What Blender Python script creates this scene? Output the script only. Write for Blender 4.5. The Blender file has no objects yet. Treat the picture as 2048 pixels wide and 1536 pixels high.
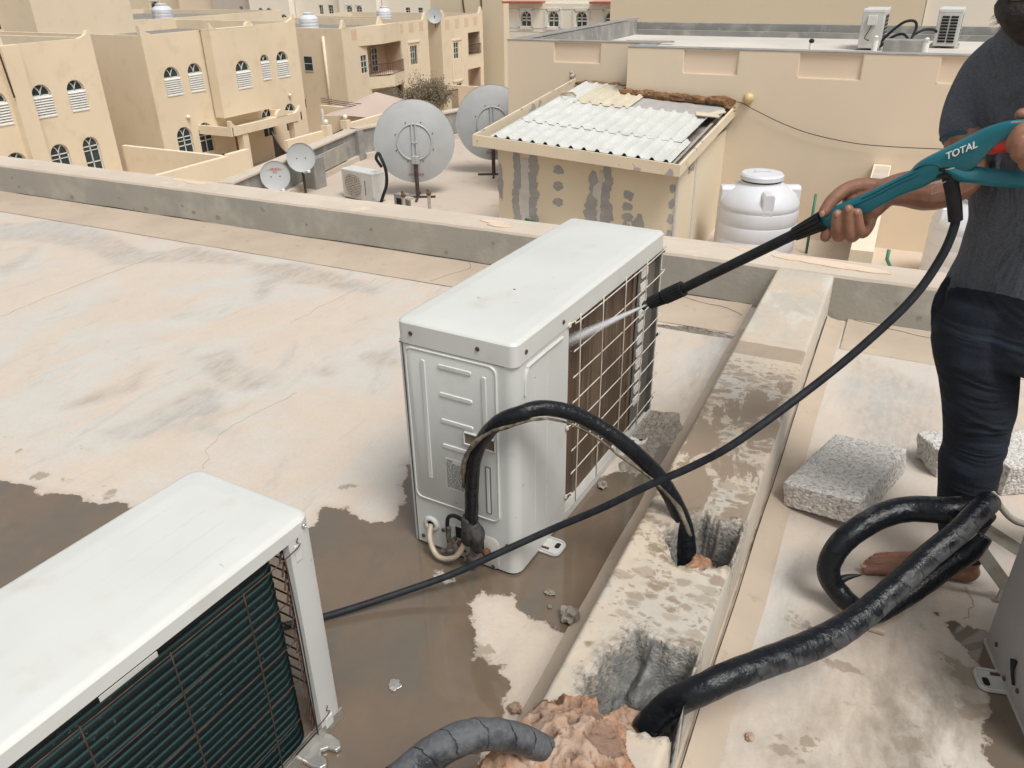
import bpy, bmesh, math, random
import numpy as np
from mathutils import Vector, Matrix, noise, Quaternion
random.seed(7)
PI = math.pi
sc = bpy.context.scene
COL = sc.collection

# ------------------------------------------------------------------ materials
def _n(nt, t, **kw):
    n = nt.nodes.new(t)
    for k, v in kw.items():
        setattr(n, k, v)
    return n

def newmat(name):
    m = bpy.data.materials.new(name); m.use_nodes = True
    nt = m.node_tree; b = nt.nodes['Principled BSDF']
    return m, nt, b

def c4(c):
    return (c[0], c[1], c[2], 1)

def noise_fac(nt, vec, scale, lo=.4, hi=.6, detail=6, dist=0, rough=.55):
    n = _n(nt, 'ShaderNodeTexNoise'); n.inputs['Scale'].default_value = scale
    n.inputs['Detail'].default_value = detail; n.inputs['Distortion'].default_value = dist
    n.inputs['Roughness'].default_value = rough
    nt.links.new(vec, n.inputs['Vector'])
    r = _n(nt, 'ShaderNodeMapRange'); r.inputs[1].default_value = lo; r.inputs[2].default_value = hi
    nt.links.new(n.outputs['Fac'], r.inputs[0])
    return r.outputs[0], n.outputs['Fac']

def mixc(nt, fac, a, b, mode='MIX'):
    m = _n(nt, 'ShaderNodeMix', data_type='RGBA', blend_type=mode)
    for s, v in ((m.inputs[0], fac), (m.inputs[6], a), (m.inputs[7], b)):
        if isinstance(v, (int, float)): s.default_value = v
        elif isinstance(v, tuple): s.default_value = c4(v)
        else: nt.links.new(v, s)
    return m.outputs[2]

def mth(nt, op, a, b=0.0, clamp=False):
    m = _n(nt, 'ShaderNodeMath', operation=op); m.use_clamp = clamp
    for s, v in ((m.inputs[0], a), (m.inputs[1], b)):
        if isinstance(v, (int, float)): s.default_value = v
        else: nt.links.new(v, s)
    return m.outputs[0]

def coords(nt, scale=(1, 1, 1), rot=(0, 0, 0)):
    t = _n(nt, 'ShaderNodeTexCoord'); mp = _n(nt, 'ShaderNodeMapping')
    mp.inputs['Scale'].default_value = scale; mp.inputs['Rotation'].default_value = rot
    nt.links.new(t.outputs['Object'], mp.inputs['Vector'])
    return mp.outputs[0]

def bump(nt, b, h, strength=.3, dist=.01):
    n = _n(nt, 'ShaderNodeBump'); n.inputs['Strength'].default_value = strength
    n.inputs['Distance'].default_value = dist
    nt.links.new(h, n.inputs['Height']); nt.links.new(n.outputs[0], b.inputs['Normal'])

def mat(name, c1, c2=None, scale=4, lo=.35, hi=.65, rough=.6, bmp=0, bscale=60, bdist=.004, metal=0,
        stretch=(1, 1, 1), c3=None, s3=30, lo3=.6, hi3=.7, coat=0, rot=(0, 0, 0), dist=0, spec=.5, speck=None, ss=45, slo=.715):
    m, nt, b = newmat(name)
    b.inputs['Roughness'].default_value = rough; b.inputs['Metallic'].default_value = metal
    b.inputs['Coat Weight'].default_value = coat; b.inputs['Specular IOR Level'].default_value = spec
    if c2 is None:
        c2 = tuple(x * .9 for x in c1)
    v = coords(nt, stretch, rot)
    f, raw = noise_fac(nt, v, scale, lo, hi, dist=dist)
    col = mixc(nt, f, c1, c2)
    if c3:
        f3, _ = noise_fac(nt, v, s3, lo3, hi3)
        col = mixc(nt, f3, col, c3)
    if speck:
        f7, _ = noise_fac(nt, coords(nt, (1, .45, 1)), ss, slo, slo + .04, detail=3); col = mixc(nt, f7, col, speck)
    nt.links.new(col, b.inputs['Base Color'])
    if bmp:
        _, h = noise_fac(nt, coords(nt), bscale)
        bump(nt, b, h, bmp, bdist)
    return m

M = {}
M['white'] = mat('white_paint', (.60, .615, .595), (.55, .56, .54), scale=3, rough=.42, c3=(.52, .50, .46), s3=9, lo3=.58, hi3=.8, bmp=.06, bscale=9, speck=(.33, .3, .25))
M['white2'] = mat('white_paint_grubby', (.56, .56, .535), (.49, .48, .45), scale=5, rough=.5, c3=(.42, .38, .32), s3=8, lo3=.56, hi3=.8, stretch=(1, 1, .5), speck=(.3, .25, .2), ss=60)
M['grille'] = mat('grille_wire_paint', (.66, .62, .54), (.50, .44, .36), scale=40, rough=.5)
M['shadedcase'] = mat('shaded_white_case', (.40, .395, .39), (.35, .345, .34), scale=3, rough=.5)  # casing colour carries the shade that falls on the right edge unit
M['rustwire'] = mat('rusty_wire', (.03, .02, .016), (.085, .04, .024), scale=50, rough=.75)
M['rust'] = mat('rust', (.16, .07, .035), (.06, .04, .03), scale=90, rough=.85, bmp=.4, bscale=300)
M['galv'] = mat('galvanised_steel', (.42, .42, .40), (.55, .54, .50), scale=30, rough=.35, metal=.7)
M['bracket'] = mat('dull_steel_bar', (.33, .30, .25), (.42, .40, .35), scale=14, rough=.55, c3=(.2, .13, .08), s3=40, lo3=.62, hi3=.75)
M['plate'] = mat('dirty_steel_plate', (.10, .093, .083), (.145, .135, .12), scale=10, rough=.55)
M['pan'] = mat('muddy_base_pan', (.12, .08, .055), (.2, .15, .11), scale=12, rough=.5)
M['hole'] = mat('opening_dark', (.01, .01, .01), rough=.9)
M['label'] = mat('label_sticker', (.50, .50, .47), (.54, .54, .51), rough=.4)
M['ink'] = mat('dark_ink', (.04, .04, .04), rough=.6)
M['black'] = mat('black_plastic', (.008, .009, .011), (.018, .019, .021), scale=30, spec=.3, rough=.5, bmp=.15, bscale=120)
M['rubber'] = mat('black_rubber', (.011, .013, .018), (.022, .024, .028), scale=40, rough=.55, bmp=.1, bscale=200, c3=(.06, .06, .06), s3=60, lo3=.68, hi3=.8, spec=.25)
M['teal'] = mat('teal_plastic', (.004, .155, .2), (.004, .13, .17), scale=8, rough=.38, bmp=.05, bscale=120, coat=.15)
M['red'] = mat('red_plastic', (.58, .03, .02), rough=.35)
M['panelgrey'] = mat('pale_grey_plastic', (.5, .53, .53), rough=.4)
M['whiteink'] = mat('white_print', (.85, .85, .85), rough=.5)
M['redink'] = mat('red_print', (.45, .04, .05), rough=.5)
M['cablew'] = mat('aged_white_cable', (.50, .43, .33), (.40, .32, .23), scale=30, rough=.5)
M['tape'] = mat('black_cloth_tape', (.02, .02, .021), (.055, .053, .05), scale=30, rough=.65, bmp=.6, bscale=90)
M['foamstrip'] = mat('peeled_foam_strip', (.22, .185, .13), (.05, .042, .034), scale=40, rough=.9, bmp=.6, bscale=120)
M['fillet'] = mat('tan_mortar_fillet', (.47, .385, .30), (.40, .33, .26), scale=3, rough=.75, c3=(.33, .27, .21), s3=18, lo3=.62, hi3=.75, bmp=.2, bscale=90)
M['hairline'] = mat('hairline_crack', (.30, .265, .225), rough=1)
M['crack'] = mat('crack_shadow', (.035, .03, .026), rough=1)
M['mortar'] = mat('rough_mortar', (.30, .265, .225), (.17, .15, .125), scale=60, rough=.9, bmp=.9, bscale=110)
M['housewall'] = mat('cream_render', (.73, .62, .465), (.685, .58, .43), scale=.35, rough=.85, c3=(.62, .51, .36), s3=1.3, lo3=.55, hi3=.8)
M['houseside'] = M['housewall']
M['housepink'] = mat('pinkish_panel_render', (.68, .50, .36), rough=.85)
M['pinkwall'] = mat('pinkish_balcony_render', (.56, .41, .31), rough=.85)
M['yard'] = mat('yard_paving', (.42, .34, .27), (.5, .42, .34), scale=.6, rough=.9)
M['street'] = mat('sandy_street', (.40, .33, .25), (.5, .42, .33), scale=.08, rough=.95)
M['nwall'] = mat('neighbour_render', (.71, .60, .46), (.675, .57, .44), scale=.5, rough=.85, c3=(.62, .535, .42), s3=1.1, lo3=.55, hi3=.85, stretch=(1, 1, .6))
M['npanel'] = mat('recess_render', (.73, .60, .465), (.70, .575, .45), scale=.7, rough=.85)
M['ntrim'] = mat('light_trim_render', (.80, .69, .54), rough=.85)
M['farroof'] = mat('pale_roof_coating', (.62, .58, .52), (.52, .49, .45), scale=.6, rough=.7, c3=(.42, .4, .37), s3=1.8, lo3=.6, hi3=.75)
M['concgrey'] = mat('grey_plaster', (.27, .265, .25), (.215, .215, .205), scale=1.6, rough=.85, c3=(.36, .345, .31), s3=4, lo3=.5, hi3=.7, bmp=.2, bscale=30)
M['darkroof'] = mat('dark_roof_membrane', (.2, .19, .17), (.26, .24, .21), scale=.8, rough=.9)
M['lroof'] = mat('lower_roof_coating', (.56, .475, .395), (.50, .425, .355), scale=.7, rough=.75, c3=(.35, .31, .27), s3=2.6, lo3=.6, hi3=.8)
M['glass'] = mat('window_glass', (.02, .04, .045), (.035, .06, .065), scale=2, rough=.12)
M['wframe'] = mat('window_frame_white', (.72, .72, .68), rough=.5)
M['iron'] = mat('wrought_iron', (.05, .035, .028), rough=.6)
M['door'] = mat('brown_door', (.25, .11, .055), rough=.5)
M['shade'] = mat('carport_fabric', (.50, .40, .345), (.45, .36, .31), scale=.5, rough=.9)
M['tank'] = mat('white_tank_plastic', (.64, .66, .70), (.58, .60, .645), scale=2.5, rough=.4, c3=(.52, .52, .5), s3=7, lo3=.62, hi3=.85, stretch=(1, 1, .3))
M['dish'] = mat('dish_grey_paint', (.40, .42, .425), (.36, .375, .38), scale=2.5, rough=.45, c3=(.33, .33, .32), s3=8, lo3=.64, hi3=.8)
M['dishtrim'] = mat('dish_ring_metal', (.46, .48, .48), rough=.4, metal=.2)
M['pole'] = mat('dark_rusty_pole', (.035, .025, .022), (.08, .05, .04), scale=20, rough=.7)
M['green'] = mat('green_water_pipe', (.03, .16, .08), (.05, .2, .12), scale=10, rough=.5)
M['globe'] = mat('cream_globe', (.62, .50, .26), (.5, .4, .2), scale=12, rough=.4)
M['carred'] = mat('red_car_paint', (.36, .02, .02), rough=.25, coat=.5)
M['clay'] = mat('red_clay_edge', (.4, .12, .07), rough=.8)
M['fwhite'] = mat('far_white_render', (.78, .735, .65), (.72, .68, .60), scale=.15, rough=.9)
M['fpink'] = mat('far_pinkish_render', (.70, .59, .47), (.66, .56, .45), scale=.15, rough=.9)
M['fgrey'] = mat('far_grey_render', (.50, .455, .41), (.46, .42, .38), scale=.15, rough=.9)
M['fbeige'] = mat('far_beige_render', (.66, .575, .43), (.62, .54, .405), scale=.12, rough=.9)
M['bark'] = mat('dry_bark', (.17, .13, .095), (.24, .19, .14), scale=8, rough=.9)
M['leaf'] = mat('dusty_leaves', (.14, .12, .075), (.24, .20, .14), scale=3, rough=.9)
M['brass'] = mat('old_brass_valve', (.075, .066, .058), (.15, .12, .1), scale=50, rough=.6, bmp=.5, bscale=160)
M['screw'] = mat('rusty_screw', (.13, .09, .06), (.05, .04, .035), scale=200, rough=.6, metal=.3)
M['slotlight'] = mat('inner_light_panel', (.72, .71, .68), (.6, .58, .55), scale=20, rough=.5)
M['seam'] = mat('seam_dark', (.12, .115, .105), rough=.8)
M['nail'] = mat('nail', (.48, .29, .22), rough=.4)
M['lip'] = mat('lip', (.26, .09, .08), rough=.5)
M['beard'] = mat('beard_hair', (.012, .009, .008), (.03, .02, .016), scale=60, rough=.7, bmp=.8, bscale=160, bdist=.006)
M['soil'] = mat('ground_sand', (.45, .37, .28), (.38, .31, .24), scale=.05, rough=1)

# block of light aggregate
def m_block():
    m, nt, b = newmat('concrete_block'); v = coords(nt)
    vo = _n(nt, 'ShaderNodeTexVoronoi'); vo.inputs['Scale'].default_value = 125; nt.links.new(v, vo.inputs['Vector'])
    f, raw = noise_fac(nt, v, 70, .4, .62)
    col = mixc(nt, f, (.64, .62, .585), (.49, .47, .445))
    f2 = mth(nt, 'LESS_THAN', vo.outputs['Distance'], .2)
    f3 = mth(nt, 'MULTIPLY', f2, .35)
    col = mixc(nt, f3, col, (.72, .70, .66))
    g = _n(nt, 'ShaderNodeMapRange'); g.inputs[1].default_value = .62; g.inputs[2].default_value = .78
    nt.links.new(vo.outputs['Distance'], g.inputs[0])
    col = mixc(nt, mth(nt, 'MULTIPLY', g.outputs[0], .6), col, (.2, .185, .165))
    nt.links.new(col, b.inputs['Base Color']); b.inputs['Roughness'].default_value = .95
    h = mth(nt, 'ADD', raw, mth(nt, 'MULTIPLY', vo.outputs['Distance'], -.8))
    bump(nt, b, h, .8, .005)
    return m
M['block'] = m_block()

def m_foam():
    m, nt, b = newmat('aged_foam'); v = coords(nt)
    f, raw = noise_fac(nt, v, 14, .38, .62, dist=.6)
    ed = _n(nt, 'ShaderNodeAttribute', attribute_name='edge')
    col = mixc(nt, f, (.44, .33, .255), (.34, .235, .165))
    f9, _ = noise_fac(nt, v, 30, .45, .6)
    col = mixc(nt, mth(nt, 'ADD', mth(nt, 'MULTIPLY', ed.outputs['Fac'], .6), mth(nt, 'MULTIPLY', f9, .25), True), col, (.36, .165, .075))
    f2, r2 = noise_fac(nt, v, 55, .56, .7)
    col = mixc(nt, f2, col, (.17, .07, .035))
    at = _n(nt, 'ShaderNodeAttribute', attribute_name='pit')
    col = mixc(nt, mth(nt, 'MULTIPLY', at.outputs['Fac'], .8), col, (.20, .125, .09))
    nt.links.new(col, b.inputs['Base Color']); b.inputs['Roughness'].default_value = .85
    f4, r4 = noise_fac(nt, v, 90)
    bump(nt, b, r4, .9, .006)
    return m
M['foam'] = m_foam()
M['foamdark'] = mat('brown_wall_foam', (.16, .08, .035), (.27, .15, .07), scale=9, rough=.9, bmp=.8, bscale=25, bdist=.03)

def m_denim():
    m, nt, b = newmat('dark_denim'); v = coords(nt)
    f, raw = noise_fac(nt, coords(nt, (1, 1, 2.2)), 4, .5, .8, dist=1.2)
    col = mixc(nt, f, (.004, .0065, .013), (.013, .03, .052))
    f2, r2 = noise_fac(nt, v, 240, .35, .65)
    col = mixc(nt, mth(nt, 'MULTIPLY', f2, .4), col, (.016, .022, .036))
    nt.links.new(col, b.inputs['Base Color']); b.inputs['Roughness'].default_value = .92
    _, cr_ = noise_fac(nt, coords(nt, (.6, .6, 2.4), (.3, .2, 0)), 4, detail=2, dist=1.6)
    bump(nt, b, mth(nt, 'ADD', cr_, mth(nt, 'MULTIPLY', r2, .04)), .8, .04)
    return m
M['denim'] = m_denim()

def m_shirt():
    m, nt, b = newmat('charcoal_melange_cotton'); v = coords(nt, (1, 1, 3))
    f, raw = noise_fac(nt, v, 170, .3, .7)
    col = mixc(nt, f, (.064, .075, .097), (.14, .153, .182))
    f2, r2 = noise_fac(nt, coords(nt), 4.5, .35, .7, dist=.5)
    nt.links.new(mixc(nt, mth(nt, 'MULTIPLY', f2, .35), col, (.065, .074, .092)), b.inputs['Base Color'])
    b.inputs['Roughness'].default_value = .95
    w = _n(nt, 'ShaderNodeTexWave'); w.inputs['Scale'].default_value = 3.2; w.inputs['Distortion'].default_value = 7
    w.inputs['Detail'].default_value = 2; _, wr_ = noise_fac(nt, coords(nt, (1.6, 1.6, .8), (.3, .9, .1)), 5, detail=3, dist=1.4)
    h = mth(nt, 'ADD', wr_, mth(nt, 'MULTIPLY', raw, .04))
    bump(nt, b, h, 1.0, .05)
    return m
M['shirt'] = m_shirt()
M['hem'] = mat('teal_sleeve_trim', (.02, .09, .12), rough=.9)

def m_skin():
    m, nt, b = newmat('skin'); v = coords(nt)
    f, raw = noise_fac(nt, v, 22, .35, .68)
    col = mixc(nt, f, (.315, .155, .10), (.225, .105, .066))
    f2, r2 = noise_fac(nt, v, 70, .55, .75)
    col = mixc(nt, mth(nt, 'MULTIPLY', f2, .5), col, (.37, .20, .145))
    nt.links.new(col, b.inputs['Base Color']); b.inputs['Roughness'].default_value = .5
    b.inputs['Subsurface Weight'].default_value = .08; b.inputs['Subsurface Radius'].default_value = (.01, .004, .002)
    _, h = noise_fac(nt, v, 120)
    bump(nt, b, h, .35, .003)
    return m
M['skin'] = m_skin()

def m_vinyl(name, base=(.006, .0075, .011), dust=(.13, .13, .13), v0=.0, lo=.0, hi=.25, amount=1.0, grad=0):
    """tape wrapped insulation: overlapping turns (uv.x runs along the tube), dried dust keeping to one side"""
    m, nt, b = newmat(name)
    uv = _n(nt, 'ShaderNodeUVMap', uv_map='UVMap'); sx = _n(nt, 'ShaderNodeSeparateXYZ'); nt.links.new(uv.outputs[0], sx.inputs[0])
    _, raw = noise_fac(nt, coords(nt), 26, detail=6); _, fine = noise_fac(nt, coords(nt), 110, detail=5)
    tilt = mth(nt, 'ADD', mth(nt, 'MULTIPLY', sx.outputs[0], 21), mth(nt, 'MULTIPLY', sx.outputs[1], 1.0))
    tilt = mth(nt, 'ADD', tilt, mth(nt, 'MULTIPLY', raw, .9))
    saw = mth(nt, 'FRACT', tilt)
    turn = mth(nt, 'FLOOR', tilt); wn = _n(nt, 'ShaderNodeTexWhiteNoise', noise_dimensions='1D'); nt.links.new(turn, wn.inputs['W'])
    side = mth(nt, 'COSINE', mth(nt, 'MULTIPLY', mth(nt, 'SUBTRACT', sx.outputs[1], v0), 2 * PI))
    q = mth(nt, 'ADD', mth(nt, 'ADD', side, mth(nt, 'MULTIPLY', mth(nt, 'SUBTRACT', raw, .5), 2.6)), mth(nt, 'MULTIPLY', mth(nt, 'SUBTRACT', wn.outputs['Value'], .5), .7))
    q = mth(nt, 'ADD', q, mth(nt, 'MULTIPLY', mth(nt, 'SUBTRACT', sx.outputs[0], .55), grad))
    d = _n(nt, 'ShaderNodeMapRange'); d.inputs[1].default_value = lo; d.inputs[2].default_value = hi; nt.links.new(q, d.inputs[0])
    d = mth(nt, 'MULTIPLY', mth(nt, 'MULTIPLY', d.outputs[0], mth(nt, 'ADD', .35, fine)), amount)
    edge = mth(nt, 'LESS_THAN', saw, .06)
    col = mixc(nt, d, base, dust)
    col = mixc(nt, mth(nt, 'MULTIPLY', edge, .8), col, (.003, .003, .004))
    nt.links.new(col, b.inputs['Base Color'])
    nt.links.new(mth(nt, 'ADD', .24, mth(nt, 'MULTIPLY', d, .5)), b.inputs['Roughness']); b.inputs['Specular IOR Level'].default_value = .32
    hh = mth(nt, 'ADD', mth(nt, 'MULTIPLY', saw, .55), mth(nt, 'ADD', mth(nt, 'MULTIPLY', fine, .35), mth(nt, 'MULTIPLY', raw, .5)))
    bump(nt, b, hh, .9, .006)
    return m
M['vinyl'] = m_vinyl('vinyl_tape', dust=(.07, .07, .07), lo=.55, hi=1.2)
M['vinyldust'] = m_vinyl('vinyl_tape_dusty', dust=(.105, .108, .11), v0=.93, lo=.15, hi=1.0, amount=.8, grad=1.5)
M['vinylgrey'] = m_vinyl('vinyl_tape_grey', base=(.02, .023, .028), dust=(.11, .115, .125), v0=.5, lo=-1.0, hi=-.3)

def m_coil_brown():
    m, nt, b = newmat('clogged_brown_coil'); v = coords(nt, (1, 1, .03))
    f, raw = noise_fac(nt, v, 55, .42, .6, detail=3)
    col = mixc(nt, f, (.085, .052, .03), (.15, .10, .065))
    f1, _ = noise_fac(nt, coords(nt, (1, 1, .02)), 120, .62, .68, detail=2)
    col = mixc(nt, mth(nt, 'MULTIPLY', f1, .65), col, (.33, .28, .22))
    f2, _ = noise_fac(nt, coords(nt), 5, .4, .65)
    col = mixc(nt, mth(nt, 'MULTIPLY', f2, .5), col, (.055, .035, .022))
    nt.links.new(col, b.inputs['Base Color']); b.inputs['Roughness'].default_value = .6
    w = _n(nt, 'ShaderNodeTexWave'); w.inputs['Scale'].default_value = 160; w.bands_direction = 'X'
    nt.links.new(coords(nt), w.inputs['Vector']); bump(nt, b, w.outputs['Fac'], .3, .002)
    return m
M['coilbrown'] = m_coil_brown()

def m_coil_teal():
    m, nt, b = newmat('dark_teal_fin_coil')
    uv = _n(nt, 'ShaderNodeUVMap', uv_map='UVMap'); s = _n(nt, 'ShaderNodeSeparateXYZ'); nt.links.new(uv.outputs[0], s.inputs[0])
    # uv.y = height in rows
    row = mth(nt, 'FRACT', s.outputs[1])
    tri = mth(nt, 'ABSOLUTE', mth(nt, 'SUBTRACT', row, .5))
    line = _n(nt, 'ShaderNodeMapRange'); line.inputs[1].default_value = .22; line.inputs[2].default_value = .02
    nt.links.new(tri, line.inputs[0])
    fin = mth(nt, 'FRACT', mth(nt, 'MULTIPLY', s.outputs[0], 330))
    finl = mth(nt, 'ADD', .45, mth(nt, 'MULTIPLY', mth(nt, 'LESS_THAN', fin, .5), .55))
    f, raw = noise_fac(nt, coords(nt), 6, .35, .65)
    base = mixc(nt, f, (.0015, .006, .007), (.003, .011, .012))
    col = mixc(nt, mth(nt, 'MULTIPLY', line.outputs[0], finl), base, (.065, .165, .17))
    f2, _ = noise_fac(nt, coords(nt), 160, .66, .74, detail=2)
    col = mixc(nt, mth(nt, 'MULTIPLY', f2, .5), col, (.16, .22, .22))
    nt.links.new(col, b.inputs['Base Color']); b.inputs['Roughness'].default_value = .45; b.inputs['Metallic'].default_value = .25
    return m
M['coilteal'] = m_coil_teal()

def m_floor():
    m, nt, b = newmat('painted_roof_slab')
    v = coords(nt)
    vs = coords(nt, (1.7, .9, 1))
    f, raw = noise_fac(nt, vs, .8, .46, .60, detail=10, dist=1.2, rough=.66)
    col = mixc(nt, f, (.585, .50, .42), (.545, .535, .50))
    f5, _ = noise_fac(nt, v, 2.3, .5, .72, detail=8, dist=.6)
    col = mixc(nt, mth(nt, 'MULTIPLY', f5, .5), col, (.61, .53, .455))
    vb = coords(nt, (4.2, 1.3, 1), (0, 0, .12))
    f2, _ = noise_fac(nt, vb, 3.6, .60, .74, detail=8, dist=1.6)
    fm, _ = noise_fac(nt, v, .9, .48, .62)
    col = mixc(nt, mth(nt, 'MULTIPLY', mth(nt, 'MULTIPLY', f2, fm), .6), col, (.36, .35, .325))
    fb, _ = noise_fac(nt, vs, 2.6, .50, .60, detail=10, dist=.9, rough=.68)
    col = mixc(nt, mth(nt, 'MULTIPLY', fb, .55), col, (.55, .54, .505))
    fc, _ = noise_fac(nt, vb, 1.4, .56, .66, detail=10, dist=1.4, rough=.7)
    col = mixc(nt, mth(nt, 'MULTIPLY', fc, .6), col, (.42, .415, .39))
    fd, _ = noise_fac(nt, v, 7, .3, .7, detail=10, rough=.7)
    col = mixc(nt, mth(nt, 'MULTIPLY', fd, .26), col, (.42, .35, .285))
    fg, _ = noise_fac(nt, v, 75, .35, .7, detail=6, rough=.7)
    col = mixc(nt, mth(nt, 'MULTIPLY', fg, .2), col, (.36, .31, .25))
    f3, _ = noise_fac(nt, v, 46, .66, .74, detail=4)
    col = mixc(nt, mth(nt, 'MULTIPLY', f3, .35), col, (.42, .36, .29))
    f6, _ = noise_fac(nt, v, 130, .70, .74, detail=2)
    col = mixc(nt, mth(nt, 'MULTIPLY', f6, .5), col, (.22, .19, .16))
    # dark wet marks and drying spots on the person's side
    aspot = _n(nt, 'ShaderNodeAttribute', attribute_name='spot')
    vn = _n(nt, 'ShaderNodeTexVoronoi'); vn.inputs['Scale'].default_value = 11; vn.feature = 'F1'
    dv = _n(nt, 'ShaderNodeTexNoise'); dv.inputs['Scale'].default_value = 9; dv.inputs['Detail'].default_value = 9; dv.inputs['Roughness'].default_value = .62; nt.links.new(v, dv.inputs['Vector'])
    mv = _n(nt, 'ShaderNodeMix', data_type='VECTOR'); mv.inputs[0].default_value = .22
    nt.links.new(coords(nt, (1, 1.5, 1), (0, 0, .5)), mv.inputs[4]); nt.links.new(dv.outputs['Color'], mv.inputs[5])
    nt.links.new(mv.outputs[1], vn.inputs['Vector'])
    sep = _n(nt, 'ShaderNodeSeparateColor'); nt.links.new(vn.outputs['Color'], sep.inputs[0])
    thr = mth(nt, 'MULTIPLY', mth(nt, 'MULTIPLY', sep.outputs[0], sep.outputs[0]), mth(nt, 'MULTIPLY', aspot.outputs['Fac'], .78))
    sp = _n(nt, 'ShaderNodeMapRange'); nt.links.new(mth(nt, 'SUBTRACT', thr, vn.outputs['Distance']), sp.inputs[0])
    sp.inputs[1].default_value = -.05; sp.inputs[2].default_value = .06
    spot = mth(nt, 'MULTIPLY', sp.outputs[0], .7)
    col = mixc(nt, spot, col, (.27, .215, .155))
    # soft grime near the second unit
    fr, _ = noise_fac(nt, coords(nt, (2.4, 1.2, 1), (0, 0, .5)), 3.2, .36, .66, detail=11, dist=.15, rough=.66)
    gr = _n(nt, 'ShaderNodeAttribute', attribute_name='grime')
    col = mixc(nt, mth(nt, 'MULTIPLY', mth(nt, 'MULTIPLY', fr, gr.outputs['Fac']), .85, True), col, (.22, .185, .145))
    sm = _n(nt, 'ShaderNodeAttribute', attribute_name='smear')
    sf, _ = noise_fac(nt, vb, 1.9, .36, .62, detail=10, dist=1.5, rough=.68)
    sg, _ = noise_fac(nt, coords(nt, (2.2, .8, 1)), 16, .38, .60, detail=10, rough=.72)
    sm2 = mth(nt, 'MULTIPLY', mth(nt, 'MULTIPLY', sm.outputs['Fac'], mth(nt, 'ADD', .12, mth(nt, 'MULTIPLY', mth(nt, 'ADD', sf, .25), mth(nt, 'ADD', .25, sg)))), .85, True)
    smc = mixc(nt, noise_fac(nt, v, 1.3, .42, .58)[0], (.40, .345, .285), (.41, .40, .38))
    col = mixc(nt, sm2, col, smc)
    # standing water: signed distance attribute, crisp uneven shore
    aw = _n(nt, 'ShaderNodeAttribute', attribute_name='wet')
    _, n1 = noise_fac(nt, v, 9, detail=8, rough=.65)
    w = mth(nt, 'ADD', aw.outputs['Fac'], mth(nt, 'MULTIPLY', mth(nt, 'SUBTRACT', n1, .5), .13))
    wm = _n(nt, 'ShaderNodeMapRange'); nt.links.new(w, wm.inputs[0]); wm.inputs[1].default_value = -.002; wm.inputs[2].default_value = .004
    wet = wm.outputs[0]
    fw, _ = noise_fac(nt, vs, 1.7, .38, .64, detail=8, dist=1.0)
    wc = mixc(nt, fw, (.172, .122, .084), (.135, .112, .086))
    fw2, _ = noise_fac(nt, v, 3.1, .56, .72, detail=6, dist=.5)
    wc = mixc(nt, mth(nt, 'MULTIPLY', fw2, .6), wc, (.26, .175, .115))
    fw3, _ = noise_fac(nt, vb, 3.0, .55, .72, detail=8, dist=1.2)
    wc = mixc(nt, mth(nt, 'MULTIPLY', fw3, .7), wc, (.125, .115, .093))
    fw4, _ = noise_fac(nt, v, 18, .4, .75, detail=9, rough=.7)
    wc = mixc(nt, mth(nt, 'MULTIPLY', fw4, .3), wc, (.10, .08, .06))
    col = mixc(nt, wet, col, wc)
    band_ = _n(nt, 'ShaderNodeMapRange'); band_.inputs[1].default_value = -.03; band_.inputs[2].default_value = .0; nt.links.new(w, band_.inputs[0])
    col = mixc(nt, mth(nt, 'MULTIPLY', mth(nt, 'MULTIPLY', band_.outputs[0], mth(nt, 'SUBTRACT', 1.0, wet)), .28), col, (.34, .27, .21))
    nt.links.new(col, b.inputs['Base Color'])
    ws = mth(nt, 'MULTIPLY', wet, .60)
    r0 = mth(nt, 'SUBTRACT', mth(nt, 'SUBTRACT', .66, ws), mth(nt, 'MULTIPLY', spot, .25))
    nt.links.new(r0, b.inputs['Roughness'])
    nt.links.new(mth(nt, 'ADD', .4, mth(nt, 'MULTIPLY', wet, .6)), b.inputs['Specular IOR Level'])
    _, h1 = noise_fac(nt, v, 120); _, h2 = noise_fac(nt, v, 14, detail=8)
    hh = mth(nt, 'ADD', mth(nt, 'MULTIPLY', h1, .35), h2)
    hh = mth(nt, 'MULTIPLY', hh, mth(nt, 'SUBTRACT', 1.0, mth(nt, 'MULTIPLY', wet, .93)))
    bump(nt, b, hh, .4, .006)
    return m
M['floor'] = m_floor()

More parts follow.
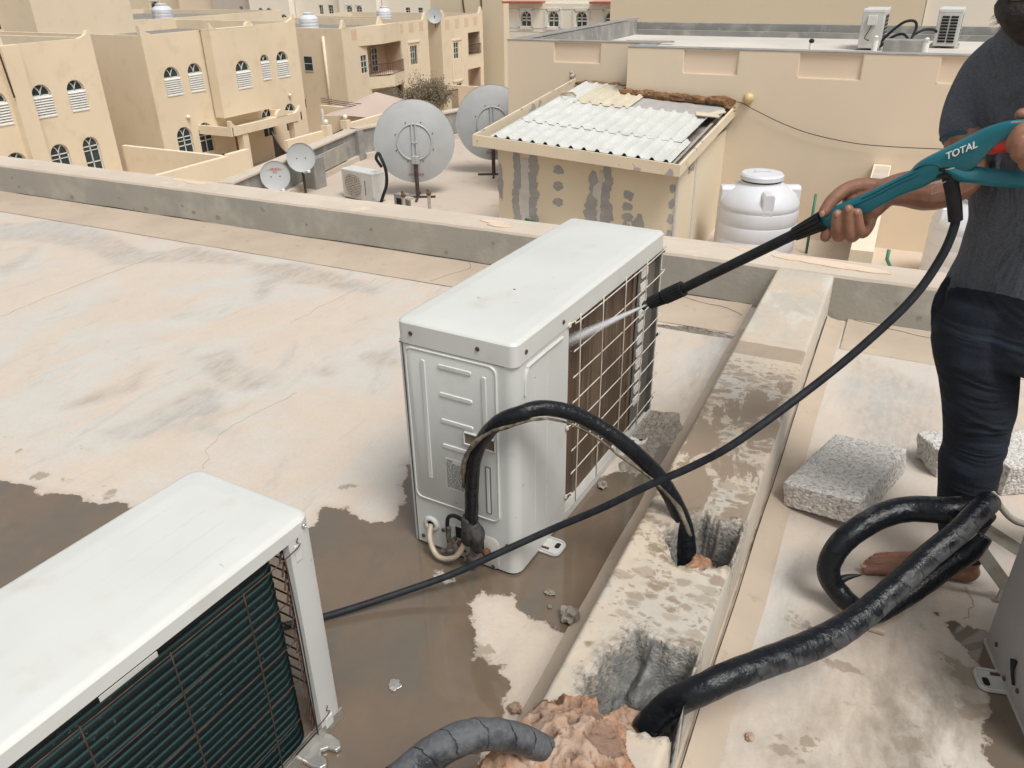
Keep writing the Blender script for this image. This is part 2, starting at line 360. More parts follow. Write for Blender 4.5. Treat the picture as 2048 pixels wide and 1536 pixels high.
def m_beam():
    m, nt, b = newmat('divider_top_screed'); v = coords(nt)
    f, raw = noise_fac(nt, v, 4, .4, .62, detail=9, dist=.6)
    col = mixc(nt, f, (.53, .45, .355), (.455, .425, .37))
    fz, _ = noise_fac(nt, v, 11, .45, .7, detail=9, rough=.7)
    col = mixc(nt, mth(nt, 'MULTIPLY', fz, .4), col, (.41, .345, .27))
    f1, _ = noise_fac(nt, v, 38, .6, .72, detail=5)
    col = mixc(nt, mth(nt, 'MULTIPLY', f1, .5), col, (.36, .32, .27))
    s = _n(nt, 'ShaderNodeSeparateXYZ'); nt.links.new(v, s.inputs[0])
    y = mth(nt, 'ADD', s.outputs[1], 2.0)      # the divider's origin stands at y = 2
    a = _n(nt, 'ShaderNodeMapRange'); a.inputs[1].default_value = 1.45; a.inputs[2].default_value = 1.75; nt.links.new(y, a.inputs[0])
    a2 = _n(nt, 'ShaderNodeMapRange'); a2.inputs[1].default_value = 2.62; a2.inputs[2].default_value = 2.3; nt.links.new(y, a2.inputs[0])
    band = mth(nt, 'MULTIPLY', a.outputs[0], a2.outputs[0])
    vst = coords(nt, (1.6, .8, 1), (0, 0, .3))
    _, nn = noise_fac(nt, vst, 7.5, detail=8, rough=.65, dist=.6)
    th = mth(nt, 'SUBTRACT', .76, mth(nt, 'MULTIPLY', band, .285))
    wetr = _n(nt, 'ShaderNodeMapRange'); wetr.inputs[1].default_value = -.006; wetr.inputs[2].default_value = .012
    nt.links.new(mth(nt, 'SUBTRACT', nn, th), wetr.inputs[0])
    # drops
    b0 = _n(nt, 'ShaderNodeMapRange'); b0.inputs[1].default_value = 1.0; b0.inputs[2].default_value = 1.35; nt.links.new(y, b0.inputs[0])
    b1 = _n(nt, 'ShaderNodeMapRange'); b1.inputs[1].default_value = 2.75; b1.inputs[2].default_value = 2.55; nt.links.new(y, b1.inputs[0])
    vo = _n(nt, 'ShaderNodeTexVoronoi'); vo.inputs['Scale'].default_value = 27
    dn = _n(nt, 'ShaderNodeTexNoise'); dn.inputs['Scale'].default_value = 22; dn.inputs['Detail'].default_value = 9; dn.inputs['Roughness'].default_value = .65; nt.links.new(v, dn.inputs['Vector'])
    mv = _n(nt, 'ShaderNodeMix', data_type='VECTOR'); mv.inputs[0].default_value = .06
    nt.links.new(coords(nt, (.8, 1.35, 1)), mv.inputs[4]); nt.links.new(dn.outputs['Color'], mv.inputs[5]); nt.links.new(mv.outputs[1], vo.inputs['Vector'])
    se = _n(nt, 'ShaderNodeSeparateColor'); nt.links.new(vo.outputs['Color'], se.inputs[0])
    t = mth(nt, 'MULTIPLY', mth(nt, 'MULTIPLY', b0.outputs[0], b1.outputs[0]), mth(nt, 'ADD', .12, mth(nt, 'MULTIPLY', se.outputs[0], .62)))
    dr = _n(nt, 'ShaderNodeMapRange'); dr.inputs[1].default_value = -.10; dr.inputs[2].default_value = .10
    nt.links.new(mth(nt, 'SUBTRACT', t, vo.outputs['Distance']), dr.inputs[0])
    keep = mth(nt, 'MULTIPLY', mth(nt, 'LESS_THAN', se.outputs[1], .85), mth(nt, 'ADD', .45, mth(nt, 'MULTIPLY', se.outputs[2], .6)), True)
    vo2 = _n(nt, 'ShaderNodeTexVoronoi'); vo2.inputs['Scale'].default_value = 60; nt.links.new(mv.outputs[1], vo2.inputs['Vector'])
    se2 = _n(nt, 'ShaderNodeSeparateColor'); nt.links.new(vo2.outputs['Color'], se2.inputs[0])
    dr2 = _n(nt, 'ShaderNodeMapRange'); dr2.inputs[1].default_value = -.05; dr2.inputs[2].default_value = .08
    nt.links.new(mth(nt, 'SUBTRACT', mth(nt, 'MULTIPLY', mth(nt, 'MULTIPLY', b0.outputs[0], b1.outputs[0]), mth(nt, 'MULTIPLY', se2.outputs[0], .62)), vo2.outputs['Distance']), dr2.inputs[0])
    small = mth(nt, 'MULTIPLY', mth(nt, 'MULTIPLY', dr2.outputs[0], mth(nt, 'LESS_THAN', se2.outputs[1], .8)), .75)
    # the straight edged damp band
    d1 = mth(nt, 'MULTIPLY', mth(nt, 'GREATER_THAN', y, 2.655), mth(nt, 'LESS_THAN', y, 2.77))
    wet = mth(nt, 'MAXIMUM', wetr.outputs[0], mth(nt, 'MULTIPLY', dr.outputs[0], keep))
    wet = mth(nt, 'MAXIMUM', mth(nt, 'MAXIMUM', wet, small), mth(nt, 'MULTIPLY', d1, .7))
    ge = _n(nt, 'ShaderNodeNewGeometry'); gs = _n(nt, 'ShaderNodeSeparateXYZ'); nt.links.new(ge.outputs['Normal'], gs.inputs[0])
    wet = mth(nt, 'MULTIPLY', wet, mth(nt, 'GREATER_THAN', gs.outputs[2], .6))
    col = mixc(nt, mth(nt, 'MULTIPLY', wet, .85), col, (.24, .178, .12))
    # pale cement smear near the parapet
    pz = _n(nt, 'ShaderNodeMapRange'); pz.inputs[1].default_value = 2.8; pz.inputs[2].default_value = 3.0; nt.links.new(y, pz.inputs[0])
    fp, _ = noise_fac(nt, coords(nt, (1, .5, 1)), 8, .52, .6, detail=8)
    col = mixc(nt, mth(nt, 'MULTIPLY', mth(nt, 'MULTIPLY', fp, pz.outputs[0]), .8), col, (.55, .54, .49))
    at = _n(nt, 'ShaderNodeAttribute', attribute_name='hole')
    g, graw = noise_fac(nt, v, 26, .4, .6, dist=.5)
    gc = mixc(nt, g, (.155, .158, .155), (.24, .24, .228))
    gc = mixc(nt, mth(nt, 'MULTIPLY', noise_fac(nt, v, 75, .52, .68, detail=5)[0], .55), gc, (.16, .15, .135))
    col = mixc(nt, at.outputs['Fac'], col, gc)
    ri = _n(nt, 'ShaderNodeAttribute', attribute_name='rim')
    rf, _ = noise_fac(nt, v, 85, .40, .62, detail=6)
    rc = mixc(nt, rf, (.46, .41, .34), (.13, .11, .085))
    rm, _ = noise_fac(nt, v, 34, .38, .60, detail=6)
    col = mixc(nt, mth(nt, 'MULTIPLY', mth(nt, 'MULTIPLY', ri.outputs['Fac'], rm), .95), col, rc)
    nt.links.new(col, b.inputs['Base Color'])
    nt.links.new(mth(nt, 'SUBTRACT', .78, mth(nt, 'MULTIPLY', wet, .3)), b.inputs['Roughness'])
    _, h1 = noise_fac(nt, v, 150); _, h2 = noise_fac(nt, v, 45, detail=8)
    rg = mth(nt, 'ADD', mth(nt, 'ADD', .25, mth(nt, 'MULTIPLY', ri.outputs['Fac'], 2.5)), mth(nt, 'MULTIPLY', at.outputs['Fac'], 2.2))
    bump(nt, b, mth(nt, 'MULTIPLY', mth(nt, 'ADD', h1, h2), rg), .5, .006)
    return m
M['beam'] = m_beam()

def m_shedwall():
    m, nt, b = newmat('patched_shed_board'); v = coords(nt)
    f, raw = noise_fac(nt, v, 1.2, .4, .65)
    col = mixc(nt, f, (.68, .60, .455), (.63, .55, .415))
    nt.links.new(col, b.inputs['Base Color']); b.inputs['Roughness'].default_value = .8
    return m
M['shed'] = m_shedwall()
M['patch'] = mat('grey_filler', (.30, .30, .295), (.36, .36, .35), scale=12, rough=.9)
M['patchw'] = mat('white_filler_tape', (.56, .545, .52), (.50, .48, .45), scale=9, rough=.85)
M['fascia'] = mat('painted_fascia', (.68, .58, .43), (.64, .545, .41), scale=3, rough=.7, c3=(.36, .345, .33), s3=5.5, lo3=.60, hi3=.63)
M['sheetw'] = mat('white_corrugated_sheet', (.60, .615, .59), (.53, .54, .51), scale=3, rough=.5, c3=(.45, .42, .36), s3=10, lo3=.62, hi3=.85)
M['sheetc'] = mat('cream_corrugated_sheet', (.60, .55, .43), rough=.5)
M['roofdark'] = mat('roof_underlay', (.16, .13, .11), (.26, .24, .22), scale=5, rough=.9)
M['sealgrey'] = mat('grey_sealed_sheet', (.33, .325, .32), (.4, .39, .37), scale=6, rough=.7)
M['parin'] = mat('parapet_grey_plaster', (.345, .325, .28), (.305, .295, .26), scale=1.6, lo=.40, hi=.62, rough=.85, c3=(.40, .385, .335), s3=5.5, lo3=.5, hi3=.68, bmp=.45, bscale=60)
M['partop'] = mat('parapet_top_screed', (.50, .43, .355), (.56, .49, .41), scale=2.2, rough=.8, c3=(.63, .52, .42), s3=7, lo3=.6, hi3=.72, bmp=.3, bscale=70)
M['parout'] = M['nwall']
M['chip'] = mat('chipped_brown', (.24, .195, .16), (.31, .27, .23), scale=60, rough=.9)
M['debrispaint'] = mat('peeling_cream_paint', (.68, .55, .42), rough=.8)

# ------------------------------------------------------------------ mesh helpers
class MB:
    def __init__(s): s.v = []; s.f = []; s.uv = {}
    def add(s, vs, fs, uvs=None):
        o = len(s.v); s.v += [tuple(p) for p in vs]
        for i, f in enumerate(fs):
            if uvs: s.uv[len(s.f)] = uvs[i]
            s.f.append(tuple(a + o for a in f))
        return s
    def box(s, a, b, tf=None):
        x0, y0, z0 = a; x1, y1, z1 = b
        vs = [(x0, y0, z0), (x1, y0, z0), (x1, y1, z0), (x0, y1, z0), (x0, y0, z1), (x1, y0, z1), (x1, y1, z1), (x0, y1, z1)]
        if tf: vs = [tf(*p) for p in vs]
        return s.add(vs, [(0, 3, 2, 1), (4, 5, 6, 7), (0, 1, 5, 4), (1, 2, 6, 5), (2, 3, 7, 6), (3, 0, 4, 7)])
    def cbox(s, c, size, rot=None):
        vs = []
        for dz in (-.5, .5):
            for dx, dy in ((-.5, -.5), (.5, -.5), (.5, .5), (-.5, .5)):
                p = Vector((dx * size[0], dy * size[1], dz * size[2]))
                if rot is not None: p = rot @ p
                vs.append(tuple(Vector(c) + p))
        return s.add(vs, [(0, 3, 2, 1), (4, 5, 6, 7), (0, 1, 5, 4), (1, 2, 6, 5), (2, 3, 7, 6), (3, 0, 4, 7)])
    def prism(s, pts, h0, h1, tf):
        """2D polygon pts extruded from h0 to h1, mapped by tf(a,b,h)"""
        n = len(pts)
        vs = [tf(a, b, h0) for a, b in pts] + [tf(a, b, h1) for a, b in pts]
        fs = [tuple(range(n))[::-1], tuple(range(n, 2 * n))] + [(i, (i + 1) % n, n + (i + 1) % n, n + i) for i in range(n)]
        return s.add(vs, fs)
    def loft(s, rings, cap=True, uvscale=1.0, closed=True):
        n = len(rings[0]); vs = [p for r in rings for p in r]; fs = []; uvs = []
        L = 0
        for k in range(len(rings) - 1):
            d = (Vector(rings[k + 1][0]) - Vector(rings[k][0])).length
            c0 = sum((Vector(p) for p in rings[k]), Vector()) / n; c1 = sum((Vector(p) for p in rings[k + 1]), Vector()) / n
            d = (c1 - c0).length
            for i in range(n if closed else n - 1):
                j = (i + 1) % n
                fs.append((k * n + i, k * n + j, (k + 1) * n + j, (k + 1) * n + i))
                uvs.append(((L, i / n), (L, (i + 1) / n), (L + d, (i + 1) / n), (L + d, i / n)))
            L += d
        if cap:
            m = (len(rings) - 1) * n
            fs.append(tuple(range(n))[::-1]); uvs.append(tuple((0, 0) for _ in range(n)))
            fs.append(tuple(range(m, m + n))); uvs.append(tuple((0, 0) for _ in range(n)))
        return s.add(vs, fs, uvs)
    def tube(s, path, r, n=8, smooth=0, wob=None):
        P = [Vector(p) for p in path]
        R = list(r) if isinstance(r, (list, tuple)) else [r] * len(P)
        if smooth: P, R = cr(P, R, smooth)
        rings = []; up = None
        for i, p in enumerate(P):
            t = (P[min(i + 1, len(P) - 1)] - P[max(i - 1, 0)]).normalized()
            if up is None:
                up = Vector((0, 0, 1)) if abs(t.z) < .95 else Vector((1, 0, 0))
            a = t.cross(up)
            if a.length < 1e-6: a = t.orthogonal()
            a.normalize(); b = a.cross(t).normalized(); up = b
            rr = R[i]
            ring = []
            for k in range(n):
                an = 2 * PI * k / n; q = rr
                if wob: q = rr * (1 + wob * noise.noise(Vector((i * .37, k * .9, rr * 100))))
                ring.append(tuple(p + a * math.cos(an) * q + b * math.sin(an) * q))
            rings.append(ring)
        return s.loft(rings)
    def lathe(s, prof, c=(0, 0, 0), n=24, tf=None, cap=False):
        rings = []
        for r, z in prof:
            ring = [(c[0] + r * math.cos(2 * PI * k / n), c[1] + r * math.sin(2 * PI * k / n), c[2] + z) for k in range(n)]
            if tf: ring = [tuple(tf @ Vector(p)) for p in ring]
            rings.append(ring)
        return s.loft(rings, cap=cap)
    def sphere(s, c, r, n=10, sc_=(1, 1, 1)):
        prof = [(max(1e-4, r * math.sin(PI * i / n)), -r * math.cos(PI * i / n)) for i in range(n + 1)]
        rings = [[(c[0] + a * math.cos(2 * PI * k / (2 * n)) * sc_[0], c[1] + a * math.sin(2 * PI * k / (2 * n)) * sc_[1], c[2] + z * sc_[2]) for k in range(2 * n)] for a, z in prof]
        return s.loft(rings)

def cr(P, R, k):
    """catmull-rom refine"""
    out = []; ro = []
    for i in range(len(P) - 1):
        p0 = P[max(i - 1, 0)]; p1 = P[i]; p2 = P[i + 1]; p3 = P[min(i + 2, len(P) - 1)]
        for j in range(k):
            t = j / k
            out.append(.5 * ((2 * p1) + (p2 - p0) * t + (2 * p0 - 5 * p1 + 4 * p2 - p3) * t * t + (3 * p1 - p0 - 3 * p2 + p3) * t ** 3))
            ro.append(R[i] + (R[i + 1] - R[i]) * t)
    out.append(P[-1]); ro.append(R[-1])
    return out, ro

def world_of(o):
    m = Matrix.Identity(4)
    while o:
        m = Matrix.LocRotScale(o.location, o.rotation_euler, None) @ m
        o = o.parent
    return m

def build(mb, name, material, parent=None, smooth=False, bevel=0, world=True, seg=2, fixn=True):
    me = bpy.data.meshes.new(name)
    vs = mb.v
    if parent and world:
        inv = world_of(parent).inverted(); vs = [tuple(inv @ Vector(p)) for p in vs]
    me.from_pydata(vs, [], mb.f)
    if mb.uv:
        ul = me.uv_layers.new(name='UVMap')
        for p in me.polygons:
            u = mb.uv.get(p.index)
            if u:
                for k, li in enumerate(p.loop_indices): ul.data[li].uv = u[k]
    me.validate()
    if fixn:
        bm = bmesh.new(); bm.from_mesh(me); bmesh.ops.recalc_face_normals(bm, faces=bm.faces); bm.to_mesh(me); bm.free()
    if isinstance(material, str): material = M[material]
    me.materials.append(material)
    o = bpy.data.objects.new(name, me); COL.objects.link(o)
    if parent: o.parent = parent
    if smooth:
        for p in me.polygons: p.use_smooth = True
        if smooth == 'auto':
            bm = bmesh.new(); bm.from_mesh(me)
            for e in bm.edges:
                if len(e.link_faces) == 2 and e.calc_face_angle(0) > .6: e.smooth = False
            bm.to_mesh(me); bm.free()
    if bevel:
        md = o.modifiers.new('bevel', 'BEVEL'); md.width = bevel; md.segments = seg; md.limit_method = 'ANGLE'; md.angle_limit = .6
    return o

def tag(o, label=None, cat=None, group=None, kind=None):
    if label: o['label'] = label
    if cat: o['category'] = cat
    if group: o['group'] = group
    if kind: o['kind'] = kind
    return o

def thing(name, label, cat, loc=(0, 0, 0), rotz=0, group=None):
    o = bpy.data.objects.new(name, None); COL.objects.link(o)
    o.location = loc; o.rotation_euler = (0, 0, rotz); o.empty_display_size = .1
    return tag(o, label, cat, group)

def copy_tree(o, parent=None, memo=None):
    c = o.copy(); COL.objects.link(c); c.parent = parent
    for ch in [x for x in bpy.data.objects if x.parent == o]:
        copy_tree(ch, c)
    return c

def text_mesh(body, size, material, name, matrix, parent=None, shear=0, ext=.0004):
    cu = bpy.data.curves.new(name, 'FONT'); cu.body = body; cu.size = size; cu.shear = shear; cu.extrude = ext
    cu.align_x = 'CENTER'; cu.align_y = 'CENTER'; cu.offset = size * .012
    t = bpy.data.objects.new('tmp', cu); COL.objects.link(t)
    dg = bpy.context.evaluated_depsgraph_get(); me = bpy.data.meshes.new_from_object(t.evaluated_get(dg))
    bpy.data.objects.remove(t)
    inv = world_of(parent).inverted() if parent else Matrix.Identity(4)
    me.transform(inv @ matrix); me.materials.clear(); me.materials.append(M[material])
    o = bpy.data.objects.new(name, me); COL.objects.link(o)
    if parent: o.parent = parent
    return o

def frame_matrix(origin, xdir, ydir):
    x = Vector(xdir).normalized(); z = x.cross(Vector(ydir)).normalized(); y = z.cross(x)
    m = Matrix((x, y, z)).transposed().to_4x4(); m.translation = Vector(origin)
    return m

def sdf(px, py, poly):
    """signed distance, positive inside"""
    P = np.array(poly); Q = np.roll(P, -1, 0); d = np.full(px.shape, 1e9); ins = np.zeros(px.shape, bool)
    for (x0, y0), (x1, y1) in zip(P, Q):
        ex, ey = x1 - x0, y1 - y0; t = np.clip(((px - x0) * ex + (py - y0) * ey) / (ex * ex + ey * ey + 1e-12), 0, 1)
        d = np.minimum(d, np.hypot(px - x0 - t * ex, py - y0 - t * ey))
        c = ((y0 > py) != (y1 > py)); ins ^= c & (px < (x1 - x0) * (py - y0) / (y1 - y0 + 1e-12) + x0)
    return np.where(ins, d, -d)

def set_attr(o, name, arr):
    a = o.data.attributes.new(name, 'FLOAT', 'POINT'); a.data.foreach_set('value', np.asarray(arr, dtype=np.float32).ravel())

def rock(c, r, seed=0, sub=3, amp=.35, fr=1.6, sc_=(1, 1, 1)):
    bm = bmesh.new(); bmesh.ops.create_icosphere(bm, subdivisions=sub, radius=1)
    mb = MB()
    vs = []
    for v in bm.verts:
        n = noise.fractal(v.co * fr + Vector((seed * 3.1, seed, 0)), .8, 2.1, 4)
        p = v.co * (1 + amp * n); vs.append((c[0] + p.x * r * sc_[0], c[1] + p.y * r * sc_[1], c[2] + p.z * r * sc_[2]))
    fs = [tuple(v.index for v in f.verts) for f in bm.faces]; bm.free()
    return mb.add(vs, fs)

# ------------------------------------------------------------------ camera, world, light
cam_d = bpy.data.cameras.new('camera'); cam = bpy.data.objects.new('camera', cam_d); COL.objects.link(cam); sc.camera = cam
yaw, pitch, roll = 0.4582581, 0.4855775, -0.0145783
fw = Vector((-math.sin(yaw) * math.cos(pitch), math.cos(yaw) * math.cos(pitch), -math.sin(pitch)))
rt = Vector((math.cos(yaw), math.sin(yaw), 0)); up = rt.cross(fw)
rr = rt * math.cos(roll) + up * math.sin(roll); uu = up * math.cos(roll) - rt * math.sin(roll)
mm = Matrix((rr, uu, -fw)).transposed().to_4x4(); mm.translation = (0, 0, 1.45); cam.matrix_world = mm
cam_d.sensor_width = 36; cam_d.lens = 1575.97 / 2048 * 36; cam_d.clip_start = .02; cam_d.clip_end = 3000

SUN_EL, SUN_AZ = math.radians(60), math.radians(-30)     # azimuth measured from +x toward +y
w = bpy.data.worlds.new('World'); sc.world = w; w.use_nodes = True; nt = w.node_tree
bg = nt.nodes['Background']; sky = _n(nt, 'ShaderNodeTexSky', sky_type='NISHITA'); sky.sun_disc = False
sky.sun_elevation = SUN_EL; sky.sun_rotation = PI / 2 - SUN_AZ; sky.dust_density = 4.5; sky.air_density = 1.2; sky.ozone_density = .6
hs = _n(nt, 'ShaderNodeHueSaturation'); hs.inputs['Saturation'].default_value = .16
nt.links.new(sky.outputs[0], hs.inputs['Color']); nt.links.new(mixc(nt, 1.0, hs.outputs[0], (1.0, .985, .96), 'MULTIPLY'), bg.inputs[0]); bg.inputs[1].default_value = .105
sd = bpy.data.lights.new('sun', 'SUN'); sun = bpy.data.objects.new('sun', sd); COL.objects.link(sun)
sd.energy = 1.75; sd.angle = math.radians(22); sd.color = (1, .97, .93)
sdir = Vector((math.cos(SUN_EL) * math.cos(SUN_AZ), math.cos(SUN_EL) * math.sin(SUN_AZ), math.sin(SUN_EL)))
sun.rotation_euler = sdir.to_track_quat('Z', 'Y').to_euler(); sun.location = (0, 0, 30)
sc.view_settings.view_transform = 'Standard'; sc.view_settings.look = 'None'; sc.view_settings.gamma = 1; sc.view_settings.exposure = 0.32
# ------------------------------------------------------------------ own roof
PUD = [(-2.9, 1.0), (-2.434, 1.169), (-2.394, 1.194), (-2.281, 1.191), (-2.241, 1.189), (-2.137, 1.216), (-2.022, 1.232), (-1.933, 1.259), (-1.744, 1.212), (-1.435, 1.356), (-1.354, 1.419), (-1.391, 1.469), (-1.391, 1.51), (-1.332, 1.532), (-1.208, 1.5), (-1.161, 1.549), (-1.173, 1.611), (-1.233, 1.73), (-1.284, 1.802), (-1.275, 1.907), (-.888, 2.085), (-.702, 1.976), (-.606, 2.099), (-.602, 2.324), (-.547, 2.386), (-.474, 2.311), (-.40, 2.083), (-.36, 1.55), (-.36, 1.14), (-.36, 1.001), (-.47, .873), (-.7, .3), (-.9, -.5), (-2.9, -.5)]
DRY = [[(-.81, 1.386), (-.754, 1.395), (-.697, 1.397), (-.673, 1.362), (-.603, 1.347), (-.548, 1.331), (-.501, 1.33), (-.47, 1.271), (-.47, 1.219), (-.47, 1.141), (-.47, 1.069), (-.584, 1.1), (-.587, 1.13), (-.624, 1.153), (-.621, 1.187), (-.674, 1.174), (-.689, 1.163), (-.719, 1.227), (-.779, 1.303), (-.781, 1.342)],
       [(-.578, 1.088), (-.516, 1.12), (-.455, 1.073), (-.455, .998), (-.455, .922), (-.54, .92), (-.545, .963), (-.518, 1.016)],
       [(-.919, 1.398), (-.879, 1.401), (-.845, 1.395), (-.862, 1.371), (-.899, 1.381)]]
WETR = [(.30, 1.80), (.349, 1.78), (.403, 1.79), (.55, 1.6), (.9, 1.3), (.9, .9), (.44, 1.2), (.40, 1.33), (.40, 1.485), (.385, 1.627), (.345, 1.70)]
xs = np.arange(-6.6, 3.3, .03); ys = np.arange(-.9, 3.69, .03)
gx, gy = np.meshgrid(xs, ys); gx = gx.ravel(); gy = gy.ravel()
mb = MB(); nx = len(xs); ny = len(ys)
mb.v = [(float(a), float(b_), 0) for a, b_ in zip(gx, gy)]
mb.f = [(j * nx + i, j * nx + i + 1, (j + 1) * nx + i + 1, (j + 1) * nx + i) for j in range(ny - 1) for i in range(nx - 1)]
floor = build(mb, 'roof_floor', 'floor', fixn=False); tag(floor, 'cream painted flat roof with brown puddles of water', 'roof', kind='structure')
wet = sdf(gx, gy, PUD)
for d in DRY: wet = np.minimum(wet, -sdf(gx, gy, d) * 1.0)
wet = np.maximum(wet, sdf(gx, gy, WETR))
set_attr(floor, 'wet', np.clip(wet, -.3, .3))
right = np.clip((gx + .1) / .1, 0, 1)
spot = right * np.clip((2.15 - gy) / .7, 0, 1)
spot = np.maximum(spot, .45 * np.clip((-.55 - gx) / .1, 0, 1) * np.clip((2.3 - gy) / .5, 0, 1) * np.clip((wet + .35) / .3, 0, 1))
set_attr(floor, 'spot', spot)
grime = np.clip(1.5 - np.hypot((gx - .34) / .34, (gy - 1.28) / .48), 0, 1.25)
grime = np.maximum(grime, .55 * np.clip((gx + .06) / .1, 0, 1) * np.clip((2.1 - gy) / .6, 0, 1))
grime = np.maximum(grime * 1.3, np.clip(1 - np.hypot((gx - .05) / .5, (gy - 1.2) / .35), 0, 1) * .8)
grime = np.maximum(grime, .5 * np.clip(1 - np.hypot((gx + .6) / .2, (gy - 2.35) / .45), 0, 1))
set_attr(floor, 'grime', grime * np.clip(wet * -20, 0, 1) + 0 * wet)

SM = [[(-2.38, 1.53), (-2.32, 1.65), (-2.32, 1.82), (-2.33, 1.94), (-2.24, 1.92), (-2.11, 1.8), (-2.09, 1.73), (-1.98, 1.7), (-2.06, 1.68), (-2.18, 1.66), (-2.24, 1.55), (-2.31, 1.52)],
      [(-2.54, 2.12), (-2.48, 2.24), (-2.34, 2.14), (-2.14, 2.13), (-2.07, 2.06), (-2.16, 1.99), (-2.28, 2), (-2.4, 2.04)],
      [(-3.15, 3.16), (-2.93, 3.26), (-2.54, 3.19), (-2.29, 3.13), (-2.26, 3.04), (-2.67, 3.05), (-2.85, 2.99), (-2.75, 2.74)], [(-2.02, 2.23), (-1.97, 2.29), (-1.92, 2.26), (-1.94, 2.22)],
      [(-5.27, 3.09), (-4.95, 3.36), (-4.25, 3.17), (-3.88, 3.04), (-3.71, 3.25), (-3.3, 3.22), (-3.16, 3.16), (-3.63, 3.02), (-3.89, 2.84), (-4.2, 2.97), (-4.74, 2.96), (-4.94, 2.87)],
      [(-2.67, 1.59), (-2.66, 1.73), (-2.62, 1.84), (-2.66, 1.99), (-2.56, 1.8), (-2.6, 1.69)], [(-1.91, 2.44), (-1.82, 2.52), (-1.72, 2.42), (-1.81, 2.38)], [(-4.44, 2.53), (-4.5, 2.7), (-4.59, 2.87), (-4.39, 2.62), (-4.29, 2.47)],
      [(.9, 2.6), (.0, 3.28), (-.04, 2.9), (.1, 2.5)], [(-.5, 2.5), (-.5, 3.25), (-.62, 3.25), (-.6, 2.5)]]
smear = np.zeros(gx.shape)
for d in SM: smear = np.maximum(smear, np.clip(sdf(gx, gy, d) / .05 + .75, 0, 1))
set_attr(floor, 'smear', smear)

def crackline(pts, w=.004, z=.003, seed=0, plane='z', name='crack', parent=None, jit=.006, m='crack'):
    P, _ = cr([Vector(p) for p in pts], [0] * len(pts), 14)
    L = []; rings = []
    for i, p in enumerate(P):
        t = (P[min(i + 1, len(P) - 1)] - P[max(i - 1, 0)]).normalized()
        nrm = Vector((0, -1, 0)) if plane == 'y' else (Vector((1, 0, 0)) if plane == 'x' else Vector((0, 0, 1)))
        s_ = t.cross(nrm).normalized()
        ww = w * (.35 + .9 * abs(noise.noise(Vector((i * .31, seed, 2))))); off = jit * noise.noise(Vector((i * .23, seed * 5, 7)))
        c = p + s_ * off
        rings.append([tuple(c + s_ * ww + nrm * .0005), tuple(c + nrm * z), tuple(c - s_ * ww + nrm * .0005)])
    return build(MB().loft(rings, cap=False, closed=False), name, m, parent)

par = thing('parapet_wall', 'long low parapet with grey plaster face and cream top edge across the roof', 'wall', (-2, 3.75, 0))
# wall body: grey inner face, screed top with uneven outer lip
mb = MB(); N = 260; prof = []
rings = []
for i in range(N):
    x = -6.6 + 9.9 * i / (N - 1)
    n1 = noise.noise(Vector((x * 6, 0, 0))) * .003; n2 = noise.noise(Vector((x * 3, 4, 0)))
    lip = .003 + .005 * max(0, noise.noise(Vector((x * 1.3, 9, 0))) * 2)
    lip += .012 if (-1.55 < x < -.2 and noise.noise(Vector((x * 2, 1, 3))) > -.1) else 0
    rings.append([(x, 3.65, -.02), (x, 3.65 + n1 * .3, .20 + n1), (x, 3.655 + n1, .213 + n1 * .4), (x, 3.75, .215), (x, 3.835 + n2 * .006, .217), (x, 3.85 + n2 * .008, .217 + lip), (x, 3.862 + n2 * .01, .212)])
topmb = MB().loft([r[1:] for r in rings], cap=False, closed=False)
build(topmb, 'coping', 'partop', par, smooth='auto')
build(MB().loft([r[:2] for r in rings], cap=False, closed=False), 'inner_face', 'parin', par)
build(MB().loft([[(r[6][0], r[6][1], r[6][2]), (r[6][0], 3.85, .1), (r[6][0], 3.85, -2.1)] for r in rings[::6]], cap=False, closed=False), 'outer_face', 'nwall', par)
for a, b_ in ((-6.6, -.512), (-.085, 3.3)):
    f_ = MB(); R_ = []
    for i in range(80):
        x = a + (b_ - a) * i / 79; w_ = noise.noise(Vector((x * 4, 2, 0))) * .006
        y_out = 3.30 if x < -.5 else 3.325
        R_.append([(x, 3.649, .014), (x, 3.5, .011), (x, y_out + w_ + .01, .007), (x, y_out + w_, .001)])
    build(f_.loft(R_, cap=False, closed=False), 'mortar_fillet', 'fillet', par, smooth=True)
crackline([(-5.9, 3.648, .014), (-4.6, 3.648, .016), (-3.6, 3.648, .012), (-2.6, 3.648, .02), (-1.7, 3.648, .013), (-1.0, 3.648, .016), (-.52, 3.648, .013)], .0045, .002, 1, 'y', parent=par)
crackline([(-2.05, 3.64, .0145), (-2.0, 3.55, .0135), (-2.06, 3.42, .011), (-2.1, 3.31, .008)], .0012, .0012, 2, parent=par)
crackline([(-.9, 3.64, .0145), (-.75, 3.58, .0138), (-.62, 3.56, .0132), (-.53, 3.50, .012)], .002, .0015, 3, parent=par)
crackline([(-.06, 3.645, .0145), (.12, 3.60, .0135), (.3, 3.56, .0135)], .0022, .0015, 4, parent=par)
for pts, w_ in (([(-3.76, 2.07, .001), (-3.78, 2.4, .001), (-3.79, 2.66, .001), (-3.78, 2.96, .001), (-3.76, 3.24, .001)], .0012), ([(-1.88, 1.5, .001), (-1.97, 1.63, .001), (-1.99, 1.8, .001), (-1.94, 2.05, .001)], .0006), ([(-2.42, 2.58, .001), (-2.41, 2.87, .001), (-2.39, 3.25, .001)], .0006), ([(.36, 1.93, .001), (.38, 1.87, .001), (.36, 1.80, .001)], .0012)):
    tag(crackline(pts, w_, .0012, int(abs(pts[0][0] * 10)), name='floor_crack', jit=.02, m='hairline'), kind='structure')
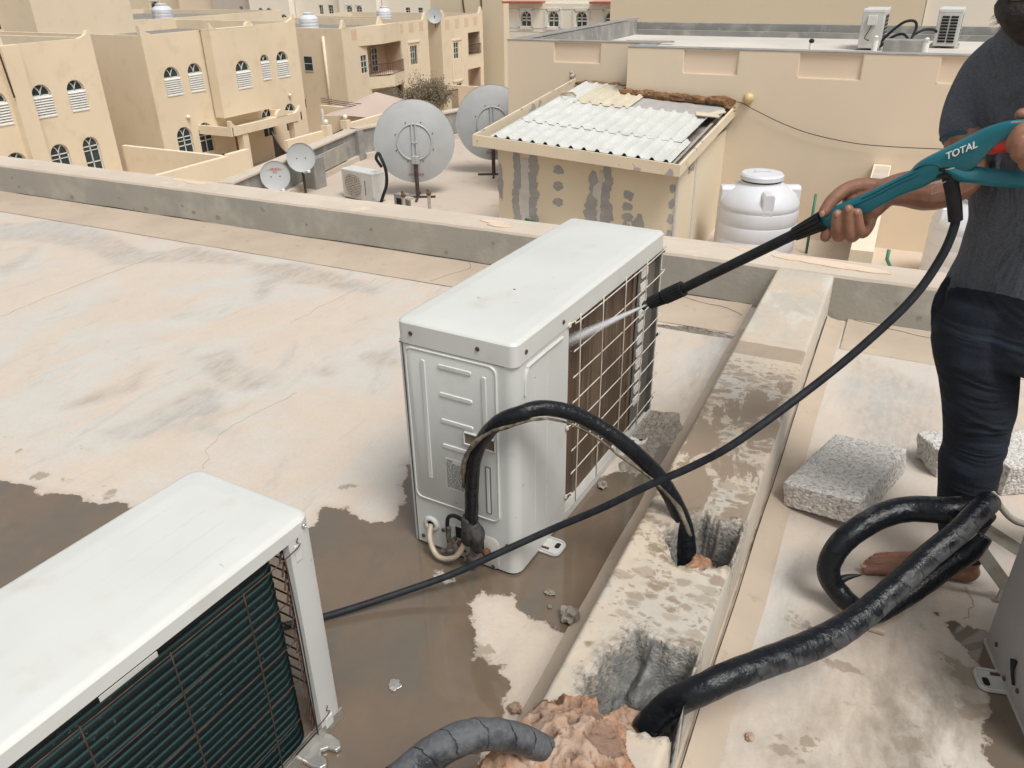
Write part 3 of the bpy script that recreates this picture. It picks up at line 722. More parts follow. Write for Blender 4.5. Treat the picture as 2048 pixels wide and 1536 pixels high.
crackline([(-6.4, 3.298, .002), (-5.0, 3.298, .002), (-3.4, 3.297, .002), (-1.8, 3.297, .002), (-.55, 3.298, .002)], .0022, .0012, 12, parent=par)
random.seed(8)
for (x, z) in ((-5.84, .071), (-5.27, .05), (-4.78, .093), (-4.54, .046), (-4.66, .03), (-4.19, .102), (-3.89, .056), (-3.17, .094), (-4.1, .067), (-5.89, .13), (-2.7, .12), (-2.2, .05), (-1.9, .14), (-3.5, .15), (.1, .12), (.2, .07)):
    r_ = random.uniform(.006, .016); pts = [(x + r_ * 1.4 * math.cos(k) * (1 + .5 * noise.noise(Vector((k, x, 1)))), z + r_ * math.sin(k) * (1 + .5 * noise.noise(Vector((k, x, 5))))) for k in [q * PI / 5 for q in range(10)]]
    build(MB().prism(pts, 3.6485, 3.66, lambda a, c, h: (a, h, c)), 'chipped_spot', 'chip', par)
# flakes of old paint lying on the coping
mb = MB()
for kf, (x, y, r) in enumerate(((-4.35, 3.82, .05), (-4.2, 3.8, .06), (-1.95, 3.77, .05), (-1.9, 3.72, .045), (-.36, 3.80, .07), (-.25, 3.79, .08), (-.14, 3.77, .07), (-.05, 3.76, .06), (-.62, 3.84, .03))):
    pts = [(x + r * (1 + .5 * noise.noise(Vector((k, x * 9, 0)))) * 1.6 * math.cos(k * PI / 5), y + r * .55 * (1 + .5 * noise.noise(Vector((k, x * 5, 3)))) * math.sin(k * PI / 5)) for k in range(10)]
    build(MB().prism(pts, .212, .2190 + .0006 * (kf % 4), lambda a, b_, h: (a, b_, h)), 'paint_flake', 'debrispaint', par)

# divider wall with two broken out holes
div = thing('divider_wall', 'low concrete divider running toward the parapet with wet top and two broken holes', 'wall', (-.3, 2, 0))
H1 = [(-.366, 1.571), (-.335, 1.596), (-.32, 1.652), (-.283, 1.684), (-.241, 1.667), (-.186, 1.684), (-.181, 1.616), (-.181, 1.509), (-.243, 1.47), (-.27, 1.461), (-.307, 1.467), (-.338, 1.53)]
H2 = [(-.355, 1.084), (-.355, 1.134), (-.332, 1.16), (-.323, 1.226), (-.285, 1.215), (-.239, 1.204), (-.202, 1.221), (-.181, 1.218), (-.178, 1.165), (-.18, 1.118), (-.17, 1.071), (-.16, 1.0), (-.222, .98), (-.305, .97), (-.352, 1.0), (-.375, 1.067)]
X0, X1 = -.426, -.176
bx = np.linspace(X0, X1, 56); by = np.arange(-.5, 3.655, .0055)
GX, GY = np.meshgrid(bx, by)
nz = np.array([noise.fractal(Vector((a * 22, c * 22, 0)), .7, 2.2, 5) for a, c in zip(GX.ravel(), GY.ravel())]).reshape(GX.shape)
s1 = sdf(GX, GY, H1) + nz * .007; s2 = sdf(GX, GY, H2) + nz * .009
Z = np.full(GX.shape, .21) + nz * .0012
Z += .002 * np.sin(GY * 3)
edge = np.minimum(GX - X0, X1 - GX); Z -= .012 * np.clip(1 - edge / .012, 0, 1) ** 2
d1 = np.clip(s1 / .022, 0, 1); d2 = np.clip(s2 / .026, 0, 1)
# first hole: steep faces, floor deep; second: sloping left face with a ridge in the middle
dep1 = .17 * d1 ** .7 * (1 - .35 * np.clip((GX + .24) / .05, 0, 1))
ridge = np.exp(-((GX + .285 - (GY - 1.12) * .15) / .018) ** 2) * np.clip((GY - 1.09) / .08, 0, 1)
dep2 = .165 * d2 ** .8 * (1 - .55 * ridge) * (.62 + .38 * np.clip((1.20 - GY) / .10, 0, 1)) + .0
Z = Z - dep1 - dep2 + (d1 + d2 > .02) * nz * .012
# crumbled rim
rim = np.exp(-(np.minimum(np.abs(s1), np.abs(s2)) / .012) ** 2); Z -= rim * np.abs(nz) * .018
mb = MB(); nx_ = len(bx); ny_ = len(by)
mb.v = [(float(a), float(c), float(z)) for a, c, z in zip(GX.ravel(), GY.ravel(), Z.ravel())]
mb.f = [(j * nx_ + i, j * nx_ + i + 1, (j + 1) * nx_ + i + 1, (j + 1) * nx_ + i) for j in range(ny_ - 1) for i in range(nx_ - 1)]
hd_ = np.maximum(s1, s2).ravel()
for i_ in np.nonzero(hd_ > -.004)[0]:
    x_, y_, z_ = mb.v[i_]; p_ = Vector((x_, y_, z_)); k_ = min(1, (hd_[i_] + .004) / .01)
    if x_ < X1 - .006 and x_ > X0 + .006:
        o_ = Vector((noise.noise(p_ * 38), noise.noise(p_ * 38 + Vector((7, 0, 0))), noise.noise(p_ * 38 + Vector((0, 7, 0))))) * .009 + Vector((noise.noise(p_ * 120), noise.noise(p_ * 120 + Vector((5, 0, 0))), noise.noise(p_ * 120 + Vector((0, 5, 0))))) * .0035
        p_ = p_ + o_ * k_; mb.v[i_] = (min(p_.x, X1 - .003), p_.y, p_.z)
base = len(mb.v)
hole_at = list(np.clip(np.maximum(s1, s2) / .006 + .6, 0, 1).ravel())
for col_, xx in ((0, X0), (nx_ - 1, X1)):
    st = len(mb.v)
    for j in range(ny_):
        wv = .004 * noise.noise(Vector((by[j] * 4, xx, 0)))
        mb.v.append((xx + wv, float(by[j]), -.01)); hole_at.append(0)
    for j in range(ny_ - 1):
        mb.f.append((j * nx_ + col_, (j + 1) * nx_ + col_, st + j + 1, st + j))
top = build(mb, 'screed_top', 'beam', div, smooth=True, fixn=True)
set_attr(top, 'hole', hole_at)
rm_ = np.exp(-((np.maximum(s1, s2) + .004) / .014) ** 2); set_attr(top, 'rim', list(rm_.ravel()) + [0] * (len(hole_at) - rm_.size))
for a, b_, x0, x1 in ((-.5, 3.34, -.425, -.522), (-.5, 3.63, -.178, -.098)):
    R_ = []
    for i in range(90):
        y = a + (b_ - a) * i / 89; w_ = noise.noise(Vector((y * 5, x0 * 9, 0))) * .004
        h = .05 if x0 < -.4 else .028
        R_.append([(x0, y, h), (x0 + (x1 - x0) * .25, y, h * .55), (x0 + (x1 - x0) * .7, y, h * .25), (x1 + w_, y, .001)])
    build(MB().loft(R_, cap=False, closed=False), 'mortar_fillet', 'fillet', div, smooth=True)
crackline([(-.174, 3.6, .030), (-.173, 3.0, .031), (-.172, 2.6, .030), (-.168, 2.2, .034), (-.170, 1.9, .030), (-.166, 1.6, .034), (-.168, 1.3, .030), (-.165, 1.0, .032), (-.166, .6, .03)], .0075, .003, 6, 'x', parent=div)
crackline([(-.178, 2.9, .07), (-.1735, 2.6, .066), (-.175, 2.35, .05)], .0015, .001, 8, 'x', parent=div)

# foam
def foam(name, poly, ztop, zbase, label, cat, seed, dome=.035, amp=.016, res=.004, pits=(), floor_=0):
    P = np.array(poly); x0, y0 = P.min(0) - .02; x1, y1 = P.max(0) + .02
    ax = np.arange(x0, x1, res); ay = np.arange(y0, y1, res); A, B = np.meshgrid(ax, ay)
    n = np.array([noise.fractal(Vector((a * 16 + seed, c * 16, seed)), .8, 2.1, 6) for a, c in zip(A.ravel(), B.ravel())]).reshape(A.shape)
    vor = np.array([noise.cell(Vector((a * 30, c * 30, 0))) for a, c in zip(A.ravel(), B.ravel())]).reshape(A.shape)
    bil = np.array([abs(noise.fractal(Vector((a * 15 + seed, c * 15, 3)), .9, 2.0, 2)) for a, c in zip(A.ravel(), B.ravel())]).reshape(A.shape)
    s_ = sdf(A, B, poly) + n * .012
    t = np.clip(s_ / .022, 0, 1)
    Zf = zbase + (ztop - zbase) * np.sqrt(t) + dome * np.clip(s_ / .09, 0, 1) + n * amp * .8 * t - .8 * amp * np.clip(1 - bil / .10, 0, 1) * t
    pit = np.zeros(A.shape)
    for (cx, cy, r, dp) in pits:
        q = np.clip(1 - np.hypot(A - cx, (B - cy)) / r + n * .25, 0, 1); q = np.clip(q * 3.5, 0, 1); Zf -= dp * q; Zf += .004 * np.exp(-((q - .15) / .12) ** 2) * (q > 0); pit = np.maximum(pit, q)
    pit = np.maximum(pit, (bil < .04) * .5)
    if floor_: Zf = np.where(s_ > .006, np.maximum(Zf, floor_ + .003 * n), Zf)
    mb = MB(); w_ = len(ax); h_ = len(ay)
    mb.v = [(float(a), float(c), float(z)) for a, c, z in zip(A.ravel(), B.ravel(), Zf.ravel())]
    keep = (s_ > -.004)
    mb.f = [(j * w_ + i, j * w_ + i + 1, (j + 1) * w_ + i + 1, (j + 1) * w_ + i) for j in range(h_ - 1) for i in range(w_ - 1) if keep[j, i] and keep[j + 1, i + 1]]
    o = build(mb, name, 'foam', smooth=True); set_attr(o, 'pit', pit.ravel()); set_attr(o, 'edge', np.clip(1.25 - s_ / (.03 + .05 * np.abs(n)), 0, 1).ravel() * (dome > .02) + (dome == .012) * .9)
    return tag(o, label, cat)
FO = [(-.47, .74), (-.462, .80), (-.455, .853), (-.45, .908), (-.425, .95), (-.39, .978), (-.36, 1.0), (-.33, 1.012), (-.30, .985), (-.25, .96), (-.222, .92), (-.20, .84), (-.20, .74)]
foam('expanding_foam', FO, .240, .0, 'large orange brown lump of aged foam capping the divider at the bottom of the photo', 'foam', 3, pits=((-.385, .945, .014, .02), (-.35, .955, .016, .016), (-.315, .955, .026, .022), (-.27, .905, .038, .022), (-.335, .905, .012, .02), (-.36, .86, .014, .02), (-.245, .85, .02, .022), (-.31, .84, .012, .02), (-.29, .80, .022, .02), (-.40, .89, .010, .018), (-.24, .80, .018, .018), (-.42, .83, .016, .02)), dome=.034, amp=.011, floor_=.219)
foam('expanding_foam', [(-.30, 1.50), (-.312, 1.57), (-.30, 1.62), (-.265, 1.645), (-.225, 1.635), (-.212, 1.58), (-.225, 1.515), (-.26, 1.49)], .125, .03, 'small orange plug of foam inside the farther hole beside the arching pipe', 'foam', 9, dome=.012, amp=.008)
foam('expanding_foam', [(-.34, 1.03), (-.34, 1.075), (-.30, 1.115), (-.24, 1.11), (-.215, 1.07), (-.22, 1.03), (-.27, 1.01)], .105, .05, 'dull brown foam mass at the bottom of the nearer broken hole', 'foam', 14, dome=.01, amp=.012)

# ------------------------------------------------------------------ condensers
def rrect(x0, y0, x1, y1, r, n=6):
    pts = []
    for cx, cy, a0 in ((x1 - r, y1 - r, 0), (x0 + r, y1 - r, PI / 2), (x0 + r, y0 + r, PI), (x1 - r, y0 + r, 1.5 * PI)):
        for k in range(n + 1):
            a = a0 + PI / 2 * k / n; pts.append((cx + r * math.cos(a), cy + r * math.sin(a)))
    return pts

def wallpath(pts, z0, z1, th=.002):
    """thin sheet bent along a plan path"""
    P = [Vector((a, c)) for a, c in pts]; inner = []
    for i, p in enumerate(P):
        t = (P[min(i + 1, len(P) - 1)] - P[max(i - 1, 0)]).normalized(); inner.append(p + Vector((-t.y, t.x)) * th)
    rings = [[(p.x, p.y, z0), (p.x, p.y, z1), (q.x, q.y, z1), (q.x, q.y, z0)] for p, q in zip(P, inner)]
    return MB().loft(rings)

def cover(L, D, r, z0, z1, over=.003, lip=.02):
    """pressed top cover with rolled edge and a faintly raised middle"""
    def ring(d, z, rr): return [(a, c, z) for a, c in rrect(-over + d, -over + d, L + over - d, D + over - d, max(rr, .004))]
    rs = [ring(.003, z0, r - .002), ring(0, z0, r), ring(0, z1 - .008, r), ring(.0015, z1 - .006, r), ring(.006, z1 - .0015, r - .004), ring(.013, z1, r - .008),
          ring(.03, z1, r), ring(.036, z1 + .0015, r), ring(.05, z1 + .0015, r)]
    return MB().loft(rs)

def plate_emboss(mb, x0, z0, x1, z1, h, axis, r=.012, inset=.006):
    """raised rounded panel on a face; axis 'end' -> plane X=0 facing -X using (u,z); 'long' -> plane Y=0"""
    def tf(a, c, d): return (-d, a, c) if axis == 'end' else (a, -d, c)
    ra = [tf(a, c, 0) for a, c in rrect(x0, z0, x1, z1, r)]; rb = [tf(a, c, h) for a, c in rrect(x0 + inset, z0 + inset, x1 - inset, z1 - inset, r)]
    return mb.loft([ra, rb])

# --- main unit, being washed
ang2 = math.atan2(.991, .062)
T2 = thing('air_conditioner', 'white outdoor condenser standing in the puddle, brown clogged coil being washed', 'air conditioner', (-.713, 1.464, 0), ang2)
L2, D2, HH = .993, .334, .692
loc = dict(world=False)
r = .03
arc = [(r - r * math.sin(t), r - r * math.cos(t)) for t in [k * PI / 16 for k in range(9)]]
path = [(.285, 0)] + arc + [(0, D2 - .012)]
build(wallpath([(p[0], p[1]) for p in path], .008, HH - .055, -.002), 'front_corner_panel', 'white', T2, smooth='auto', **loc)
build(wallpath([(.0, D2 - .009), (.003, D2), (L2, D2), (L2, 0)], .008, HH - .055, -.002), 'back_panel', 'white', T2, **loc)
build(cover(L2, D2, .021, HH - .062, HH), 'top_cover', 'white', T2, smooth='auto', **loc)
mb = MB(); plate_emboss(mb, .048, .165, .318, .625, .0035, 'end', .02)
ob = rrect(.052, .169, .314, .621, .02); mb.tube([(-.0032, p[0], p[1]) for p in ob + ob[:1]], .0026, 6)
ep = build(mb, 'service_panel', 'white', T2, smooth='auto', **loc)
mb = MB()
for zc in (.594, .516, .44, .365): plate_emboss(mb, .118, zc - .012, .218, zc + .003, .0066, 'end', .004, .003)
for uc, z0, z1 in ((.262, .24, .598), (.085, .42, .592)): plate_emboss(mb, uc - .008, z0, uc + .008, z1, .0064, 'end', .004, .003)
build(mb, 'stamped_rib', 'white', T2, smooth='auto', **loc)
mb = MB(); mb.box((-.0062, .073, .190), (-.0035, .088, .335)); build(mb, 'louver_slot', 'seam', T2, **loc)
mb = MB(); mb.box((-.0072, .0755, .192), (-.0045, .0855, .333)); build(mb, 'slot_cover', 'white', T2, bevel=.002, **loc)
# handle recess
hd = MB()
for a, c, d, e in ((.055, .384, .150, .388), (.055, .418, .150, .422), (.055, .384, .059, .422), (.146, .384, .150, .422)): hd.box((-.0085, a, c), (-.003, d, e))
h_ = build(hd, 'handle', 'white', T2, bevel=.001, **loc)
build(MB().box((-.0045, .059, .388), (-.004, .146, .418)), 'handle_recess', 'pan', h_, **loc)
# rating label and its text
lb = build(MB().box((-.0048, .140, .226), (-.0037, .212, .324)), 'rating_label', 'label', T2, **loc)
W2 = Matrix.LocRotScale(T2.location, T2.rotation_euler, None)
def end_m(u, z, x=-.005): # text on the end panel: reading direction runs toward -u
    return W2 @ frame_matrix((x, u, z), (0, -1, 0), (0, 0, 1))
text_mesh('GREE', .0075, 'ink', 'label_heading', end_m(.198, .3165), lb, ext=.0001)
mb = MB(); random.seed(3)
for k in range(22):
    z = .309 - k * .0036; u = .208
    while u > .146:
        w_ = random.uniform(.003, .012)
        if u - w_ < .144: break
        mb.box((-.00505, u - w_, z), (-.0049, u, z + .0016)); u -= w_ + random.uniform(.0012, .004)
build(mb, 'label_print', 'ink', lb, **loc)
# seam, screws, cut-outs
build(MB().box((-.0006, .3235, .006), (.001, .3255, HH - .062)).box((-.001, 0.03, HH - .0645), (.001, D2, HH - .0625)).box((.03, -.001, HH - .0645), (.285, .001, HH - .0625)), 'panel_seam', 'seam', T2, **loc)
def screws(par_, pts, name='screw', m='screw', r=.006):
    for (x, y, z, nx_, ny_) in pts:
        q = Vector((nx_, ny_, 0)).to_track_quat('Z', 'Y').to_matrix().to_4x4(); q.translation = (x, y, z)
        build(MB().lathe([(r, 0), (r, .002), (r * .75, .0035), (r * .5, .0035), (r * .35, .0022), (.0005, .0022)], tf=q, n=10), name, m, par_, smooth='auto', **loc)
screws(T2, [(-.003, .293, .660, -1, 0), (-.003, .100, .660, -1, 0), (.046, -.003, .655, 0, -1), (.245, -.003, .655, 0, -1), (-.001, .235, .075, -1, 0), (-.001, .305, .03, -1, 0), (-.001, .03, .10, -1, 0), (-.001, .075, .012, -1, 0), (-.001, .165, .03, -1, 0)])
plc = MB(); plate_emboss(plc, .055, .004, .228, .108, .003, 'end', .02, .004); build(plc, 'valve_cover_plate', 'white2', T2, smooth='auto', **loc)
for q0, q1 in (((-.0045, .168, .07), (-.003, .192, .106)), ((-.0045, .102, .06), (-.003, .122, .112))): build(MB().box(q0, q1), 'valve_opening', 'hole', T2, **loc)
gl = frame_matrix((0, .274, .082), (0, 1, 0), (0, 0, 1)); gl = frame_matrix((0, .274, .082), (0, 0, 1), (0, 1, 0))
build(MB().lathe([(.026, .0), (.022, .006), (.017, .008), (.013, .006), (.012, -.002)], tf=gl, n=18), 'cable_grommet', 'white', T2, smooth=True, **loc)
build(MB().lathe([(.0128, .0015), (.001, .0015)], tf=gl, n=18), 'grommet_hole', 'hole', T2, **loc)
for nm, u, z, s_ in (('service_valve', .195, .033, .8), ('service_valve', .118, .037, 1.15)):
    mb = MB(); mb.tube([(-.002, u, z + .03), (-.02, u, z + .028), (-.036, u, z + .01)], .0085 * s_, 8, 3); mb.tube([(-.03, u, z + .045), (-.032, u, z), (-.03, u, z - .012)], [.010 * s_, .012 * s_, .011 * s_], 6)
    mb.tube([(-.022, u + .004, z - .004), (-.03, u + .03, z - .006)], .008 * s_, 6); mb.sphere((-.03, u, z + .01), .0155 * s_, 6)
    mb.tube([(-.03, u, z + .02), (-.034, u, z + .055), (-.034, u - .004, z + .09)], .008 * s_, 8)
    vv = build(mb, nm, 'brass', T2, smooth='auto', **loc)
    build(MB().sphere((-.012, u - .025 * s_, z + .025), .011 * s_, 6), 'valve_cap', 'rust', vv, smooth=True, **loc)
# ribs on the long side panel
mb = MB()
pr = [(.046, .60), (.052, .615), (.07, .622), (.235, .612), (.25, .60)]
mb.tube([(a, -.0015, c) for a, c in [(.042, .54), (.044, .585), (.056, .606), (.075, .612), (.245, .612)]], .0045, 6, 4)
for v_, z0, z1 in ((.10, .12, .585), (.165, .1, .6)): mb.tube([(v_, .0012, z0), (v_, .0008, z0 + .02), (v_, .0008, z1 - .02), (v_, .0012, z1)], .0024, 8)
build(mb, 'pressed_rib', 'white', T2, smooth='auto', **loc)
build(MB().sphere((.30, .17, HH + .0015), .0035, 5, (1, 1, .4)), 'dirt_speck', 'crack', T2, **loc)
# coil and back opening
mb = MB(); mb.box((.287, .03, .02), (.80, .06, HH - .04)); mb.box((.283, .002, .02), (.287, .06, HH - .06)); build(mb, 'coil', 'coilbrown', T2, **loc)
build(MB().box((.80, .022, .02), (.826, .07, HH - .05)), 'coil_end_plate', 'pan', T2, **loc)
ms = MB(); ms.box((.826, .016, .02), (.982, .020, HH - .055)); ms.box((.975, .0, .02), (.985, .05, HH - .055)); build(ms, 'side_plate', 'plate', T2, bevel=.001, **loc)
mb = MB()
for k in range(12):
    z = .105 + k * .0465
    pts = rrect(.842, z, .900, z + .030, .007, 3); mb.prism(pts, .0125, .0158, lambda a, c, h: (a, h, c))
build(mb, 'plate_opening', 'slotlight', T2, **loc)
build(MB().box((.285, -.002, 0), (L2, .03, .018)).box((.285, -.002, .018), (L2, .002, .03)), 'base_rail', 'white2', T2, bevel=.001, **loc)
build(MB().box((.01, .01, .004), (L2 - .01, D2 - .01, .016)), 'base_pan', 'pan', T2, **loc)
build(MB().box((.985, -.001, 0.0), (L2, .03, HH - .05)), 'corner_post', 'white2', T2, bevel=.002, **loc)
g = MB(); wr = .0017
zs = [.632 - .0775 * k for k in range(8)]
for i, z in enumerate(zs):
    x0 = .305 if i not in (0, 4, 7) else .281
    pth = [(x0, -.012 if x0 > .3 else -.001, z), (.30, -.013, z + (.008 if i in (0, 4, 7) else 0)), (.315, -.014, z), (.6, -.014, z - .002), (.978, -.010, z), (.984, -.001, z + .004)]
    g.tube(pth, wr, 6, 3)
for v_ in (.317, .466, .63, .80): g.tube([(v_, -.018, .656), (v_ + .003, -.019, .4), (v_, -.018, .056)], wr, 6, 4)
build(g, 'wire_grille', 'grille', T2, smooth=True, **loc)
screws(T2, [(.281, -.003, .632, 0, -1), (.281, -.003, .322, 0, -1), (.281, -.003, .09, 0, -1)], 'grille_eyelet', 'grille', .008)
screws(T2, [(.988, -.004, .625, 0, -1), (.988, -.004, .325, 0, -1), (.988, -.004, .08, 0, -1)], 'grille_clip', 'black', .007)
for q0, q1 in (((.795, -.02, .505), .014), ((.46, -.02, .24), .012)): build(MB().sphere(q0, q1, 6, (1.2, .6, 1.1)), 'wire_tie', 'black', T2, smooth=True, **loc)
def foot(par_, x, m='white'):
    mb = MB(); pts = rrect(x - .034, -.058, x + .034, .02, .02)
    hole = rrect(x - .006, -.046, x + .014, -.028, .008)
    mb.prism(pts, .002, .008, lambda a, c, h: (a, c, h))
    f_ = build(mb, 'mounting_foot', m, par_, bevel=.0015, **loc)
    build(MB().prism(rrect(x - .004, -.045, x + .020, -.031, .006), .0082, .0088, lambda a, c, h: (a, c, h)), 'bolt_slot', 'hole', f_, **loc)
    build(MB().tube([(x - .026, 0, .010), (x - .028, -.045, .010), (x - .012, -.054, .010), (x + .018, -.054, .010), (x + .030, -.040, .010), (x + .030, 0, .010)], .0028, 6, 4), 'stiffening_rim', m, f_, smooth=True, **loc)
    build(MB().box((x - .02, -.022, .008), (x - .013, .0, .011)), 'rust_mark', 'rust', f_, **loc)
foot(T2, .155); foot(T2, .80)
# cables at the valve side
build(MB().tube([(-.003, .274, .082), (-.03, .262, .055), (-.045, .235, .025), (-.05, .205, .022), (-.05, .165, .045), (-.045, .142, .085), (-.035, .134, .125), (-.03, .128, .16)], .0075, 10, 5), 'power_cable', 'cablew', T2, smooth=True, **loc)
build(MB().tube([(-.035, .195, .075), (-.03, .20, .11), (-.03, .196, .15), (-.03, .175, .165), (-.03, .145, .16)], .0055, 8, 5), 'drain_line', 'black', T2, smooth=True, **loc)

# --- teal coil unit at the lower left
F1 = Vector((-.87, .90)); v1 = Vector((.069, .9976)).normalized(); L1, D1, H_1 = .85, .305, .56
o1 = F1 - v1 * L1; ang1 = math.atan2(v1.y, v1.x)
T1 = thing('air_conditioner', 'white condenser with dark teal coil and rusted wire guard cropped at lower left', 'air conditioner', (o1.x, o1.y, 0), ang1)
build(cover(L1, D1, .03, H_1 - .034, H_1), 'top_cover', 'white', T1, smooth='auto', **loc)
mb = MB()
for y in (.06, .115, .17, .235): mb.tube([(.02, y, H_1 - .0014), (L1 - .09 - abs(y - .15) * .3, y, H_1 - .0014)], .0030, 8)
build(mb, 'pressed_rib', 'white', T1, smooth=True, **loc)
build(MB().box((.0, D1 - .003, .004), (L1, D1, H_1 - .034)).box((0, 0, .004), (.003, D1, H_1 - .034)), 'back_panel', 'white', T1, **loc)
build(wallpath([(L1 - .062, .014), (L1 - .062, .0), (L1 - .022, .0), (L1 - .006, .006), (L1, .02), (L1, .052)], .006, H_1 - .033, -.002), 'corner_post', 'white', T1, smooth='auto', **loc)
build(wallpath([(L1, D1 - .06), (L1, D1)], .006, H_1 - .033, -.002), 'rear_post', 'white', T1, **loc)
build(MB().box((0, -.003, .0), (L1, .028, .012)).box((0, -.003, .012), (L1, 0, .034)), 'base_rail', 'galv', T1, bevel=.001, **loc)
build(MB().box((.004, .004, .002), (L1 - .004, D1 - .004, .010)), 'base_pan', 'pan', T1, **loc)
# finned coil: rows of corrugation, bent at the far corner
pl = [(.01, .03)] + [(L1 - .112 + .045 * math.sin(t), .068 - .045 * math.cos(t)) for t in [k * PI / 20 for k in range(11)]] + [(L1 - .067, D1 - .03)]
segs = []
for (a, c), (a2, c2) in zip(pl[:-1], pl[1:]):
    n_ = max(1, int(math.hypot(a2 - a, c2 - c) / .03)); segs += [(a + (a2 - a) * k / n_, c + (c2 - c) * k / n_) for k in range(n_)]
segs.append(pl[-1])
rows = 25; per = 6; zz0, zz1 = .014, H_1 - .03; mb = MB(); rings = []; uvr = []; acc = 0
for i, (a, c) in enumerate(segs):
    j = min(i + 1, len(segs) - 1); k = max(i - 1, 0); t = Vector((segs[j][0] - segs[k][0], segs[j][1] - segs[k][1])).normalized(); nrm = Vector((t.y, -t.x))
    if i: acc += math.hypot(a - segs[i - 1][0], c - segs[i - 1][1])
    ring = []
    for q in range(rows * per + 1):
        ph = q / per; d = .004 * abs(math.sin(PI * ph)); ring.append((a - nrm.x * d * 1, c - nrm.y * d * 1, zz0 + (zz1 - zz0) * q / (rows * per)))
    rings.append(ring); uvr.append(acc)
n_ = len(rings[0]); vs = [p for r_ in rings for p in r_]; fs = []; uvs = []
for i in range(len(rings) - 1):
    for q in range(n_ - 1):
        fs.append((i * n_ + q, (i + 1) * n_ + q, (i + 1) * n_ + q + 1, i * n_ + q + 1))
        uvs.append(((uvr[i], q / per), (uvr[i + 1], q / per), (uvr[i + 1], (q + 1) / per), (uvr[i], (q + 1) / per)))
mb.add(vs, fs, uvs); build(mb, 'fin_coil', 'coilteal', T1, smooth=True, fixn=False, **loc)
g = MB(); zs1 = [.508, .415, .318, .222, .128, .06]
for i, z in enumerate(zs1): g.tube([(.0, -.008, z), (.3, -.011, z - .002), (L1 - .09, -.010, z), (L1 - .045, -.004, z + .012), (L1 - .04, -.001, z + .02)] if i in (0, 5) else [(.0, -.008, z), (.3, -.011, z - .002), (L1 - .085, -.010, z)], .0012, 6, 4)
for v_ in (.18, .36, .515, .665, L1 - .085): g.tube([(v_, -.013, .512), (v_ + .002, -.015, .3), (v_, -.013, .045)], .0014, 6, 4)
build(g, 'wire_guard', 'rustwire', T1, smooth=True, **loc)
g = MB()
for k in range(15): z = .05 + k * .032; g.tube([(L1 - .086, .002, z), (L1 - .03, .05, z + .003), (L1 + .002, .1, z), (L1 + .002, D1 - .06, z)], .0022, 5)
for y in (.17,): g.tube([(L1 + .004, y, .03), (L1 + .004, y, H_1 - .04)], .0022, 5)
build(g, 'side_guard', 'rustwire', T1, smooth=True, **loc)
screws(T1, [(L1 - .022, -.004, H_1 - .018, 0, -1)], 'screw', 'galv', .005)
for q0, q1 in (((L1 - .052, -.004, .475), (L1 - .035, -.001, .512)), ((L1 - .052, -.005, .02), (L1 - .03, -.001, .05))): build(MB().box(q0, q1), 'guard_hook', 'white', T1, bevel=.002, **loc)
# forked galvanised foot
pts = [(L1 - .13, .02), (L1 - .13, -.03), (L1 - .125, -.05), (L1 - .113, -.056), (L1 - .103, -.046), (L1 - .101, -.03), (L1 - .092, -.022), (L1 - .082, -.03), (L1 - .078, -.05), (L1 - .066, -.054), (L1 - .055, -.04), (L1 - .052, -.015), (L1 - .056, .02)]
ff = build(MB().prism(pts, .002, .012, lambda a, c, h: (a, c, h)), 'mounting_foot', 'galv', T1, bevel=.003, **loc)
screws(ff, [], 'x')
build(MB().box((.40, -.0045, H_1 - .046), (.50, -.0032, H_1 - .036)), 'edge_sticker', 'label', T1, **loc)

# --- unit at the right edge, its shade put into a grey casing colour
a3 = math.atan2(1.50 - 1.73, .46 - .40)
T3 = thing('air_conditioner', 'plain condenser corner with shade put into its grey casing, cropped by the right edge of the photo', 'air conditioner', (.401, 1.735, 0), a3)
W3, D3, H3 = .34, .85, .56
build(wallpath([(W3, 0), (.008, 0), (.002, .002), (0, .008), (0, D3)], .012, H3 - .03, .002), 'casing', 'shadedcase', T3, smooth='auto', **loc)
build(cover(W3, D3, .025, H3 - .034, H3), 'top_cover', 'white', T3, smooth='auto', **loc)
build(MB().box((W3 - .003, 0.002, .012), (W3, D3, H3 - .03)).box((.002, D3 - .003, .012), (W3, D3, H3 - .03)), 'rear_panel', 'white2', T3, **loc)
build(MB().box((-.002, -.002, .0), (W3, .02, .012)).box((.0, .02, .0), (W3, D3, .01)), 'base_pan', 'white2', T3, bevel=.001, **loc)
screws(T3, [(.055, -.002, .05, 0, -1), (.13, -.002, .022, 0, -1), (.19, -.002, .05, 0, -1)])
f3 = thing('t', '', ''); bpy.data.objects.remove(f3)
foot(T3, .125, 'white2')
build(MB().tube([(.145, -.006, .095), (.155, -.008, .075), (.175, -.006, .05)], [.008, .004, .003], 8, 3), 'cable_clip', 'black', T3, smooth=True, **loc)

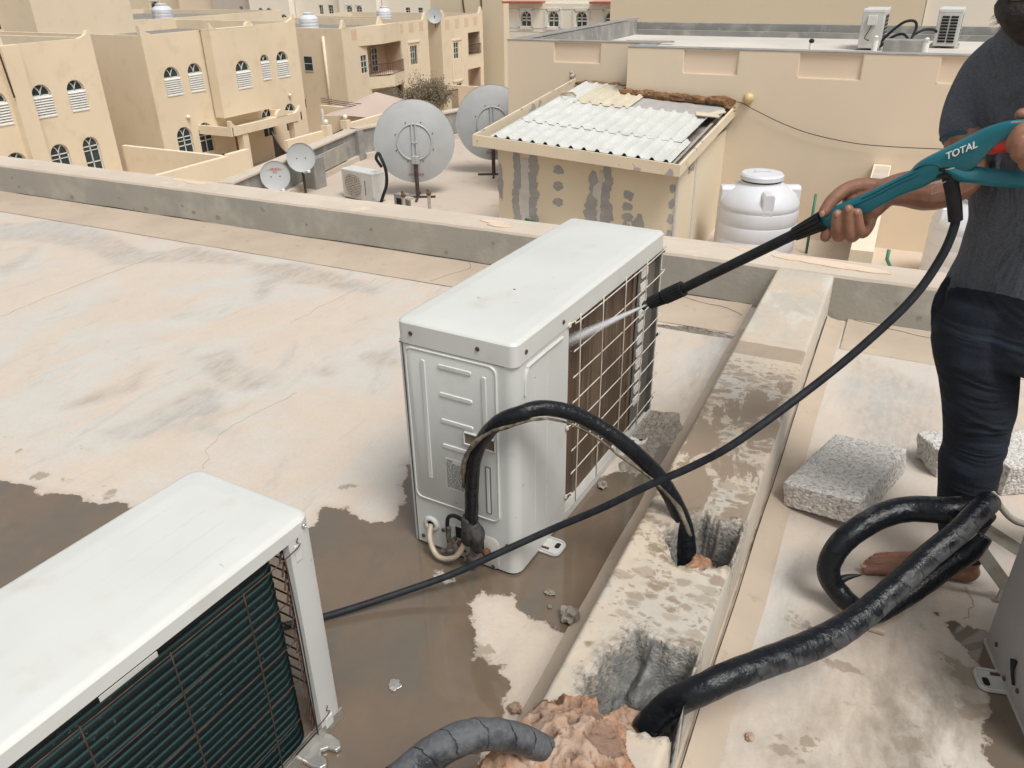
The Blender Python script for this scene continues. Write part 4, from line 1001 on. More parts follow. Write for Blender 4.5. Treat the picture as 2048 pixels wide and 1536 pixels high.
# ------------------------------------------------------------------ pipes and hoses
def pipe(name, pts, r, m, label, cat, n=16, k=8, wob=None):
    o = build(MB().tube(pts, r, n, k, wob), name, m, smooth=True); return tag(o, label, cat)
arch = pipe('insulated_pipe', [(-.833, 1.433, .155), (-.826, 1.428, .21), (-.820, 1.424, .29), (-.806, 1.418, .38), (-.778, 1.416, .45), (-.735, 1.418, .507), (-.69, 1.432, .532), (-.65, 1.465, .54), (-.60, 1.512, .518), (-.54, 1.552, .475), (-.472, 1.585, .415), (-.406, 1.625, .33), (-.351, 1.64, .24), (-.316, 1.628, .17), (-.303, 1.612, .11), (-.30, 1.595, .04)],
            [.016, .018, .018, .018, .018, .0185, .019, .019, .019, .019, .0195, .0205, .022, .023, .024, .025], 'vinyl', 'black pipe bundle arching from the washed condenser into the farther hole', 'pipe', wob=.06)
build(MB().tube([(-.84, 1.418, .29), (-.826, 1.402, .38), (-.792, 1.398, .445), (-.742, 1.400, .49), (-.69, 1.417, .512), (-.645, 1.45, .52), (-.597, 1.497, .497), (-.54, 1.535, .453), (-.475, 1.566, .39), (-.40, 1.606, .315), (-.337, 1.622, .24), (-.297, 1.607, .18)], [.004, .006, .006, .005, .004, .0035, .003, .003, .003, .004, .006, .005], 8, 6, .8), 'split_foam_seam', 'foamstrip', arch, smooth=True)
build(MB().tube([(-.832, 1.432, .19), (-.836, 1.428, .14), (-.842, 1.43, .10)], [.021, .023, .013], 8, 4, .45).tube([(-.826, 1.43, .17), (-.812, 1.428, .13), (-.815, 1.43, .085)], [.018, .021, .012], 8, 4, .5), 'frayed_tape_end', 'tape', arch, smooth=True)
big = pipe('insulated_pipe', [(-.245, 1.07, .10), (-.211, 1.104, .15), (-.168, 1.119, .19), (-.119, 1.163, .21), (-.062, 1.229, .21), (-.002, 1.301, .205), (.043, 1.356, .205), (.081, 1.406, .21), (.115, 1.459, .22), (.148, 1.513, .235), (.184, 1.572, .255), (.221, 1.635, .275), (.279, 1.72, .31), (.326, 1.808, .335), (.336, 1.845, .315), (.325, 1.85, .28)],
            [.027, .028, .029, .030, .030, .031, .031, .030, .029, .028, .027, .027, .027, .027, .026, .026], 'vinyldust', 'thick black taped pipe sweeping from the nearer hole up to the right', 'pipe', 18, wob=.05)
loop = pipe('insulated_pipe', [(.345, 1.85, .26), (.31, 1.855, .285), (.262, 1.835, .28), (.184, 1.836, .26), (.12, 1.802, .24), (.062, 1.751, .2), (.035, 1.722, .155), (.032, 1.712, .10), (.060, 1.71, .055), (.105, 1.685, .04), (.15, 1.665, .055), (.20, 1.71, .08), (.25, 1.77, .105), (.295, 1.83, .13), (.335, 1.87, .16), (.355, 1.89, .20)],
            [.031, .032, .033, .032, .031, .030, .029, .028, .026, .025, .026, .027, .028, .029, .03, .025], 'vinyl', 'glossy black taped pipe looped around the bare foot', 'pipe', 18, wob=.05)
build(MB().tube([(.05, 1.71, .07), (.075, 1.73, .085), (.11, 1.745, .095)], [.016, .009, .001], 6, 3), 'loose_tape_end', 'black', loop, smooth=True)
low = pipe('insulated_pipe', [(-.96, -.07, .15), (-.88, -.05, .12), (-.80, .12, .11), (-.72, .34, .17), (-.62, .52, .24), (-.557, .605, .3), (-.52, .638, .33), (-.491, .683, .35), (-.458, .723, .36), (-.423, .758, .35), (-.389, .799, .31), (-.362, .832, .262), (-.340, .858, .215), (-.328, .872, .13)],
           [.025, .026, .027, .027, .027, .027, .027, .027, .027, .026, .025, .023, .021, .018], 'vinylgrey', 'grey dusted taped pipe entering the big foam lump at the bottom edge', 'pipe', 18, wob=.07)
hose = pipe('pressure_hose', [(.117, 1.855, .995), (.124, 1.852, .965), (.114, 1.83, .903), (.08, 1.8, .818), (.019, 1.76, .73), (-.071, 1.7, .625), (-.209, 1.584, .5), (-.298, 1.563, .42), (-.395, 1.54, .35), (-.509, 1.515, .26), (-.633, 1.491, .17), (-.743, 1.422, .11), (-.849, 1.34, .06), (-.967, 1.235, .03), (-1.084, 1.118, .015), (-1.18, 1.03, .0125), (-1.33, .86, .0125), (-1.5, .6, .0125), (-1.8, .3, .0125), (-2.2, .1, .0125)],
            .0092, 'rubber', 'long black pressure washer hose hanging from the teal spray gun across the roof', 'hose', 12, 8)
build(MB().tube([(.092, 1.857, 1.064), (.103, 1.855, 1.035), (.114, 1.854, 1.005), (.1235, 1.853, .972)], [.0155, .0145, .0145, .014], 14, 5), 'bend_sleeve', 'black', hose, smooth='auto')
# brackets behind the right unit
br = thing('steel_bracket', 'weathered grey steel bracket legs below the taped pipe beside the condenser at the right edge', 'bracket', (.44, 1.9, 0))
def bar(a, b_, w_, t_, name, par_, m='bracket'):
    a = Vector(a); b_ = Vector(b_); d = b_ - a; xx = d.normalized(); yy = (Vector((.9, .44, 0)) - xx * xx.dot(Vector((.9, .44, 0)))).normalized(); zz = xx.cross(yy); q = Matrix((xx, yy, zz)).transposed()
    return build(MB().cbox((a + b_) / 2, (d.length, w_, t_), q), name, m, par_, bevel=.001)
bar((.325, 1.865, .205), (.447, 1.915, .045), .034, .004, 'leg', br); bar((.365, 1.90, .21), (.475, 1.93, .14), .03, .004, 'leg', br)
bar((.452, 1.93, .065), (.437, 1.90, .005), .02, .006, 'foot_bar', br)
pipe('drain_hose', [(.345, 1.875, .33), (.37, 1.885, .295), (.40, 1.89, .265), (.432, 1.90, .25), (.50, 1.92, .24)], .008, 'bracket', 'thin tan drain tube curving off the right edge behind the taped pipe', 'hose', 10, 6)

# ------------------------------------------------------------------ blocks and rubble
def block(c, size, rot, seed, label, broken=0):
    bm = bmesh.new(); bmesh.ops.create_cube(bm, size=1); bmesh.ops.subdivide_edges(bm, edges=bm.edges, cuts=44, use_grid_fill=True)
    vs = []
    for v in bm.verts:
        p = Vector((v.co.x * size[0], v.co.y * size[1], v.co.z * size[2]))
        n = noise.fractal(p * 34 + Vector((seed, 0, 0)), .8, 2.1, 4); nn = noise.noise(p * 120 + Vector((seed, 2, 0)))
        e = sorted([.5 - abs(v.co.x), .5 - abs(v.co.y), .5 - abs(v.co.z)]); near = max(0, 1 - e[1] * 18)
        d = -.0035 * near * (1 + n) + .0018 * n + .0022 * nn
        if broken and v.co.x < -.3: p.x += .02 * noise.noise(p * 16 + Vector((9, 0, 0))) * (-.3 - v.co.x) * 5
        p += v.co.normalized() * d
        q = rot @ p; vs.append(tuple(q + Vector(c)))
    mb = MB().add(vs, [tuple(v.index for v in f.verts) for f in bm.faces]); bm.free()
    return tag(build(mb, 'concrete_block', 'block', smooth='auto'), label, 'block', 'rough concrete blocks by the person')
def R3(rx, ry, rz): return Matrix.Rotation(rz, 3, 'Z') @ Matrix.Rotation(ry, 3, 'Y') @ Matrix.Rotation(rx, 3, 'X')
block((.031, 2.236, .062), (.225, .375, .082), R3(0, -.16, -.30), 1, 'pale rough concrete block tilted against the divider fillet')
block((.347, 2.548, .052), (.22, .12, .10), R3(0, 0, .52), 5, 'broken concrete block piece just left of and behind the jeans leg', broken=1)
block((.565, 2.60, .055), (.36, .20, .105), R3(.03, 0, .58), 8, 'concrete block right of the jeans leg at the photo edge')
heap = thing('mortar_rubble', 'crumbly grey brown mortar debris heaped at the foot of the washed condenser', 'rubble', (-.60, 2.38, 0))
random.seed(11)
def heapmesh(cx, cy, rx, ry, h, seed):
    mb = MB(); n = 44; vs = []
    for j in range(n):
        for i in range(n):
            a = -1 + 2 * i / (n - 1); c = -1 + 2 * j / (n - 1); q = 1 - math.hypot(a, c) + .35 * noise.noise(Vector((a * 2.4, c * 2.4, seed)))
            z = h * max(0, min(1, q * 2)) * (.7 + .7 * abs(noise.fractal(Vector((a * 7, c * 7, seed)), .7, 2, 4))) - (.004 if q <= 0.02 else 0)
            vs.append((cx + a * rx, cy + c * ry, z))
    fs = [(j * n + i, j * n + i + 1, (j + 1) * n + i + 1, (j + 1) * n + i) for j in range(n - 1) for i in range(n - 1)]
    return mb.add(vs, fs)
build(heapmesh(-.60, 2.37, .085, .14, .022, 2), 'debris', 'mortar', heap)
build(heapmesh(-.60, 2.17, .05, .12, .010, 5), 'debris', 'mortar', heap)
st = thing('mortar_strip', 'ragged strip of broken mortar on the roof just right of the washed condenser', 'rubble', (-.68, 3.25, 0))
build(heapmesh(-.66, 3.262, .17, .026, .012, 8), 'debris', 'mortar', st); build(heapmesh(-.80, 3.25, .10, .014, .008, 9), 'debris', 'mortar', st)
def stone(c, r, seed, m, label, sc_=(1, 1, .7), name='stone', cat='stone'):
    return tag(build(rock(c, r, seed, 3, .5, 1.8, sc_), name, m, smooth='auto'), label, cat)
stone((-.532, 1.385, .014), .024, 1, 'mortar', 'grey crumb of mortar lying in the puddle edge beside the divider')
stone((-.651, 1.954, .01), .014, 2, 'mortar', 'small dark pebble in the puddle below the washed coil')
stone((-.612, 1.447, .005), .012, 3, 'mortar', 'flat wet crumb in the puddle in front of the washed condenser', (1.2, .9, .4))
stone((-.592, 1.40, .004), .006, 4, 'mortar', 'tiny dark crumb in the puddle between condenser and dry patch')
stone((-.535, 1.075, .009), .016, 6, 'foam', 'orange foam chip on the wet roof left of the big foam lump', (1, .8, .6), 'foam_chip', 'foam')
stone((-.055, 1.225, .006), .008, 7, 'foam', 'tiny brown chip beside the big taped pipe on the right roof', (1, 1.4, .6), 'foam_chip', 'foam')
stone((.02, 1.60, .004), .007, 8, 'mortar', 'tiny pale crumb on the right roof left of the looped pipe')
stone((-.815, 1.02, .003), .014, 9, 'galv', 'small rusty washer in the shallow water right of the teal coil unit', (1, 1, .2), 'washer', 'washer')
tl = thing('floor_tile_piece', 'thin beige broken tile under the looped taped pipe', 'tile', (.12, 1.7, 0))
build(MB().prism([(.07, 1.70), (.10, 1.745), (.165, 1.70), (.185, 1.655), (.13, 1.655)], .002, .014, lambda a, c, h: (a, c, h)), 'slab', 'fillet', tl, bevel=.002)

# ------------------------------------------------------------------ spray gun
gun = thing('pressure_washer_gun', 'teal pressure washer spray gun with TOTAL lettering held by the person', 'spray gun', (-.1, 1.91, .96))
TOP = [(-.156, 1.921, .937), (-.118, 1.911, .963), (-.062, 1.897, 1.0), (-.016, 1.885, 1.035), (.019, 1.875, 1.062), (.039, 1.868, 1.089), (.094, 1.852, 1.13), (.136, 1.838, 1.163), (.168, 1.827, 1.179), (.216, 1.812, 1.187), (.27, 1.795, 1.188), (.33, 1.78, 1.185)]
BOT = [(-.139, 1.918, .904), (-.096, 1.908, .924), (-.043, 1.894, .963), (.005, 1.881, 1.002), (.043, 1.871, 1.026), (.066, 1.864, 1.045), (.118, 1.849, 1.071), (.150, 1.837, 1.127), (.187, 1.824, 1.145), (.232, 1.81, 1.158), (.284, 1.794, 1.155), (.34, 1.78, 1.145)]
cf = Vector((-.39, .79, -.47)).normalized()           # normal of the gun's flat sides
def gunring(t, b_, wd, n=20, p=2.6):
    t = Vector(t); b_ = Vector(b_); c = (t + b_) / 2; u = (t - b_) / 2; a = cf.cross(Vector((.83, -.24, .5))).normalized(); side = (cf - cf.project(u)).normalized() * wd
    ring = []
    for k in range(n):
        an = 2 * PI * k / n; ca, sa = math.cos(an), math.sin(an)
        x = math.copysign(abs(ca) ** (2 / p), ca); y = math.copysign(abs(sa) ** (2 / p), sa); ring.append(tuple(c + u * y + side * x))
    return ring
TT, _ = cr([Vector(p) for p in TOP], [0] * len(TOP), 4); BB, _ = cr([Vector(p) for p in BOT], [0] * len(BOT), 4)
wds = [.019, .020, .019, .021, .023, .026, .030, .027, .021, .018, .018, .018]
WD = [wds[min(int(i / 4), 11)] + (wds[min(int(i / 4) + 1, 11)] - wds[min(int(i / 4), 11)]) * ((i % 4) / 4) for i in range(len(TT))]
rings = [gunring(t, b_, w_) for t, b_, w_ in zip(TT, BB, WD)]
c0 = sum((Vector(p) for p in rings[0]), Vector()) / 20
rings = [[tuple(c0 + (Vector(p) - c0) * .9 + Vector((-.004, .001, -.003))) for p in rings[0]]] + rings
build(MB().loft(rings), 'gun_body', 'teal', gun, smooth='auto')
# grip grooves following the barrel
mb = MB()
def onside(i, f, d=.0): # point on near side at fraction f of the height
    t, b_ = TT[i], BB[i]; c = b_ + (t - b_) * f; yy = abs(2 * f - 1); s_ = (max(0, 1 - yy ** 2.6)) ** (1 / 2.6)
    return c - cf * (WD[i] * s_ + d)
mb.tube([onside(i, .62, -.0006) for i in range(5, 17)], .0014, 6, 3); mb.tube([onside(i, .80, -.0006) for i in range(7, 17)], .0012, 6, 3)
mb.tube([onside(16, .95, 0), onside(18, .85, -.0004), onside(20, .6, -.0004), onside(21, .3, -.0004), onside(21, .1, 0)], .0015, 6, 4)
build(mb, 'grip_groove', mat('teal_groove', (.003, .08, .11), rough=.5), gun, smooth=True)
# lower guard bow
G_ = [(.088, 1.854, 1.082), (.12, 1.845, 1.071), (.145, 1.841, 1.069), (.2, 1.826, 1.071), (.222, 1.820, 1.080), (.25, 1.809, 1.105), (.268, 1.8, 1.135), (.28, 1.797, 1.16)]
GG, GR = cr([Vector(p) for p in G_], [.018, .018, .016, .016, .0165, .017, .018, .018], 4)
rings = []
for i, p in enumerate(GG):
    t = (GG[min(i + 1, len(GG) - 1)] - GG[max(i - 1, 0)]).normalized(); u = cf.cross(t).normalized(); u = u if u.z > 0 else -u
    rings.append(gunring(p + u * GR[i], p - u * GR[i], .015, 14, 4))
build(MB().loft(rings), 'hand_guard', 'teal', gun, smooth='auto')
def slab(pts, d0, d1, name, m, par_=gun, bev=.002):
    n = len(pts); P = [Vector(p) for p in pts]
    mb = MB().add([tuple(p - cf * d0) for p in P] + [tuple(p - cf * d1) for p in P], [tuple(range(n)), tuple(range(n, 2 * n))] + [(i, (i + 1) % n, n + (i + 1) % n, n + i) for i in range(n)])
    return build(mb, name, m, par_, bevel=bev)
slab([(.136, 1.840, 1.125), (.141, 1.838, 1.136), (.173, 1.829, 1.146), (.22, 1.82, 1.150), (.224, 1.82, 1.126), (.177, 1.829, 1.121), (.157, 1.835, 1.114), (.143, 1.839, 1.115)], -.008, .019, 'trigger', 'red', bev=.003)
slab([(.157, 1.833, 1.158), (.166, 1.829, 1.172), (.215, 1.815, 1.178), (.213, 1.815, 1.163)], .012, .0205, 'top_inlay', 'panelgrey', bev=.001)
xg = (Vector((.117, 1.846, 1.123)) - Vector((.077, 1.858, 1.096))).normalized()
lo_ = Vector((.0885, 1.855, 1.1025)) - cf * .0300
text_mesh('TOTAL', .0185, 'whiteink', 'logo', frame_matrix(lo_, xg * 1.0 + Vector((0, 0, -.02)), -cf.cross(xg)), gun, shear=.28, ext=.0009)
# lance, collar, nozzle
L_ = [Vector((-.555, 2.001, .622)), Vector((-.513, 1.993, .65)), Vector((-.464, 1.985, .684)), Vector((-.197, 1.931, .882)), Vector((-.186, 1.928, .89)), Vector((-.142, 1.919, .923))]
def ribbed(a, b_, r0, r1, n, amp, name, m, grooves=14):
    a = Vector(a); b_ = Vector(b_); t = (b_ - a).normalized(); q = t.to_track_quat('Z', 'Y').to_matrix(); rings = []
    for k in range(n + 1):
        f = k / n; r_ = r0 + (r1 - r0) * f; ring = []
        for j in range(grooves * 4):
            an = 2 * PI * j / (grooves * 4); rr_ = r_ * (1 - amp * (j % 4 in (0,)) * (0 < k < n)); ring.append(tuple(a + t * (b_ - a).length * f + q @ Vector((rr_ * math.cos(an), rr_ * math.sin(an), 0))))
        rings.append(ring)
    return build(MB().loft(rings), name, m, gun, smooth='auto')
build(MB().tube([L_[2], L_[3], L_[4] + (L_[5] - L_[4]) * .2], .0132, 14), 'lance', 'black', gun, smooth='auto')
ribbed(L_[0], L_[1] + (L_[0] - L_[1]) * .1, .0175, .0195, 5, .12, 'nozzle', 'black', 12)
ribbed(L_[1], L_[2], .0212, .0212, 5, .10, 'nozzle_sleeve', 'black', 16)
build(MB().tube([L_[1] - Vector((.002, 0, .0013)), L_[1] + Vector((.003, 0, .002))], .0205, 20), 'nozzle_ring', 'plate', gun, smooth='auto')
ribbed(L_[3], L_[5] + Vector((.004, -.001, .003)), .0165, .0235, 6, .14, 'locking_collar', 'black', 12)
cq = (Vector((.092, 1.856, 1.061)) - Vector((.086, 1.857, 1.085))).to_track_quat('Z', 'Y').to_matrix().to_4x4(); cq.translation = (.083, 1.858, 1.082)
build(MB().lathe([(.014, 0), (.0205, .002), (.0205, .008), (.017, .010), (.017, .014), (.0215, .016), (.0215, .022), (.015, .024)], tf=cq, n=20), 'hose_coupling', 'black', gun, smooth='auto')
build(MB().tube([(.088, 1.842, 1.053), (.078, 1.842, 1.046), (.065, 1.844, 1.037), (.067, 1.844, 1.024), (.083, 1.842, 1.032)], .0011, 6), 'wire_clip', 'galv', gun)
build(MB().tube([(.070, 1.852, 1.075), (.085, 1.836, 1.078), (.105, 1.838, 1.085)], .0012, 6, 4), 'spring_ring', 'galv', gun)
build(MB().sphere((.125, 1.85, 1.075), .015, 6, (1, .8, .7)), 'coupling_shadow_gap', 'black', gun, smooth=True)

# water jet: a thin fan of drops and mist from the nozzle to the coil
def m_spray():
    m, nt, b = newmat('water_mist'); out = nt.nodes['Material Output']
    nt.nodes.remove(b); df = _n(nt, 'ShaderNodeBsdfDiffuse'); df.inputs[0].default_value = (.9, .92, .95, 1)
    tl_ = _n(nt, 'ShaderNodeBsdfTranslucent'); tl_.inputs[0].default_value = (.9, .92, .95, 1)
    ad = _n(nt, 'ShaderNodeMixShader'); nt.links.new(df.outputs[0], ad.inputs[1]); nt.links.new(tl_.outputs[0], ad.inputs[2])
    tr = _n(nt, 'ShaderNodeBsdfTransparent'); mx = _n(nt, 'ShaderNodeMixShader')
    uv = _n(nt, 'ShaderNodeUVMap', uv_map='UVMap'); s = _n(nt, 'ShaderNodeSeparateXYZ'); nt.links.new(uv.outputs[0], s.inputs[0])
    # thinner with distance from nozzle and toward the rim, streaky along the jet
    n = _n(nt, 'ShaderNodeTexNoise'); n.inputs['Scale'].default_value = 1; n.inputs['Detail'].default_value = 5
    mp = _n(nt, 'ShaderNodeMapping'); mp.inputs['Scale'].default_value = (18, 34, 1); nt.links.new(uv.outputs[0], mp.inputs[0]); nt.links.new(mp.outputs[0], n.inputs['Vector'])
    lw = _n(nt, 'ShaderNodeLayerWeight'); lw.inputs[0].default_value = .5
    core = mth(nt, 'POWER', mth(nt, 'SUBTRACT', 1.0, lw.outputs['Facing']), 1.4)
    fade = _n(nt, 'ShaderNodeMapRange'); fade.inputs[1].default_value = 0; fade.inputs[2].default_value = .36; fade.inputs[3].default_value = .95; fade.inputs[4].default_value = .10
    nt.links.new(s.outputs[0], fade.inputs[0])
    al = mth(nt, 'MULTIPLY', mth(nt, 'MULTIPLY', core, fade.outputs[0]), mth(nt, 'ADD', .15, mth(nt, 'MULTIPLY', n.outputs['Fac'], 1.3)), clamp=True)
    nt.links.new(al, mx.inputs[0]); nt.links.new(tr.outputs[0], mx.inputs[1]); nt.links.new(ad.outputs[0], mx.inputs[2]); nt.links.new(mx.outputs[0], out.inputs['Surface'])
    return m
jet = MB(); A_ = Vector((-.556, 2.001, .621)); B_ = Vector((-.724, 1.775, .560))
for k_, (rr_, ex) in enumerate(((.018, 1.0), (.010, 1.0), (.004, 1.0))):
    jet.tube([A_ + (B_ - A_) * f for f in (0, .2, .4, .6, .8, 1)], [.002 + rr_ * f for f in (0, .2, .4, .6, .8, 1)], 16)
random.seed(2)
js = tag(build(jet, 'water_spray', m_spray(), smooth=True), 'thin white jet of water from the nozzle onto the brown coil', 'water spray', kind='stuff')
dr = MB()
for k in range(60):
    f = random.random(); p = A_ + (B_ - A_) * f + Vector((random.gauss(0, .008), random.gauss(0, .01), random.gauss(0, .012))) * (f + .15)
    dr.sphere(tuple(p), random.uniform(.0006, .0014), 3)
build(dr, 'droplets', mat('water_drop', (.8, .82, .85), rough=.1), js)

# ------------------------------------------------------------------ person
def chain(mb, pts, rad, n=14, k=4, flat=None):
    P, R_ = cr([Vector(p) for p in pts], list(rad), k)
    rings = []; up_ = None
    t0 = (P[1] - P[0]).normalized(); t1 = (P[-1] - P[-2]).normalized()
    seq = [(P[0] - t0 * R_[0] * .85, R_[0] * .35, t0), (P[0] - t0 * R_[0] * .5, R_[0] * .8, t0)] + [(p, r_, (P[min(i + 1, len(P) - 1)] - P[max(i - 1, 0)]).normalized()) for i, (p, r_) in enumerate(zip(P, R_))] + [(P[-1] + t1 * R_[-1] * .5, R_[-1] * .8, t1), (P[-1] + t1 * R_[-1] * .85, R_[-1] * .35, t1)]
    for p, r_, t in seq:
        if up_ is None: up_ = Vector((0, 0, 1)) if abs(t.z) < .9 else Vector((1, 0, 0))
        a = t.cross(up_).normalized(); b_ = a.cross(t).normalized(); up_ = b_
        rings.append([tuple(p + a * math.cos(2 * PI * j / n) * r_ + b_ * math.sin(2 * PI * j / n) * r_) for j in range(n)])
    return mb.loft(rings)
def ellring(cx, cy, z, hw, hd, yaw, n=28, tilt=0, p=2.3):
    out = []
    for k in range(n):
        an = 2 * PI * k / n; ca, sa = math.cos(an), math.sin(an)
        x = math.copysign(abs(ca) ** (2 / p), ca) * hw; y = math.copysign(abs(sa) ** (2 / p), sa) * hd
        out.append((cx + x * math.cos(yaw) - y * math.sin(yaw), cy + x * math.sin(yaw) + y * math.cos(yaw), z + tilt * x))
    return out
def remesh(o, vox, it=4, fac=.5, noise_=None):
    md = o.modifiers.new('union', 'REMESH'); md.mode = 'VOXEL'; md.voxel_size = vox; md.use_smooth_shade = True
    sm = o.modifiers.new('soften', 'SMOOTH'); sm.iterations = it; sm.factor = fac
    return o
YAW = -.60
person = thing('person', 'barefoot person in charcoal T-shirt and dark jeans holding the teal spray gun', 'person', (.3, 1.97, 0))
mb = MB()
# torso core, neck, head
mb.loft([ellring(.32, 2.065, .72, .13, .09, YAW), ellring(.31, 2.06, .95, .125, .085, YAW), ellring(.285, 2.045, 1.12, .13, .085, YAW), ellring(.25, 2.03, 1.25, .12, .07, YAW), ellring(.215, 2.01, 1.32, .07, .05, YAW)])
chain(mb, [(.215, 2.01, 1.30), (.205, 1.985, 1.37), (.20, 1.965, 1.42)], [.058, .052, .054])
mb.sphere((.205, 1.955, 1.50), .094, 14, (.92, 1.05, 1.15)); mb.sphere((.178, 1.925, 1.435), .064, 12, (.95, 1.0, 1.0))
chain(mb, [(.178, 1.912, 1.402), (.150, 1.885, 1.392)], [.042, .028])
chain(mb, [(.152, 1.878, 1.475), (.128, 1.862, 1.437), (.136, 1.868, 1.428)], [.010, .013, .010])   # nose
chain(mb, [(.118, 1.885, 1.408), (.128, 1.862, 1.410), (.152, 1.848, 1.408)], [.006, .009, .006]); chain(mb, [(.118, 1.888, 1.394), (.130, 1.864, 1.392), (.153, 1.851, 1.394)], [.006, .0095, .006])
for s_ in (-1, 1):
    e = Vector((.205, 1.955, 1.49)) + Vector((math.cos(YAW), math.sin(YAW), 0)) * .088 * s_; mb.sphere(tuple(e), .022, 6, (.7, .7, 1.3))
# right arm (left of the picture)
chain(mb, [(.14, 2.10, 1.25), (.11, 2.06, 1.156), (.128, 2.0, 1.050), (.115, 1.995, 1.022)], [.055, .045, .044, .040])
chain(mb, [(.125, 2.0, 1.030), (.088, 1.99, 1.008), (.055, 1.975, 1.002), (.018, 1.957, 1.004), (-.017, 1.945, .999), (-.03, 1.948, .994)], [.046, .048, .046, .039, .031, .027])
chain(mb, [(-.02, 1.948, .995), (-.05, 1.953, .982), (-.082, 1.953, .967)], [.027, .031, .029]); chain(mb, [(-.02, 1.945, .985), (-.042, 1.94, .957), (-.056, 1.935, .938)], [.024, .024, .019])
chain(mb, [(-.05, 1.948, .965), (-.075, 1.948, .945), (-.098, 1.945, .940)], [.024, .020, .018])
for pts, rad in (([(-.080, 1.948, .945), (-.092, 1.925, .909), (-.098, 1.895, .898), (-.105, 1.877, .922), (-.108, 1.872, .956)], [.015, .0145, .0135, .0130, .0115]),
                 ([(-.058, 1.948, .948), (-.063, 1.925, .912), (-.071, 1.893, .902), (-.080, 1.876, .930), (-.087, 1.869, .970)], [.0155, .015, .014, .0130, .0115]),
                 ([(-.040, 1.948, .955), (-.041, 1.925, .924), (-.050, 1.895, .912), (-.060, 1.879, .934), (-.068, 1.872, .964)], [.0145, .0135, .0125, .0118, .0105]),
                 ([(-.100, 1.948, .945), (-.116, 1.936, .924), (-.124, 1.920, .905), (-.127, 1.908, .889)], [.0155, .0145, .0135, .012]),
                 ([(-.035, 1.95, 1.003), (-.072, 1.948, 1.004), (-.104, 1.938, .994), (-.127, 1.918, .973), (-.139, 1.901, .949)], [.021, .019, .0165, .0145, .0125])):
    chain(mb, pts, rad, 12, 4)
# left arm
chain(mb, [(.36, 1.95, 1.24), (.385, 1.90, 1.18), (.40, 1.86, 1.14)], [.055, .047, .042]); chain(mb, [(.40, 1.86, 1.14), (.34, 1.86, 1.142), (.285, 1.86, 1.143), (.265, 1.86, 1.143)], [.042, .038, .029, .027])
chain(mb, [(.27, 1.86, 1.143), (.245, 1.843, 1.148), (.228, 1.835, 1.150)], [.027, .030, .026])
for pts, rad in (([(.232, 1.825, 1.172), (.212, 1.800, 1.176), (.190, 1.786, 1.170), (.181, 1.784, 1.150), (.184, 1.800, 1.134)], [.0145, .0145, .0135, .013, .0115]),
                 ([(.238, 1.82, 1.155), (.218, 1.793, 1.156), (.198, 1.777, 1.149), (.192, 1.779, 1.130), (.202, 1.800, 1.117)], [.0145, .0145, .0135, .013, .0115]),
                 ([(.244, 1.82, 1.138), (.228, 1.793, 1.138), (.213, 1.777, 1.132), (.208, 1.779, 1.114), (.216, 1.80, 1.102)], [.014, .014, .013, .0125, .011]),
                 ([(.252, 1.82, 1.122), (.240, 1.797, 1.122), (.228, 1.783, 1.116), (.224, 1.783, 1.102), (.232, 1.802, 1.092)], [.013, .012, .0115, .011, .010]),
                 ([(.25, 1.865, 1.165), (.228, 1.862, 1.182), (.205, 1.856, 1.188), (.187, 1.845, 1.189)], [.018, .016, .015, .012])):
    chain(mb, pts, rad, 12, 4)
# legs and feet
chain(mb, [(.27, 2.04, .72), (.262, 2.01, .60), (.29, 2.0, .40), (.315, 1.99, .25), (.348, 1.975, .09), (.355, 1.97, .06)], [.075, .07, .05, .047, .036, .036])
chain(mb, [(.41, 2.03, .72), (.53, 2.07, .45), (.66, 2.14, .25), (.775, 2.205, .08), (.785, 2.21, .06)], [.06, .05, .042, .036, .036])
def footm(heel, toe, side=1):
    h = Vector(heel); t = Vector(toe); d = (t - h).normalized(); s_ = Vector((-d.y, d.x, 0)) * side   # s_ points to the big toe
    L = (t - h).length
    chain(mb, [h + d * .01 + Vector((0, 0, .028)), h + d * L * .3 + Vector((0, 0, .032)), h + d * L * .62 + s_ * .012 + Vector((0, 0, .024)), h + d * L * .74 + s_ * .018 + Vector((0, 0, .019))], [.030, .030, .024, .018])
    chain(mb, [h + d * .03 - s_ * .006 + Vector((0, 0, .022)), h + d * L * .5 - s_ * .020 + Vector((0, 0, .022)), h + d * L * .70 - s_ * .026 + Vector((0, 0, .016))], [.026, .025, .017])
    chain(mb, [h + d * .05 + Vector((0, 0, .07)), h + d * L * .35 + Vector((0, 0, .058)), h + d * L * .6 + s_ * .004 + Vector((0, 0, .034))], [.032, .031, .022])
    for k, (o_, l_, r_) in enumerate(((.033, 1.0, .0135), (.0075, 1.0, .0070), (-.0095, .965, .0068), (-.0265, .92, .0066), (-.043, .865, .0066))):
        b_ = h + d * L * (.73 - k * .03) + s_ * o_ * .9; e = h + d * (L * l_ - .012) + s_ * o_
        chain(mb, [b_ + Vector((0, 0, .018)), (b_ + e) / 2 + Vector((0, 0, .0185)), e + Vector((0, 0, r_ * .95))], [r_ * 1.05, r_ * .95, r_], 10, 3)
footm((.376, 1.968, 0), (.104, 1.905, 0), 1)
footm((.84, 2.26, 0), (.66, 2.08, 0), -1)
body = build(mb, 'body', 'skin', person, fixn=False); remesh(body, .0028, 2, .5)
